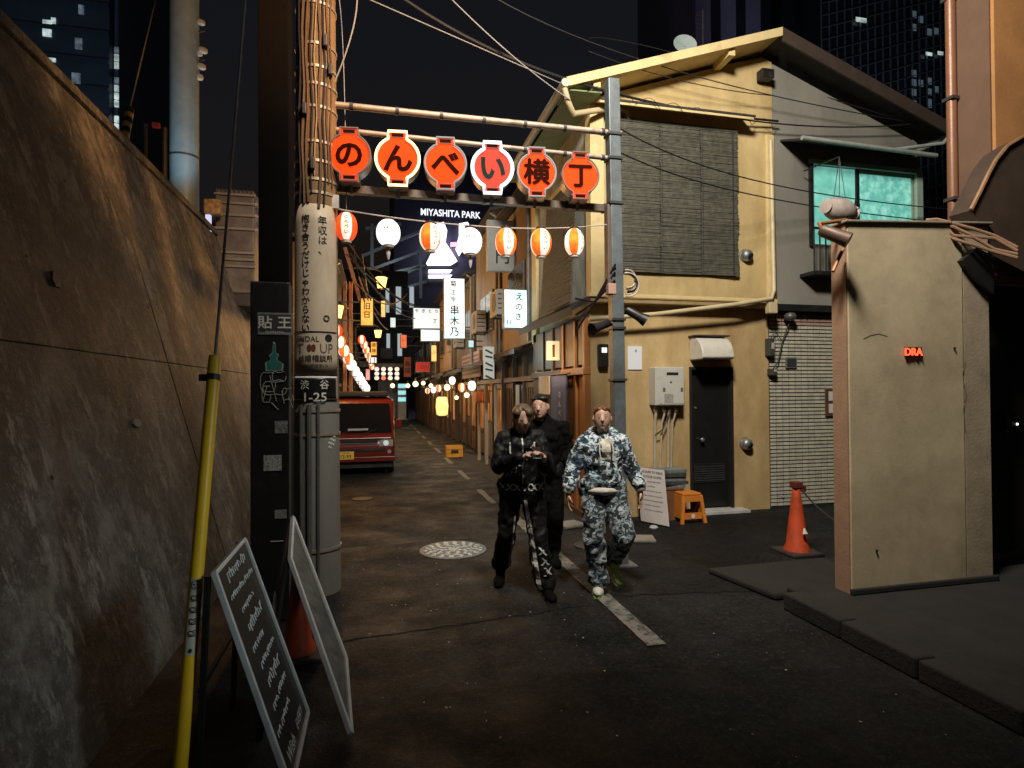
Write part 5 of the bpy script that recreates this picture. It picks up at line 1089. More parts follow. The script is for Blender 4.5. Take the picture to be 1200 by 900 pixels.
q2 = aX(632, 440, nx); b = B(); b.box((nx - .012, q0.y + .02, 1.72), (nx + .0, q2.y, 2.02)); o = b.build('paper_notice', M('notice_beige', (.5, .42, .32), .7, 0, .2)); tag(o, 'beige paper notice hanging next to the dark blue curtain', 'notice')
for (px, py, s_, lb) in ((648, 411, .2, 'small cream lit sign under the dark pent roof'),):
    c = aX(px, py, CX - .2); g = T('small_lit_sign', lb, 'sign', c); b = B(); b.box((c.x - .1, c.y - .03, c.z - .15), (c.x + .1, c.y + .03, c.z + .15)); b.build('box', E('cream_lit', (.95, .75, .4), .8), g, bevel=.01); lamp('POINT', g, c + V((-.22, -.05, -.1)), 16, (1, .62, .28), .1)
    b = B(); b.box((c.x - .02, c.y - .0335, c.z - .1), (c.x + .02, c.y - .0305, c.z + .09)); b.build('mark', M('mark_brown', (.15, .07, .02), .6), g)
# ---- hanging box signs
def boxsign(px0, py0, px1, py1, Y, face, label, texts, frame=None, name='box_sign', th=.16, armx=None, r=.02, glow=None):
    p, q = aY(px0, py1, Y), aY(px1, py0, Y); g = T(name, label, 'sign', ((p.x + q.x) / 2, Y, p.z), 'box signs over the alley')
    b = B(); b.box((p.x, Y, p.z), (q.x, Y + th, q.z)); b.build('casing', frame or grey_metal, g, bevel=r)
    m = .025; b = B(); b.box((p.x + m, Y - .006, p.z + m), (q.x - m, Y - .0005, q.z - m)); fc = b.build('face', face, g)
    W_ = q.x - p.x; H_ = q.z - p.z
    b = B()
    for (u, v, s_, ch) in texts: b = B(); txt(b, ch, V((p.x + W_ * u, Y - .009, q.z - H_ * v)), s_ * H_, bold=.02); b.build('lettering', ink, fc)
    if armx is not None:
        for zz in (p.z + H_ * .2, p.z + H_ * .85): b = B(); b.bar((q.x - .01, Y + th / 2, zz), (armx, Y + th / 2, zz), .03, .03); b.build('bracket', black_metal, g)
    if glow: lamp('POINT', g, V((p.x - .25, Y - .3, p.z - .5)), glow[0], glow[1], .2)
    return g
cyan_face = EN('cyan_white_face', (.45, .85, .9), (.95, 1, 1), 1.15, 2.2, .38, .56); white_face = E('white_face', (.92, .96, .95), .8)
boxsign(590, 339, 622, 385, 10.8, cyan_face, 'white box sign with cyan edges reading えのき on the tan wall', [(.58, .2, .22, 'え'), (.56, .45, .2, 'の'), (.54, .70, .2, 'き'), (.2, .83, .17, '11')], armx=2.95, glow=(30, (.6, .95, 1)))
boxsign(520, 326, 545, 397, 17.0, cyan_face, 'tall white box sign with cyan edges reading 串木乃', [(.45, .10, .11, '菊'), (.45, .24, .09, '正'), (.45, .36, .09, '宗'), (.5, .53, .16, '串'), (.5, .71, .16, '木'), (.5, .88, .16, '乃')], armx=2.85, glow=(50, (.6, .95, 1)))
boxsign(571, 259, 606, 317, 12.0, M('grey_sign_face', (.36, .36, .35), .5, 0, .1), 'tall unlit grey box sign behind an orange lantern', [(.5, .72, .30, '門')], armx=2.95, frame=M('sign_frame_pale', (.45, .45, .44), .5))
g = boxsign(484, 361, 516, 385, 22.0, white_face, 'wide white lit sign with small dark characters', [(.14, .16, .18, 'や'), (.38, .16, .18, 'き'), (.62, .16, .18, 'と'), (.86, .16, .18, 'り'), (.2, .6, .15, '一'), (.8, .62, .2, '丁')], armx=2.75, glow=(50, (.8, 1, 1)))
boxsign(493, 386, 516, 400, 22.2, white_face, 'plain white lit sign under the wide white sign', [], armx=2.75)
boxsign(422, 349, 438, 382, 15.4, EN('amber_face', (.75, .36, .05), (.95, .6, .16), .8, 4), 'amber plank sign with brown characters near the orange lamp', [(.5, .3, .26, '旧'), (.5, .6, .26, '日')], frame=wood_dark, armx=-.9)
boxsign(434, 400, 442, 417, 20.0, EN('orange_face', (.9, .35, .04), (1, .5, .08), .9, 4), 'small orange sign with black kanji down the alley', [(.5, .25, .3, '酒'), (.5, .65, .3, '場')], frame=black_metal, armx=-.9, th=.1)
boxsign(431, 418, 442, 426, 20.0, white_face, 'small white striped sign under the orange kanji sign', [(.3, .5, .9, '|'), (.7, .5, .9, '|')], frame=black_metal, armx=-.9, th=.1)
boxsign(487, 424, 504, 436, 26.0, E('dim_red_face', (.5, .05, .04), .35), 'dim red sign with pale end down the alley', [(.6, .5, .45, '小川')], armx=2.6, th=.12)
boxsign(473, 418, 482, 442, 30.0, E('dim_brown_face', (.35, .08, .04), .3), 'dim red-brown vertical sign far down the alley', [(.5, .35, .3, '鳥'), (.5, .68, .3, '福')], frame=wood_dark, armx=2.55, th=.12)
p, q = aX(541, 444, 2.78), aX(561, 410, 2.78)         # bill panel on the sheet wall
b = B(); b.box((2.79, q.y, p.z), (2.83, p.y, q.z)); g = b.build('bill_panel', M('bill_pink', (.42, .30, .27), .7, 0, .15)); tag(g, 'pinkish bill panel with lines of print on the grey sheet wall', 'notice')
b = B()
for k in range(5): zz = q.z - (q.z - p.z) * (.15 + .17 * k); b.box((2.785, q.y + .08, zz - .03), (2.7895, p.y - .08 - .1 * (k % 2), zz + .02))
b.build('print_lines', M('print_brown', (.12, .07, .06), .7), g)
c = aX(573, 425, 2.4); b = B(); b.box((c.x - .12, c.y, c.z - .35), (c.x + .12, c.y + .04, c.z + .35)); o = b.build('brush_sign', white_paint, bevel=.005); tag(o, 'narrow white board with black brush marks under the pent roof', 'sign')
b = B()
for k in range(5): b.bar((c.x - .08, c.y - .003, c.z + .28 - .14 * k), (c.x + .08, c.y - .003, c.z + .20 - .14 * k + .05 * (k % 2)), .004, .04)
b.build('brush_marks', ink, o)
# row of lanterns along the van side
lab_l = ['first', 'second', 'third', 'fourth', 'fifth', 'sixth', 'seventh', 'eighth', 'ninth', 'tenth']
for k in range(10):
    p = aY(*[(394, 388), (398, 401), (403, 411), (408, 420), (412, 428), (416, 435), (420, 441), (423, 446), (426, 451), (429, 455)][k], 13.0 + .8 * k)
    paper_lantern(p, .27, .31, 'o' if k < 4 else 'w', .3 * k, lab_l[k] + ' lantern from the utility pole in the row along the van side', 'lantern row on the van side', text=False)
for k in range(7):                                    # added second string, higher, of small amber lanterns, to brighten the alley
    p = aY(*[(424, 398), (427, 404), (429, 410), (431, 416), (433, 421), (435, 426), (436, 430)][k], 15.5 + 1.3 * k)
    paper_lantern(p, .2, .24, 'o', .4 * k, lab_l[k] + ' small amber lantern from the amber plank sign in the added second string', 'added second lantern string', text=False)
for k in range(6):                                    # lanterns added under the far eaves for more glow in the alley
    p = aY(*[(553, 452), (541, 454), (530, 446), (514, 455), (508, 457), (501, 458)][k], [14.0, 15.8, 17.6, 20.0, 22.0, 25.0][k])
    paper_lantern(p, .2, .26, 'o' if k % 2 else 'w', .2 * k, lab_l[k] + ' added lantern under the eaves across from the van, counted from the curtain', 'added eaves lanterns across from the van', text=False)
for k, (px0, py0, px1, py1, Y, m, lb) in enumerate([(446, 352, 452, 372, 24, EN('face_warm_a', (.9, .5, .12), (1, .75, .3), .9, 4), 'small added amber sign beyond the second alley lamp'), (457, 372, 464, 384, 28, EN('face_white_a', (.7, .85, .9), (.95, 1, 1), .8, 4), 'small added white sign before the far dark house'), (469, 392, 477, 408, 27, EN('face_red_a', (.7, .12, .05), (.9, .25, .1), .7, 4), 'small added red sign above the far red-brown sign'), (505, 404, 512, 424, 24, EN('face_warm_b', (.7, .42, .12), (.95, .7, .3), .8, 4), 'small added warm sign under the plain white sign'), (428, 432, 434, 446, 22, EN('face_pink_a', (.8, .3, .3), (1, .6, .5), .8, 4), 'small added pink sign beyond the lantern row'), (548, 398, 556, 408, 15, EN('face_cyan_a', (.3, .6, .65), (.6, .9, .95), .7, 4), 'small added cyan sign above the bill panel')]):
    boxsign(px0, py0, px1, py1, Y, m, lb, [], frame=black_metal, armx=(2.75 if px0 > 455 else -1.1), th=.1)  # lit signs added to fill the alley with more glow
# small framed gate of lanterns far down the alley: 12 lanterns in a grid under a beam
gy = 34.0; p, q = aY(430, 430, gy), aY(473, 426, gy)
b = B(); b.box((p.x - .4, gy, p.z), (q.x, gy + .2, q.z)); tag(b.build('lantern_beam', M('beam_grey', (.13, .12, .12), .6)), 'grey beam across the far alley over a grid of lanterns', 'beam')
wl = E('far_lantern', (1, .85, .72), 1.0)
for r_ in range(3):
    for c_ in range(4):
        c = aY(441.5 + 7.9 * c_, 432.5 + 5.3 * r_, gy); b = B(); b.lathe([(.05, -.11), (.11, -.08), (.135, 0), (.11, .08), (.05, .11)], c, 10)
        tag(b.build('far_lantern', wl if (r_, c_) != (2, 1) else E('far_lantern_red', (.9, .25, .12), 1.0), smooth=True), ['upper', 'middle', 'lower'][r_] + ' row, ' + ['first', 'second', 'third', 'last'][c_] + ' far round lantern from the van side under the grey beam', 'lantern', 'grid of far lanterns')
far = T('far_house', 'dark far house with pale window frames closing the alley', 'house', (.6, 40, 0))
p, q = aY(425, 470, 40), aY(478, 318, 40)
b = B(); b.box((p.x - 3, 40, 0), (q.x, 44, q.z)); b.build('wall', M('far_dark', (.035, .035, .037), .8), far)
fw = E('far_frame_lit', (.62, .72, .74), .55)
for (px0, py0, px1, py1) in ((452, 338, 456, 366), (464, 336, 470, 368), (480, 336, 485, 360), (453, 391, 457, 408), (466, 391, 471, 417)):
    a, c = aY(px0, py1, 39.9), aY(px1, py0, 39.9); b = B(); b.box((a.x, 39.9, a.z), (c.x, 39.99, c.z)); b.build('window', fw, far)
a, c = aY(446, 420, 39.85), aY(460, 408, 39.85); b = B(); b.box((a.x, 39.8, a.z), (c.x, 39.89, c.z)); b.build('louvre', M('louvre_grey', (.2, .2, .2), .6), far)
a, c = aY(443, 462, 39.5), aY(466, 446, 39.5); b = B(); b.box((a.x, 39.4, 0), (c.x, 39.6, c.z)); b.build('shutter', M('shutter_grey', (.35, .37, .40), .6), far)
a, c = aY(466, 475, 37), aY(476, 449, 37); vm = T('vending_machine', 'cyan lit vending machine at the far end of the alley', 'vending machine', ((a.x + c.x) / 2, 37, 0))
b = B(); b.box((a.x, 37, 0), (c.x, 37.6, c.z)); b.build('cabinet', white_paint, vm, bevel=.02)
for k in range(3): b = B(); zz = c.z - .3 - k * .42; b.box((a.x + .03, 36.98, zz), (c.x - .03, 36.998, zz + .25)); b.build('display', E('vend_lit', (.4, .85, .9), .9), vm)
b = B(); b.ball(aY(470, 459, 36), .06, 8); 
# tree of messy cables and a drooping timber at the top of the left bars
for k in range(9):
    a = aY(random.uniform(400, 425), random.uniform(285, 330), 14.2); c = aY(random.uniform(430, 520), random.uniform(335, 400), random.uniform(16, 22)); b = B(); b.tube(sag(a, c, random.uniform(.1, .5)), .018, 5)
    tag(b.build('slack_wire', random.choice((ck, M('wire_orange_brown', (.22, .12, .06), .6)))), 'slack wire in the tangle over the alley by the orange lamps', 'cable', 'slack wires over the alley')
for k, (px0, py0, px1, py1) in enumerate([(404, 290, 422, 352), (404, 330, 404, 470), (411, 330, 411, 470)]):
    a, c = aY(px0, py0, 16.3 + .2 * k), aY(px1, py1, 16.3 + .2 * k); b = B(); b.bar(a, V((c.x, c.y, max(0, c.z))) if k == 0 else V((c.x, c.y, 0)), .10, .10)
    tag(b.build('timber_pole', wood, bevel=.01), ['tilted rough timber pole under the red and white lantern', 'slim timber pole lit orange under the alley lamp', 'slim timber pole next to the amber sign'][k], 'pole')
# yellow beer crate
c = gp(532, 535); g = T('beer_crate', 'yellow plastic beer crate on the road by the bars', 'crate', c); ym = M('crate_yellow', (.62, .32, .03), .45, 0, .15)
w_, d_, h_ = .42, .34, .30
for sx in (-1, 1): b = B(); b.box((c.x + sx * w_ / 2 - .012, c.y - d_ / 2, 0.0), (c.x + sx * w_ / 2 + .012, c.y + d_ / 2, h_)); b.build('side', ym, g, bevel=.004)
for sy in (-1, 1):
    for zz in ((0, .09), (.12, .17), (.22, h_)): b = B(); b.box((c.x - w_ / 2 + .013, c.y + sy * d_ / 2 - .01, zz[0]), (c.x + w_ / 2 - .013, c.y + sy * d_ / 2 + .01, zz[1])); b.build('rail', ym, g)
b = B(); b.box((c.x - w_ / 2 + .013, c.y - d_ / 2 + .011, .01), (c.x + w_ / 2 - .013, c.y + d_ / 2 - .011, .03)); b.build('bottom', ym, g)
b = B(); b.box((c.x - .1, c.y - d_ / 2 - .014, .10), (c.x + .1, c.y - d_ / 2 - .011, .2)); b.build('mark', ink, g)
# small posts and pale strips before the bar doors, a scooter-like bicycle far away
for k, (px, py) in enumerate([(556, 545), (566, 550), (548, 540), (590, 562)]):
    p = gp(px, py); b = B(); b.bar((p.x + .3, p.y, 0), (p.x + .3, p.y, 1.9), .07, .05); tag(b.build('door_post', M('post_pale', (.33, .27, .2), .6, 0, .3, 4, streak=4), bevel=.005), ['pale door post under the orange curtain', 'pale door post next to the brush marked board', 'pale door post beside the yellow crate', 'brown door post beside the walkers'][k], 'post', 'door posts of the bars')

# ================================================================== RED KEI VAN
vx1 = gp(463, 556).x; vy = gp(463, 556).y; vx0 = vx1 - 1.48; vxm = (vx0 + vx1) / 2
van = T('parked_van', 'small red van parked nose-on behind the utility pole', 'van', (vxm, vy + 1.6, 0))
vred = M('van_red', (.13, .012, .007), .28, 0, .08, 3, .02, coat=.6)
prof = [(.0, .30), (-.03, .42), (-.03, .62), (-.01, .70), (.04, .80), (.12, .86), (.52, 1.54), (.66, 1.64), (3.15, 1.66), (3.27, 1.5), (3.3, .9), (3.3, .30)]
b = B(); b.prism([(vx0, vy + y, z) for y, z in prof], (1.48, 0, 0)); b.build('body', vred, van, bevel=.08, smooth=True)
b = B(); b.prism([(vx0 + .06, vy + .135, .885), (vx1 - .06, vy + .135, .885), (vx1 - .11, vy + .505, 1.515), (vx0 + .11, vy + .505, 1.515)], (0, -.02, .012)); ws = b.build('windscreen', M('van_glass', (.008, .008, .009), .08), van, bevel=.01)
b = B(); b.prism([(vx0 + .5, vy + .135, .94), (vx0 + .92, vy + .135, .94), (vx0 + .92, vy + .16, .98), (vx0 + .5, vy + .16, .98)], (0, -.03, .012)); b.build('dash_card', M('card_grey', (.3, .32, .32), .5), ws)
for s_ in (0, 1): b = B(); b.bar((vx0 + .35 + .5 * s_, vy + .10, .885), (vx0 + .75 + .45 * s_, vy + .195, 1.01), .014, .014); b.build('wiper', rubber, ws)
b = B(); b.box((vx0 + .12, vy + .6, 1.672), (vx1 - .12, vy + 2.9, 1.79)); b.build('roof_box', M('roof_matt', (.025, .023, .02), .8), van, bevel=.03)
b = B(); b.box((vx0 + .08, vy - .02, .775), (vx1 - .08, vy + .03, .80)); b.build('hood_trim', M('chrome', (.6, .6, .58), .2, .9), van, bevel=.008)
for s_ in (0, 1):
    x = vx0 + .04 if s_ == 0 else vx1 - .34
    b = B(); b.prism([(x, vy - .045, .61), (x + .30, vy - .045, .61), (x + (.30 if s_ else .26), vy - .035, .755), (x + (.04 if s_ else 0), vy - .035, .755)], (0, .04, 0)); hl = b.build('headlight', M('headlight', (.55, .58, .6), .12, .6), van, bevel=.012)
    b = B(); b.lathe([(.06, 0), (.055, .012), (.02, .016), (.0, .016)], V((x + .15, vy - .05, .685)), 14, ax=(0, -1, 0)); b.build('lens', E('painted_lens_glint', (.9, .92, .9), .35), hl)  # glint on the lens put in as a faint glow
    b = B(); xx = vx0 - .09 if s_ == 0 else vx1 + .09; b.cbox((xx, vy + .3, 1.08), (.14, .09, .2)); b.build('mirror', vred if s_ else black_metal, van, bevel=.02)
    b = B(); xx = vx0 + .12 if s_ == 0 else vx1 - .12; b.lathe([(.045, 0), (.04, .01), (0, .011)], V((xx, vy - .035, .50)), 12, ax=(0, -1, 0)); b.build('fog_lamp', M('headlight', (.55, .58, .6)), van)
b = B(); b.box((vx0 + .36, vy - .05, .675), (vx1 - .36, vy - .031, .70)); b.build('grille_bar', M('chrome', (.6, .6, .58)), van)
b = B(); b.box((vx0 + .36, vy - .045, .715), (vx1 - .36, vy - .02, .75)); b.build('grille_bar', black_metal, van)
b = B(); b.box((vx0 + .2, vy - .052, .52), (vx1 - .2, vy - .034, .575)); b.build('air_slot', black_metal, van)
b = B(); b.box((vx0 + .0, vy - .06, .30), (vx1, vy - .035, .40)); b.build('bumper_lip', vred, van, bevel=.01)
px = aY(405, 545, vy - .07); b = B(); b.box((px.x - .16, vy - .068, .36), (px.x + .17, vy - .061, .525)); plt = b.build('number_plate', M('plate_yellow', (.65, .42, .06), .5, 0, .05), van)
b = B(); txt(b, '12-93', (px.x, vy - .071, .425), .10, bold=.02); txt(b, '渋谷 580', (px.x, vy - .071, .495), .035); b.build('lettering', ink, plt)
for x in (vx0 + .09, vx1 - .09):
    for y in (.48, 2.75):
        wlh = B().lathe([(.18, -.075), (.26, -.07), (.27, -.04), (.27, .04), (.26, .07), (.18, .075)], V((x, vy + y, .27)), 22, ax=(1, 0, 0)).build('wheel', rubber, van, smooth=True)
        B().lathe([(.0, -.078), (.17, -.078), (.17, .078), (.0, .078)], V((x, vy + y, .27)), 16, ax=(1, 0, 0)).build('rim', steel, wlh)
b = B(); b.box((vx0 + .03, vy + .05, .16), (vx1 - .03, vy + 3.2, .30)); b.build('underbody', black_metal, van)

# ================================================================== FAR BACKGROUND
# park building closing the view, with its lettering and lit mark
pk = T('park_building', 'dark navy building far behind with white sign lettering and bright mark', 'building', (8, 62, 0))
navy = M('navy_cladding', (.014, .014, .028), .5, 0, .2, 2, 0)
a, c = aY(462, 400, 62), aY(628, 200, 62)
b = B(); b.box((a.x, 62, 0), (c.x + 10, 80, c.z + 1)); b.build('facade', navy, pk)
b = B(); txt(b, 'MIYASHITA PARK', aY(528, 250, 61.9), 1.0, bold=.02, sx=1.0); 
xs_t = [p.x for p in b.v]; wt = max(xs_t) - min(xs_t); want = aY(563, 250, 61.9).x - aY(493, 250, 61.9).x; cx_ = (max(xs_t) + min(xs_t)) / 2
b.v = [V((cx_ + (p.x - cx_) * want / wt, p.y, p.z)) for p in b.v]; b.build('lettering', E('park_letters', (.92, .95, 1), 1.1), pk)
mk = E('park_mark', (.95, .9, 1), 2.2); pur = EN('park_panel', (.10, .06, .2), (.12, .07, .24), .3, .3)
def pkpoly(name, pts, m, y): b = B(); b.prism([aY(x, yy, y) for x, yy in pts], (0, .1, 0)); b.build(name, m, pk)
pkpoly('lit_mark', [(512, 262), (520, 260), (524, 270), (522, 284), (530, 296), (536, 306), (528, 311), (498, 311), (503, 302), (508, 290), (508, 272)], mk, 61.5)
pkpoly('lit_mark', [(538, 262), (548, 260), (552, 268), (549, 280), (544, 290), (538, 300), (534, 292), (538, 276)], mk, 61.5)
pkpoly('lit_mark', [(528, 284), (546, 283), (546, 288), (528, 289)], E('park_mark_red', (1, .3, .4), 1.2), 61.4)
for yy in (316, 322): pkpoly('lit_strip', [(502, yy), (530, yy), (527, yy + 4), (502, yy + 4)], mk, 61.5)
lamp('POINT', pk, aY(525, 290, 60.0), 900, (.8, .75, 1), .8)
# steel stair and louvres beside it
stt = T('steel_stair', 'grey steel stair frame with slanting beams behind the alley lamps', 'stair', aY(470, 400, 55) * 1.0)
sm = M('stair_steel', (.22, .24, .25), .5, .3, .2)
for (p0, p1) in (((425, 300), (500, 268)), ((430, 318), (495, 294)), ((440, 335), (500, 310)), ((460, 320), (492, 312)), ((432, 350), (500, 330)), ((428, 268), (470, 262)), ((436, 262), (436, 330)), ((493, 290), (493, 350))):
    b = B(); b.bar(aY(*p0, 55), aY(*p1, 55), .28, .25); b.build('beam', sm, stt)
lamp('POINT', stt, aY(465, 300, 51), 220, (.75, .9, 1), .5)
# tower on the railway side
tw_ = T('office_tower', 'dark blue office tower with a few lit windows above the leaning wall', 'tower', (-34, 70, 0))
tb = M('tower_blue', (.045, .06, .08), .5, .2, .2, .2, 0)
X0, X1, X2 = aY(-60, 100, 70).x, aY(128, 100, 70).x, aY(160, 100, 76).x
b = B(); b.box((X0, 70, 0), (X1, 90, 75)); b.build('block', tb, tw_)
b = B(); b.box((X1 + .1, 71, 0), (X2, 90, 70)); b.build('block', M('tower_blue2', (.07, .09, .12), .5, .2, .2, .2, 0), tw_)
lit = EN('tower_window', (.25, .3, .28), (.75, .9, .85), .7, 1.5); litd = EN('tower_window_dim', (.05, .06, .07), (.3, .36, .42), .3, 1.5)
for (x_, y_, w__, h__, m) in [(50, 24, 10, 18, lit), (50, 68, 10, 20, lit), (60, 21, 5, 6, lit), (60, 66, 5, 6, lit), (88, 45, 8, 12, litd), (84, 86, 10, 14, litd), (92, 6, 6, 10, litd)]:
    a, c = aY(x_, y_ + h__, 69.9), aY(x_ + w__, y_, 69.9); b = B(); b.box((a.x, 69.85, a.z), (c.x, 69.99, c.z)); b.build('window', m, tw_)
for k in range(12):
    a, c = aY(134, 55 + k * 9 + 7, 70.9), aY(139, 55 + k * 9, 70.9)
    if k in (3, 8, 11): continue
    b = B(); b.box((a.x, 70.85, a.z), (c.x, 70.99, c.z)); b.build('window', lit if k % 4 else litd, tw_)
for k in range(24): b = B(); z = 3 * k + 4; b.box((X0, 69.8, z), (X1, 69.84 + .15, z + .5)); b.build('spandrel', M('tower_band', (.03, .04, .055), .5), tw_)
lamp('SPOT', tw_, (-26, 40, 6), 14000, (.55, .75, 1), 1, aim=(-32, 70, 36), cone=70)  # unseen spot, added to lift the tower out of the dark
# towers behind the gable
t1 = T('slab_tower', 'violet grey slab tower rising behind the gable ridge', 'tower', (42, 60, 0))
X0, X1 = aY(815, 30, 60).x, aY(958, 30, 60).x
b = B(); b.box((X0, 60, 0), (X1, 75, 64)); b.build('block', M('slab_violet', (.20, .19, .27), .7, 0, .15, .3, 0), t1)
for k in range(5): b = B(); xx = X0 + (X1 - X0) * (.12 + .2 * k); b.box((xx, 59.8, 0), (xx + (X1 - X0) * .07, 59.99, 64)); b.build('window_strip', M('strip_dark', (.02, .02, .03), .3), t1)
a = aY(913, 14, 59.7); b = B(); b.box((a.x - .06, 59.7, a.z - .8), (a.x + .06, 59.78, a.z + 1.2)); b.build('lit_strip', lit, t1)
lamp('SPOT', t1, (38, 38, 10), 5200, (.75, .72, 1), 1, aim=(44, 60, 40), cone=70)  # added spot out of sight, brightens the slab tower from below
t2 = T('glass_tower', 'dark glass tower with diagonal glazing bars and two ceiling lights', 'tower', (52, 52, 0))
X0, X1 = aY(962, 60, 52).x, aY(1150, 60, 52).x
b = B(); b.box((X0, 52, 0), (X1, 66, 60)); b.build('curtain_wall', M('tower_glass', (.012, .016, .02), .15, .3, .2, .4, 0), t2)
mull = M('mullion_grey', (.15, .18, .2), .4, .5, .2, 1, 0)
for k in range(22): xx = X0 + (X1 - X0) * k / 22; b = B(); b.bar((xx, 51.92, 0), (xx, 51.92, 60), .12, .12); b.build('mullion', mull, t2)
for k in range(34): b = B(); z0 = 14 + k * 1.3; b.bar((X0, 51.8, z0), (X1, 51.8, z0 + 7.5), .07, .07); b.build('glazing_bar', mull, t2)
for (x_, y_, w__, h__) in ((1003, 22, 12, 3), (1085, 62, 7, 2.5), (1099, 61, 6, 3)): a, c = aY(x_, y_ + h__, 51.7), aY(x_ + w__, y_, 51.7); b = B(); b.box((a.x, 51.65, a.z), (c.x, 51.72, c.z)); b.build('ceiling_light', lit, t2)
for k in range(16):
    x_ = random.choice((1062, 1070, 1078, 1088, 1096)); y_ = random.choice((15, 22, 30, 85, 92, 100, 108, 116)) + random.uniform(-4, 4)
    a, c = aY(x_, y_ + 7, 51.75), aY(x_ + 5, y_, 51.75); b = B(); b.box((a.x, 51.86, a.z), (c.x, 51.9, c.z)); b.build('lit_pane', E('tower_pane_dim', (.35, .48, .55), .10), t2)
lamp('SPOT', t2, (40, 36, 12), 5000, (.6, .8, 1), 1, aim=(54, 52, 42), cone=60)  # another added, unseen spot, here for the glass tower
# ---- things on the railway side above the wall
a = gp(216, 640); rp = aY(216, 250, 11.2); mastX = rp.x
ms = T('railway_mast', 'thick blue-grey tubular mast rising behind the leaning wall', 'mast', (mastX, 11.2, 0))
b = B(); b.tube([(mastX, 11.2, 0), (mastX, 11.2, 14)], .23, 24); b.build('tube', M('mast_blue', (.20, .27, .31), .5, .1, .2, 3, .05), ms, smooth=True)
b = B(); b.tube([(mastX, 11.2, aY(216, 186, 11.2).z), (mastX, 11.2, aY(216, 186, 11.2).z + .03)], .238, 24); b.build('flange', dark_metal, ms)
ins = M('insulator', (.5, .55, .58), .25)
for (px, py) in ((235, 26), (232, 62), (238, 59), (236, 78), (233, 90)): b = B(); b.lathe([(.03, -.04), (.075, -.02), (.075, .02), (.03, .04)], aY(px, py, 11.2), 14, ax=V((.3, -.8, .5)).normalized()); b.build('insulator', ins, ms, smooth=True)
for py in (42, 76): b = B(); b.bar((mastX, 11.2, aY(216, py, 11.2).z), aY(240, py - 6, 11.2), .02, .02); b.build('bracket', dark_metal, ms)
lamp('SPOT', ms, (mastX + .3, 9.6, 4.55), 150, (.5, .85, 1), .2, aim=(mastX, 11.2, 8), cone=75)
# added lamp head, hidden behind the wall, to brighten the mast
b = B(); b.lathe([(.12, .0), (.10, .10), (.03, .14)], V((mastX + .3, 9.5, 4.35)), 14); b.build('added_uplight_housing', dark_metal, ms)
b = B(); b.cyl((mastX + .3, 9.5, 3.2), (mastX + .3, 9.5, 4.35), .03, n=8); b.build('added_uplight_post', dark_metal, ms)
# striped stay guard
a, c = aY(141, 186, 7.0), aY(152, 128, 7.3); g = T('striped_guard', 'black and yellow striped guy guard above the wall top', 'guy wire', a - V((0, 0, .3)))
b = B(); dd = c - a
for k in range(10):
    b.tube([a + dd * (k / 10), a + dd * ((k + 1) / 10)], .045, 14, mi=k % 2)
b.build('guard', [M('stripe_yellow', (.5, .30, .05), .5), black_metal], g, smooth=True)
b = B(); b.cyl(c, aY(192, -40, 8.5), .008, n=6); b.build('wire', grey_metal, g)
b = B(); b.cyl(a, a - dd.normalized() * .9, .03, n=8); b.build('anchor_rod', dark_metal, g)
# grey service cabinet structure on the embankment
Y = 10.2; x0c, x1c = aY(252, 250, Y).x, aY(298, 250, Y).x; z1c, z0c = aY(270, 222, Y).z, 3.4
sb = T('service_hut', 'grey sheet metal service hut on the embankment above the wall', 'hut', ((x0c + x1c) / 2, Y + .7, z0c))
hm = M('hut_grey', (.15, .15, .155), .6, .2, .3, 3, .15, dirt=(.07, .065, .06), dscale=2, dthr=.55)
b = B(); b.box((x0c, Y, z0c), (x1c, Y + 1.5, z1c)); b.build('casing', hm, sb, bevel=.02)
zr = [aY(270, v, Y).z for v in (228, 238, 252, 268, 296, 304, 312)]
for k, z in enumerate(zr): b = B(); b.box((x0c - .01, Y - .03, z - .02), (x1c + .02, Y - .001, z + .02)); b.build('rib', M('hut_rib', (.22, .22, .225), .5, .3), sb, bevel=.005)
for k in range(9): b = B(); xx = x0c + (x1c - x0c) * (k + .5) / 9; b.box((xx - .012, Y - .02, zr[0]), (xx + .012, Y - .001, z1c)); b.build('louvre_slat', dark_metal, sb)
for k in range(3): b = B(); b.bar((x1c + .03, Y - .02, zr[1 + k]), (x1c + .35, Y + 1.4, zr[1 + k] - .1), .035, .035); b.build('side_rail', M('rail_pale', (.4, .38, .35), .5), sb)
b = B(); b.box((x0c - .02, Y + .02, 3.2), (x1c + .4, Y + 1.6, z0c - .002)); b.build('base', dark_metal, sb)
p, q = aY(238, 250, 9.9), aY(258, 233, 9.9); b = B(); b.box((p.x, 9.9, p.z), (q.x, 10.1, q.z)); tag(b.build('leaf_box', M('leafy_ochre', (.30, .22, .12), .8, 0, .8, 14, .6, 20), bevel=.03), 'ochre mottled box fixed beside the service hut', 'box')
p, q = aY(241, 273, 9.9), aY(247, 252, 9.9); b = B(); b.box((p.x, 9.88, p.z), (q.x, 9.95, q.z)); tag(b.build('lit_plate', E('lit_plate', (.6, .65, .95), .9)), 'small bluish lit plate under the ochre box', 'sign')
for k, (px, py, h__) in enumerate([(170, 145, 60), (193, 150, 70)]):
    p = aY(px, py + h__, 14); q = aY(px, py, 14); b = B(); b.cyl(V((p.x, 14, 0)), q, .05, n=8); tag(b.build('signal_post', dark_metal, smooth=True), ['thin dark post left of the red signal', 'thin dark post with bracket beside the tubular mast'][k].replace('left of', 'beyond'), 'post')
c = aY(183, 147, 13.8); b = B(); b.cbox(c, (.14, .1, .09)); tag(b.build('signal_light', E('signal_red', (.25, .03, .02), .15)), 'small dim red signal above the wall top', 'signal')
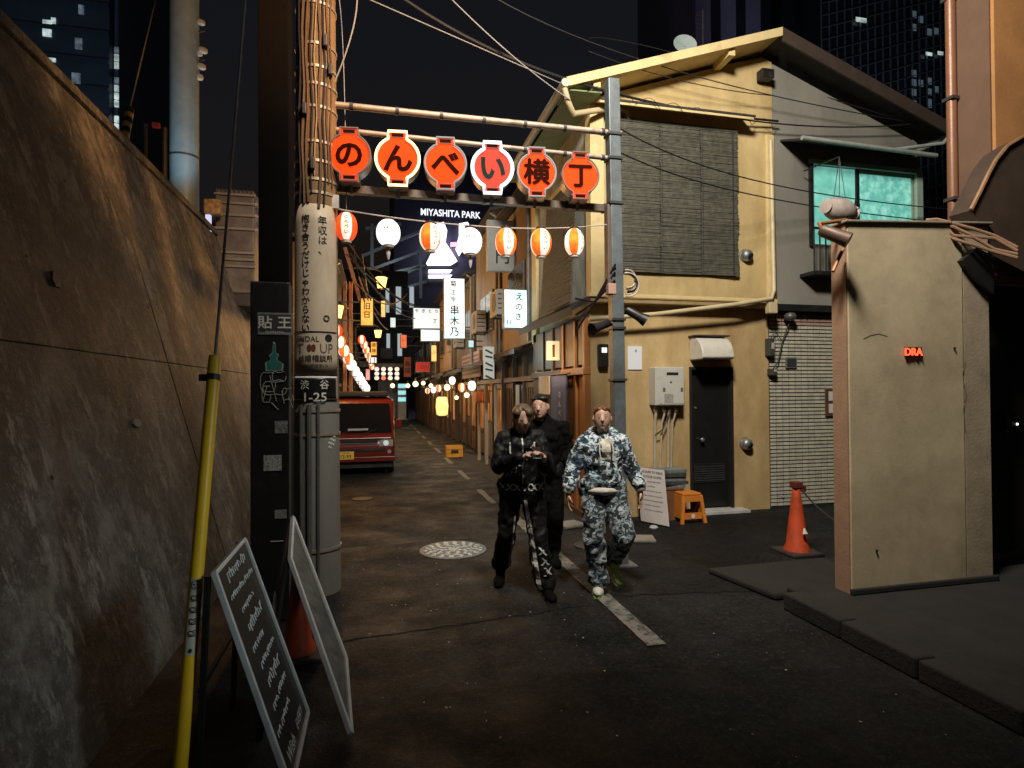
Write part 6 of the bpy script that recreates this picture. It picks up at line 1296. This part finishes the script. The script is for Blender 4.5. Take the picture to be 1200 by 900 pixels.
# railway embankment behind the wall
b = B(); b.box((-60, -6.5, 0), (WX - WS * 4.4 - .6, 40, 3.2)); S(b.build('embankment', concrete_dk))

# ================================================================== STREET LIGHT on the near pavement, outside the picture, reaching over the crossing
fl = T('street_floodlight', 'twin headed street light on the near pavement reaching over the crossing', 'street lamp', (4.0, .2, .12))
b = B(); b.tube([(4.0, .2, .12), (4.0, .2, 6.6), (3.6, .5, 7.1), (2.6, 1.2, 7.3), (1.4, 2.2, 7.45)], [.09, .07, .05, .05, .04], 12); b.build('pole', grey_metal, fl, smooth=True)
b = B(); b.cbox((1.4, 2.2, 7.34), (.5, .3, .16)); b.build('housing', dark_metal, fl, bevel=.02)
b = B(); b.cbox((1.4, 2.24, 7.25), (.36, .2, .012)); b.build('lens', E('flood_lens', (1, .86, .6), 5), fl)
lamp('SPOT', fl, (1.4, 2.3, 7.2), 2850, (1, .92, .78), .5, aim=(4.3, 7.5, 3.4), cone=124, blend=.9)
b = B(); b.cbox((3.9, .3, 3.1), (.2, .2, .2)); b.build('housing', dark_metal, fl, bevel=.02)  # third head, added to light the yellow guard and the boards
lamp('SPOT', fl, (3.75, .4, 3.1), 300, (.86, 1, .97), .55, aim=(-.72, 3.1, 1.0), cone=25, blend=.9)
b = B(); b.cbox((2.6, 1.2, 7.18), (.34, .34, .2)); b.build('housing', dark_metal, fl, bevel=.03)
b = B(); b.ball((2.6, 1.25, 7.06), (.13, .13, .07), 12); b.build('lens', E('sodium_lens', (1, .45, .1), 5), fl)
lamp('SPOT', fl, (2.6, 1.3, 6.95), 2500, (1.0, .46, .15), .2, aim=(-1.9, 8.4, 5.6), cone=54, blend=.5)
# ================================================================== PEOPLE
skin = M('skin', (.52, .32, .235), .5, 0, .08, 6, .05)
def remesh(b, vox, smooth=2, disp=0., dscale=.12):
    """union of overlapping closed shapes as one continuous surface"""
    me = bpy.data.meshes.new('r'); me.from_pydata(b.v, [], b.f); o = bpy.data.objects.new('r', me); COL.objects.link(o)
    bm = bmesh.new(); bm.from_mesh(me); bmesh.ops.recalc_face_normals(bm, faces=bm.faces); bm.to_mesh(me); bm.free()
    m = o.modifiers.new('r', 'REMESH'); m.mode = 'VOXEL'; m.voxel_size = vox
    s_ = o.modifiers.new('s', 'SMOOTH'); s_.iterations = smooth; s_.factor = .5
    if disp:
        tx = bpy.data.textures.new('folds', 'CLOUDS'); tx.noise_scale = dscale; tx.noise_depth = 2
        d = o.modifiers.new('d', 'DISPLACE'); d.texture = tx; d.strength = disp; d.mid_level = .5; d.texture_coords = 'GLOBAL'
    r = bpy.data.meshes.new_from_object(o.evaluated_get(bpy.context.evaluated_depsgraph_get()))
    bpy.data.objects.remove(o); return r
def cap_(b, p, q, r0, r1, n=14):
    b.tube([p, q], [r0, r1], n); b.ball(p, r0, n); b.ball(q, r1, n)
def chain(b, pts, rs):
    for i in range(len(pts) - 1): cap_(b, V(pts[i]), V(pts[i + 1]), rs[i], rs[i + 1])
def hand(b, wrist, dirv, palm_n, curl=.6, s_=1., thumb_side=1):
    """palm, four fingers of unequal length with two bends, thumb off the side of the palm"""
    d = V(dirv).normalized(); n = V(palm_n).normalized(); n = (n - d * n.dot(d)).normalized(); sd = d.cross(n) * thumb_side
    w0 = V(wrist); pc_ = w0 + d * .05 * s_
    m = Matrix((sd, d, n)).transposed()
    b.ball(pc_, (.042 * s_, .052 * s_, .018 * s_), 12, m=m); cap_(b, w0, pc_, .026 * s_, .024 * s_)
    for k, (off, L_) in enumerate(((.030, .072), (.011, .082), (-.009, .076), (-.028, .060))):
        p = w0 + d * .09 * s_ + sd * off * s_; a = curl * (.7 + .1 * k); q = p; dd = d; r_ = .0095 * s_
        for j in range(3):
            dd = (d * math.cos(a * (j + .4)) + n * math.sin(a * (j + .4))).normalized(); q2 = q + dd * L_ * s_ * (.42, .32, .26)[j]; cap_(b, q, q2, r_, r_ * .93, 8); q = q2; r_ *= .93
    p = w0 + d * .028 * s_ + sd * .034 * s_; q = p + (d * .7 + sd * .6 + n * .3).normalized() * .036 * s_; cap_(b, p, q, .0125 * s_, .0105 * s_, 8); q2 = q + (d * .9 + n * .5).normalized() * .028 * s_; cap_(b, q, q2, .0105 * s_, .009 * s_, 8)
def head(b, c, f, u, s_=1.):
    """skull, jaw, nose, brow, ears, neck stub left to the caller; c = centre, f = facing, u = up"""
    f = V(f).normalized(); u = V(u).normalized(); u = (u - f * u.dot(f)).normalized(); r = f.cross(u); m = Matrix((r, f, u)).transposed(); c = V(c)
    def P(x, y, z): return c + (r * x + f * y + u * z) * s_
    b.ball(P(0, -.012, .025), (.076 * s_, .092 * s_, .088 * s_), 18, m=m); b.ball(P(0, .028, -.045), (.058 * s_, .058 * s_, .066 * s_), 16, m=m); b.ball(P(0, .055, -.085), (.03 * s_, .024 * s_, .022 * s_), 12, m=m)
    b.ball(P(0, .020, -.018), (.067 * s_, .070 * s_, .094 * s_), 18, m=m); cap_(b, P(0, .082, .008), P(0, .096, -.024), .008 * s_, .011 * s_, 8)
    for sx in (-1, 1): b.ball(P(sx * .078, -.008, -.005), (.012 * s_, .02 * s_, .032 * s_), 10, m=m)
    return P, m
def place(me, name, mats, parent, Mw, smooth=True):
    me.materials.clear()
    for m in (mats if isinstance(mats, (list, tuple)) else [mats]): me.materials.append(m)
    me.transform(Matrix.Translation(-root(parent).location) @ Mw); me.polygons.foreach_set('use_smooth', [smooth] * len(me.polygons))
    me.update(); o = bpy.data.objects.new(name, me); COL.objects.link(o); o.parent = parent; return o
def surf_print(parent, onto, name, b, mat, dirv, off=.004):
    """lay flat print on a garment: drop each point along dirv until it meets the cloth"""
    me = onto.data; org = root(onto).location; bv = BVHTree.FromPolygons([v.co + org for v in me.vertices], [tuple(p.vertices) for p in me.polygons])
    d = V(dirv).normalized(); out = []; keep = []
    for p in b.v:
        h = bv.ray_cast(p - d * .6, d, 1.5); keep.append(h[0] is not None); out.append((h[0] - d * off) if h[0] is not None else p)
    nb = B(); nb.v = out; nb.f = [f for f in b.f if all(keep[i] for i in f)]; nb.mi = [0] * len(nb.f)
    return nb.build(name, mat, onto) if nb.f else None
def tufts(b, hc, n, ln):
    rr = random.Random(3)
    for k in range(n):                               # short locks combed forward and sideways over the scalp
        th = rr.uniform(0, 2 * math.pi); el = rr.uniform(.15, 1.45); d = V((math.cos(th) * math.cos(el), math.sin(th) * math.cos(el), math.sin(el)))
        if d.y < -.1 and d.z < .55: continue
        p = hc + V((d.x * .083, .012 + d.y * .094, .036 + d.z * .080)); q = p + (d * .35 + V((d.x * .5, -.35 if d.y < .3 else .3, -.5)) + V((rr.uniform(-.3, .3), rr.uniform(-.3, .3), 0))) * ln
        b.tube([p - d * .012, p, q], [.011, .0095, .004], 6)
def shoe(P, fwd, mat, sole, parent, Mw, name='shoe', s_=1., tip=0.):
    """P = heel point on the ground, fwd in plan, tip = heel lift angle"""
    f = V((fwd[0], fwd[1], 0)).normalized(); f = V((f.x * math.cos(tip), f.y * math.cos(tip), -math.sin(tip))); r = f.cross(V((0, 0, 1))).normalized(); u = r.cross(f); P = V(P); m = Matrix((r, f, u)).transposed()
    b = B(); b.ball(P + f * .07 + u * .05, (.042 * s_, .085 * s_, .052), 14, m=m); b.ball(P + f * .18 + u * .042, (.048 * s_, .085 * s_, .040), 14, m=m); cap_(b, P + f * .05 + u * .06, P + f * .05 + u * .11, .045, .042)
    o = place(remesh(b, .009, 2), name, mat, parent, Mw)
    b = B(); poly = [(-.035, -.02), (.035, -.02), (.042, .06), (.050, .17), (.040, .235), (0, .262), (-.040, .235), (-.050, .17), (-.042, .06)]
    b.prism([Mw @ (P + r * x + f * y + u * -.002) for x, y in poly], (Mw.to_3x3() @ u) * .022); b.build('sole', sole, o, bevel=.004)
def eyes(P, parent, Mw):
    for sx in (-1, 1):
        b = B(); b.ball(Mw @ P(sx * .028, .082, .004), (.008, .006, .004), 8); b.build('eye', M('eye_tone', (.14, .09, .07), .3), parent)
        b = B(); b.tube([Mw @ P(sx * .014, .087, .026), Mw @ P(sx * .028, .084, .030), Mw @ P(sx * .044, .074, .025)], .0028, 6); b.build('eyebrow', M('hair_black', (.012, .010, .009), .5, 0, .3, 60), parent)
    b = B(); b.tube([Mw @ P(-.020, .077, -.062), Mw @ P(0, .083, -.061), Mw @ P(.020, .077, -.062)], .0035, 6); b.build('mouth', M('lips', (.20, .07, .05), .4), parent)
hair_m = M('hair_black', (.012, .010, .009), .5, 0, .3, 60); hair_b = M('hair_brown', (.10, .065, .038), .5, 0, .4, 60)

# ---- camouflage suit (walking towards the viewer, own frame: faces -y, x to the viewer's right hand side)
camo = bpy.data.materials.new('camouflage_fleece'); camo.use_nodes = True; t = camo.node_tree; N = t.nodes; L = t.links
bs = N['Principled BSDF']; bs.inputs['Roughness'].default_value = .9; bs.inputs['Sheen Weight'].default_value = .2
tc = N.new('ShaderNodeTexCoord')
def nz(s_, seed, dist):
    mp = N.new('ShaderNodeMapping'); mp.inputs['Location'].default_value = (seed, seed * 2, 0); mp.inputs['Scale'].default_value = (1, 1, 1.5); L.new(tc.outputs['Object'], mp.inputs[0])
    n = N.new('ShaderNodeTexNoise'); n.inputs['Scale'].default_value = s_; n.inputs['Detail'].default_value = 1.5; n.inputs['Distortion'].default_value = dist; L.new(mp.outputs[0], n.inputs['Vector']); return n.outputs[0]
r1 = N.new('ShaderNodeValToRGB'); r1.color_ramp.interpolation = 'CONSTANT'; L.new(nz(13, 3, .8), r1.inputs[0])
e = r1.color_ramp.elements; e[0].position = 0; e[0].color = (.70, .76, .79, 1); e[1].position = .45; e[1].color = (.06, .17, .27, 1); x = e.new(.50); x.color = (.66, .74, .78, 1); x = e.new(.56); x.color = (.03, .085, .14, 1)
r2 = N.new('ShaderNodeValToRGB'); r2.color_ramp.interpolation = 'CONSTANT'; L.new(nz(14, 9, 1.0), r2.inputs[0]); r2.color_ramp.elements[0].color = (0, 0, 0, 1); r2.color_ramp.elements[1].position = .54; r2.color_ramp.elements[1].color = (1, 1, 1, 1)
mx = N.new('ShaderNodeMix'); mx.data_type = 'RGBA'; L.new(r2.outputs[0], mx.inputs[0]); L.new(r1.outputs[0], mx.inputs[6]); mx.inputs[7].default_value = (.010, .014, .022, 1); L.new(mx.outputs[2], bs.inputs['Base Color'])
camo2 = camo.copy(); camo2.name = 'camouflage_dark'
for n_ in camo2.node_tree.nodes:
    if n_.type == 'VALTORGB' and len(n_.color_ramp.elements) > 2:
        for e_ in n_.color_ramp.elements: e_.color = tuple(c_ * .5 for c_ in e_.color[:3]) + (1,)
rib = M('rib_knit', (.55, .52, .47), .85, 0, .1, 30, .3, 90)
c = gp(708, 692); MW = Matrix.Translation(c) @ Matrix.Rotation(R(-14), 4, 'Z')
p3 = T('person', 'person in blue and white camouflage hooded suit walking beside the edge line', 'person', c)
HL, HR = V((-.085, 0, .90)), V((.085, 0, .90))
KL, AL = V((-.10, -.10, .50)), V((-.055, -.06, .09)); KR, AR = V((.15, -.16, .52)), V((.10, .16, .20))
SL, SR = V((-.165, .0, 1.325)), V((.165, .0, 1.325)); EL, WL = V((-.255, .04, 1.10)), V((-.315, -.05, .885)); ER, WR = V((.245, .03, 1.10)), V((.32, -.03, .90))
b = B(); hc = V((-.01, -.04, 1.53)); PF, _ = head(b, hc, (-.12, -1, .10), (0, 0, 1)); cap_(b, V((0, .0, 1.33)), V((0, -.02, 1.44)), .06, .055); cap_(b, V((0, 0, .95)), V((0, 0, 1.3)), .11, .10); cap_(b, SL, SR, .05, .05)
chain(b, [SL, EL, WL], [.045, .036, .026]); chain(b, [SR, ER, WR], [.045, .036, .026]); chain(b, [HL, KL, AL], [.075, .05, .035]); chain(b, [HR, KR, AR], [.075, .05, .035]); cap_(b, HL, HR, .09, .09)
hand(b, WL + V((0, 0, -.01)), (-.05, -.1, -1), (1, .1, 0), .5, 1., 1); hand(b, WR + V((0, 0, -.01)), (.12, -.1, -1), (-1, .1, 0), .5, 1., -1)
bd_ = place(remesh(b, .0075, 3), 'body', skin, p3, MW); eyes(PF, bd_, MW)
b = B(); m_ = Matrix.Rotation(-.15, 3, 'X'); b.ball(hc + V((0, .026, .052)), (.081, .090, .072), 16); b.ball(hc + V((0, .045, -.0)), (.080, .065, .085), 14); tufts(b, hc, 90, .02); place(remesh(b, .007, 1), 'hair', M('hair_red_brown', (.13, .05, .018), .5, 0, .4, 60), p3, MW)
b = B(); cap_(b, V((0, 0, 1.0)), V((0, -.01, 1.25)), .155, .165); b.ball(V((0, .0, 1.18)), (.185, .145, .20), 16); b.ball(V((0, -.02, 1.0)), (.175, .145, .13), 16); cap_(b, SL, V((0, 0, 1.36)), .068, .075); cap_(b, SR, V((0, 0, 1.36)), .068, .075)
chain(b, [SL, EL, WL + V((.01, 0, .05))], [.074, .074, .062]); chain(b, [SR, ER, WR + V((-.01, 0, .05))], [.074, .074, .062])
jk = place(remesh(b, .012, 3, .05, .08), 'hooded_jacket', camo, p3, MW)
b = B(); 
for i in range(14): a = math.pi * 2 * i / 14; p = V((.115 * math.sin(a), .045 + .085 * math.cos(a), 1.375 + .05 * math.cos(a))); q = V((.115 * math.sin(a + .45), .045 + .085 * math.cos(a + .45), 1.375 + .05 * math.cos(a + .45))); cap_(b, p, q, .042, .042, 10)
b.ball(V((0, .12, 1.35)), (.13, .07, .10), 14); place(remesh(b, .012, 3, .02, .08), 'hood', camo, jk, MW)
b = B(); b.ball((0, -.012, .905), (.190, .158, .055), 28); o = place(remesh(b, .012, 2, .012, .06), 'waistband', rib, jk, MW)
for wv, sgn in ((WL, -1), (WR, 1)): b = B(); b.tube([wv + V((-.005 * sgn, .0, .07)), wv + V((.002 * sgn, -.002, -.01))], [.058, .047], 18); place(remesh(b, .009, 1), 'cuff', rib, jk, MW)
b = B()
for u, v in ((-.035, 1.36), (.045, 1.36), (.04, 1.19), (-.025, 1.19)): b.v.append(MW @ V((u, -.3, v)))
nb = B(); n_ = 8
A_ = [MW @ V((-.035 + .08 * i / n_, -.3, 1.36 - .18 * j / n_)) for j in range(n_ + 1) for i in range(n_ + 1)]; nb.add(A_, [(j * (n_ + 1) + i, j * (n_ + 1) + i + 1, (j + 1) * (n_ + 1) + i + 1, (j + 1) * (n_ + 1) + i) for j in range(n_) for i in range(n_)])
surf_print(p3, jk, 'button_placket', nb, M('placket_cream', (.6, .56, .47), .7), MW.to_3x3() @ V((0, 1, 0)), .006)
for s_ in (-1, 1): b = B(); b.tube([MW @ V((.05 * s_, -.16, 1.36)), MW @ V((.06 * s_, -.215, 1.25)), MW @ V((.05 * s_, -.225, 1.18))], .006, 6); b.build('drawstring', rib, jk)
b = B(); cap_(b, HL + V((0, 0, .02)), HR + V((0, 0, .02)), .135, .135); chain(b, [HL, KL, AL + V((0, 0, .05))], [.115, .092, .080]); chain(b, [HR, KR, AR + V((0, 0, .03))], [.115, .098, .080]); b.ball(AL + V((0, -.01, .03)), (.095, .10, .06), 12)
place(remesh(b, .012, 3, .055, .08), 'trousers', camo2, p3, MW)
shw = M('shoe_white', (.55, .55, .5), .5); shn = M('shoe_lime', (.50, .66, .16), .5)
shoe((-.055, .03, .0), (-.1, -1), shw, shn, p3, MW, s_=1.05); shoe((.10, .17, .13), (.15, -1), shn, shw, p3, MW, tip=.35)

# ---- two walkers in black
blk = M('black_tracksuit', (.005, .005, .0055), .6, 0, .3, 12, .2, spec=.25); blk2 = M('black_wool', (.004, .004, .004), .9, 0, .3, 12, .3, spec=.1)
def sheet_print(pts_fn, nu, nv):
    nb = B(); A_ = [pts_fn(i / nu, j / nv) for j in range(nv + 1) for i in range(nu + 1)]
    nb.add(A_, [(j * (nu + 1) + i, j * (nu + 1) + i + 1, (j + 1) * (nu + 1) + i + 1, (j + 1) * (nu + 1) + i) for j in range(nv) for i in range(nu)]); return nb
c = gp(612, 690); MW = Matrix.Translation(c) @ Matrix.Rotation(R(-10), 4, 'Z') @ Matrix.Scale(1.02, 4)
p1 = T('person', 'person in black tracksuit with white print looking down at a phone', 'person', c)
HL, HR = V((-.09, 0, .92)), V((.09, 0, .92)); KL, AL = V((-.135, -.02, .50)), V((-.175, .22, .15)); KR, AR = V((.12, -.17, .51)), V((.185, -.20, .09))
SL, SR = V((-.165, .0, 1.335)), V((.155, .0, 1.335)); EL, WL = V((-.215, -.10, 1.09)), V((.02, -.30, 1.20)); ER, WR = V((.215, -.08, 1.09)), V((.16, -.30, 1.19))
b = B(); hc = V((.005, -.085, 1.505)); PF, _ = head(b, hc, (.25, -1, -.22), (0, -.2, 1)); cap_(b, V((0, .0, 1.34)), V((0, -.05, 1.43)), .06, .055); cap_(b, V((0, 0, .95)), V((0, 0, 1.3)), .11, .10); cap_(b, SL, SR, .05, .05)
chain(b, [SL, EL, WL], [.045, .036, .026]); chain(b, [SR, ER, WR], [.045, .036, .026]); chain(b, [HL, KL, AL], [.075, .05, .035]); chain(b, [HR, KR, AR], [.075, .05, .035]); cap_(b, HL, HR, .09, .09)
ph = V((.10, -.375, 1.235))
hand(b, WL, (.6, -.5, .35), (.3, -.2, -1), .75, .95, -1); hand(b, WR, (-.35, -.55, .4), (-.5, -.3, -1), .75, .95, 1)
bd_ = place(remesh(b, .0075, 3), 'body', skin, p1, MW); eyes(PF, bd_, MW)
b = B(); b.ball(hc + V((0, .02, .058)), (.086, .096, .074), 16); b.ball(hc + V((0, .05, .0)), (.087, .07, .10), 14); b.ball(hc + V((-.05, -.03, .05)), (.045, .07, .05), 12); b.ball(hc + V((.05, -.03, .05)), (.045, .07, .05), 12); tufts(b, hc, 110, .035); place(remesh(b, .007, 1), 'hair', hair_b, p1, MW)
b = B(); cap_(b, V((0, 0, 1.0)), V((0, 0, 1.24)), .15, .155); b.ball(V((0, .0, 1.17)), (.185, .14, .2), 16); b.ball(V((0, 0, 1.0)), (.175, .14, .13), 16); cap_(b, SL, V((0, 0, 1.37)), .062, .07); cap_(b, SR, V((0, 0, 1.37)), .062, .07); chain(b, [SL, EL, WL + V((-.05, .03, -.01))], [.068, .064, .050]); chain(b, [SR, ER, WR + V((.01, .05, 0))], [.068, .064, .050]); cap_(b, V((0, .01, 1.36)), V((0, 0, 1.42)), .075, .07)
jk = place(remesh(b, .012, 3, .05, .07), 'jacket', blk, p1, MW)
b = B(); cap_(b, HL + V((0, 0, .02)), HR + V((0, 0, .02)), .125, .125); chain(b, [HL, KL, AL + V((0, 0, .02))], [.105, .082, .082]); chain(b, [HR, KR, AR + V((0, 0, .02))], [.105, .084, .086])
tr_ = place(remesh(b, .012, 3, .05, .08), 'trousers', blk, p1, MW)
shoe(V((-.175, .25, .085)), (-.15, -1), blk2, rubber, p1, MW, s_=1.05, tip=.4); shoe(V((.185, -.16, 0)), (.15, -1), blk2, rubber, p1, MW, s_=1.05)
D = MW.to_3x3() @ V((0, 1, 0)); tex = M('print_white', (.72, .70, .67), .7, 0, .6, 25)
nb = sheet_print(lambda u, v: MW @ V((.006 * (u - .5) * 2, -.6, 1.36 - .42 * v)), 1, 30); surf_print(p1, jk, 'zip', nb, steel, D, .003)
for k_, sg in enumerate((-1, 1)):
    nb = sheet_print(lambda u, v: MW @ V((sg * (.10 + .012 * u), -.6, 1.30 - .09 * v)), 1, 8); surf_print(p1, jk, 'shoulder_piping', nb, tex, D, .003)
b = B()
for k, ch in enumerate('のんべいよこ'): txt(b, ch, MW @ V((-.13 + .045 * k, -.6, 1.0 + .05 * k)), .07, right=MW.to_3x3() @ V((.75, 0, .6)), up=MW.to_3x3() @ V((-.6, 0, .75)), bold=.02)
surf_print(p1, jk, 'chest_print', b, tex, D)
b = B(); txt(b, 'XXX', MW @ V((-.11, -.4, .915)), .085, right=MW.to_3x3() @ V((1, 0, 0)), bold=.03); txt(b, 'XXX', MW @ V((.10, -.4, .915)), .085, right=MW.to_3x3() @ V((1, 0, 0)), bold=.03); surf_print(p1, tr_, 'hip_print', b, tex, D)
b = B()
for k in range(3): txt(b, 'X', MW @ V((.155 + .022 * k, -.5, .40 - .085 * k)), .09, right=MW.to_3x3() @ V((1, 0, 0)), bold=.03, sx=1.1)
surf_print(p1, tr_, 'shin_print', b, tex, D)
def stripe(p_, q_, wd):
    nb = sheet_print(lambda u, v: MW @ (V(p_).lerp(V(q_), v) + V((wd * (u - .5) * (.6 + .8 * v), 0, 0))), 3, 40); surf_print(p1, tr_, 'side_stripe', nb, M('stripe_white', (.55, .52, .48), .7, 0, .2), D)
stripe((.025, -.6, .80), (.12, -.6, .07), .04); stripe((-.065, -.5, .66), (-.105, -.5, .14), .022)
m_ = Matrix.Translation(MW @ ph) @ Matrix.Rotation(R(-10), 4, 'Z') @ Matrix.Rotation(R(-55), 4, 'X'); b = B(); b.box((-.038, -.005, -.075), (.038, .005, .075), m=m_); po = b.build('phone', M('phone_black', (.01, .01, .012), .25), bevel=.004); tag(po, 'black phone held in both hands of the walker looking down', 'phone')
b = B(); b.box((-.034, .0052, -.07), (.034, .0058, .07), m=m_); b.build('screen', E('phone_screen', (.5, .6, .7), .6), po)

c = gp(640, 666); MW = Matrix.Translation(c) @ Matrix.Rotation(R(-12), 4, 'Z') @ Matrix.Scale(1.045, 4)
p2 = T('person', 'dark haired person in plain black walking close behind the phone user', 'person', c)
HL, HR = V((-.085, 0, .92)), V((.085, 0, .92)); KL, AL = V((-.09, -.12, .50)), V((-.09, -.08, .09)); KR, AR = V((.09, .02, .50)), V((.085, .16, .13))
SL, SR = V((-.165, .0, 1.35)), V((.165, .0, 1.35)); EL, WL = V((-.22, .02, 1.11)), V((-.24, -.08, .93)); ER, WR = V((.225, .02, 1.12)), V((.215, -.13, .98))
b = B(); hc = V((-.05, -.05, 1.545)); PF, _ = head(b, hc, (-.3, -1, .02), (-.1, 0, 1)); cap_(b, V((0, .0, 1.34)), V((-.05, -.02, 1.46)), .06, .055); cap_(b, V((0, 0, .95)), V((0, 0, 1.3)), .11, .10); cap_(b, SL, SR, .05, .05)
chain(b, [SL, EL, WL], [.045, .036, .026]); chain(b, [SR, ER, WR], [.045, .036, .026]); chain(b, [HL, KL, AL], [.075, .05, .035]); chain(b, [HR, KR, AR], [.075, .05, .035]); cap_(b, HL, HR, .09, .09)
hand(b, WL, (-.05, -.2, -1), (1, 0, 0), .6, 1, 1); hand(b, WR, (.05, -.5, -.8), (-1, 0, -.2), .8, 1, -1)
bd_ = place(remesh(b, .0075, 3), 'body', skin, p2, MW); eyes(PF, bd_, MW)
b = B(); b.ball(hc + V((0, .028, .055)), (.086, .094, .078), 16); b.ball(hc + V((0, .05, -.0)), (.088, .07, .10), 14); b.ball(hc + V((.02, -.04, .085)), (.055, .04, .028), 12); tufts(b, hc, 110, .035); place(remesh(b, .007, 1), 'hair', hair_m, p2, MW)
b = B(); cap_(b, V((0, 0, 1.0)), V((0, 0, 1.24)), .15, .155); b.ball(V((0, .0, 1.18)), (.185, .14, .2), 16); b.ball(V((0, 0, .98)), (.175, .14, .15), 16); cap_(b, SL, V((0, 0, 1.385)), .062, .07); cap_(b, SR, V((0, 0, 1.385)), .062, .07); chain(b, [SL, EL, WL + V((0, .02, .04))], [.070, .064, .052]); chain(b, [SR, ER, WR + V((0, .04, .03))], [.070, .064, .052]); cap_(b, V((0, .01, 1.37)), V((-.02, 0, 1.43)), .078, .07)
place(remesh(b, .012, 3, .05, .07), 'jacket', blk2, p2, MW)
b = B(); cap_(b, HL + V((0, 0, .02)), HR + V((0, 0, .02)), .125, .125); chain(b, [HL, KL, AL + V((0, 0, .02))], [.11, .09, .08]); chain(b, [HR, KR, AR + V((0, 0, .02))], [.11, .09, .08]); place(remesh(b, .012, 4, .025, .12), 'trousers', blk, p2, MW)
shoe(V((-.09, -.04, 0)), (-.1, -1), blk2, rubber, p2, MW); shoe(V((.085, .19, .05)), (.1, -1), blk2, rubber, p2, MW, tip=.25)
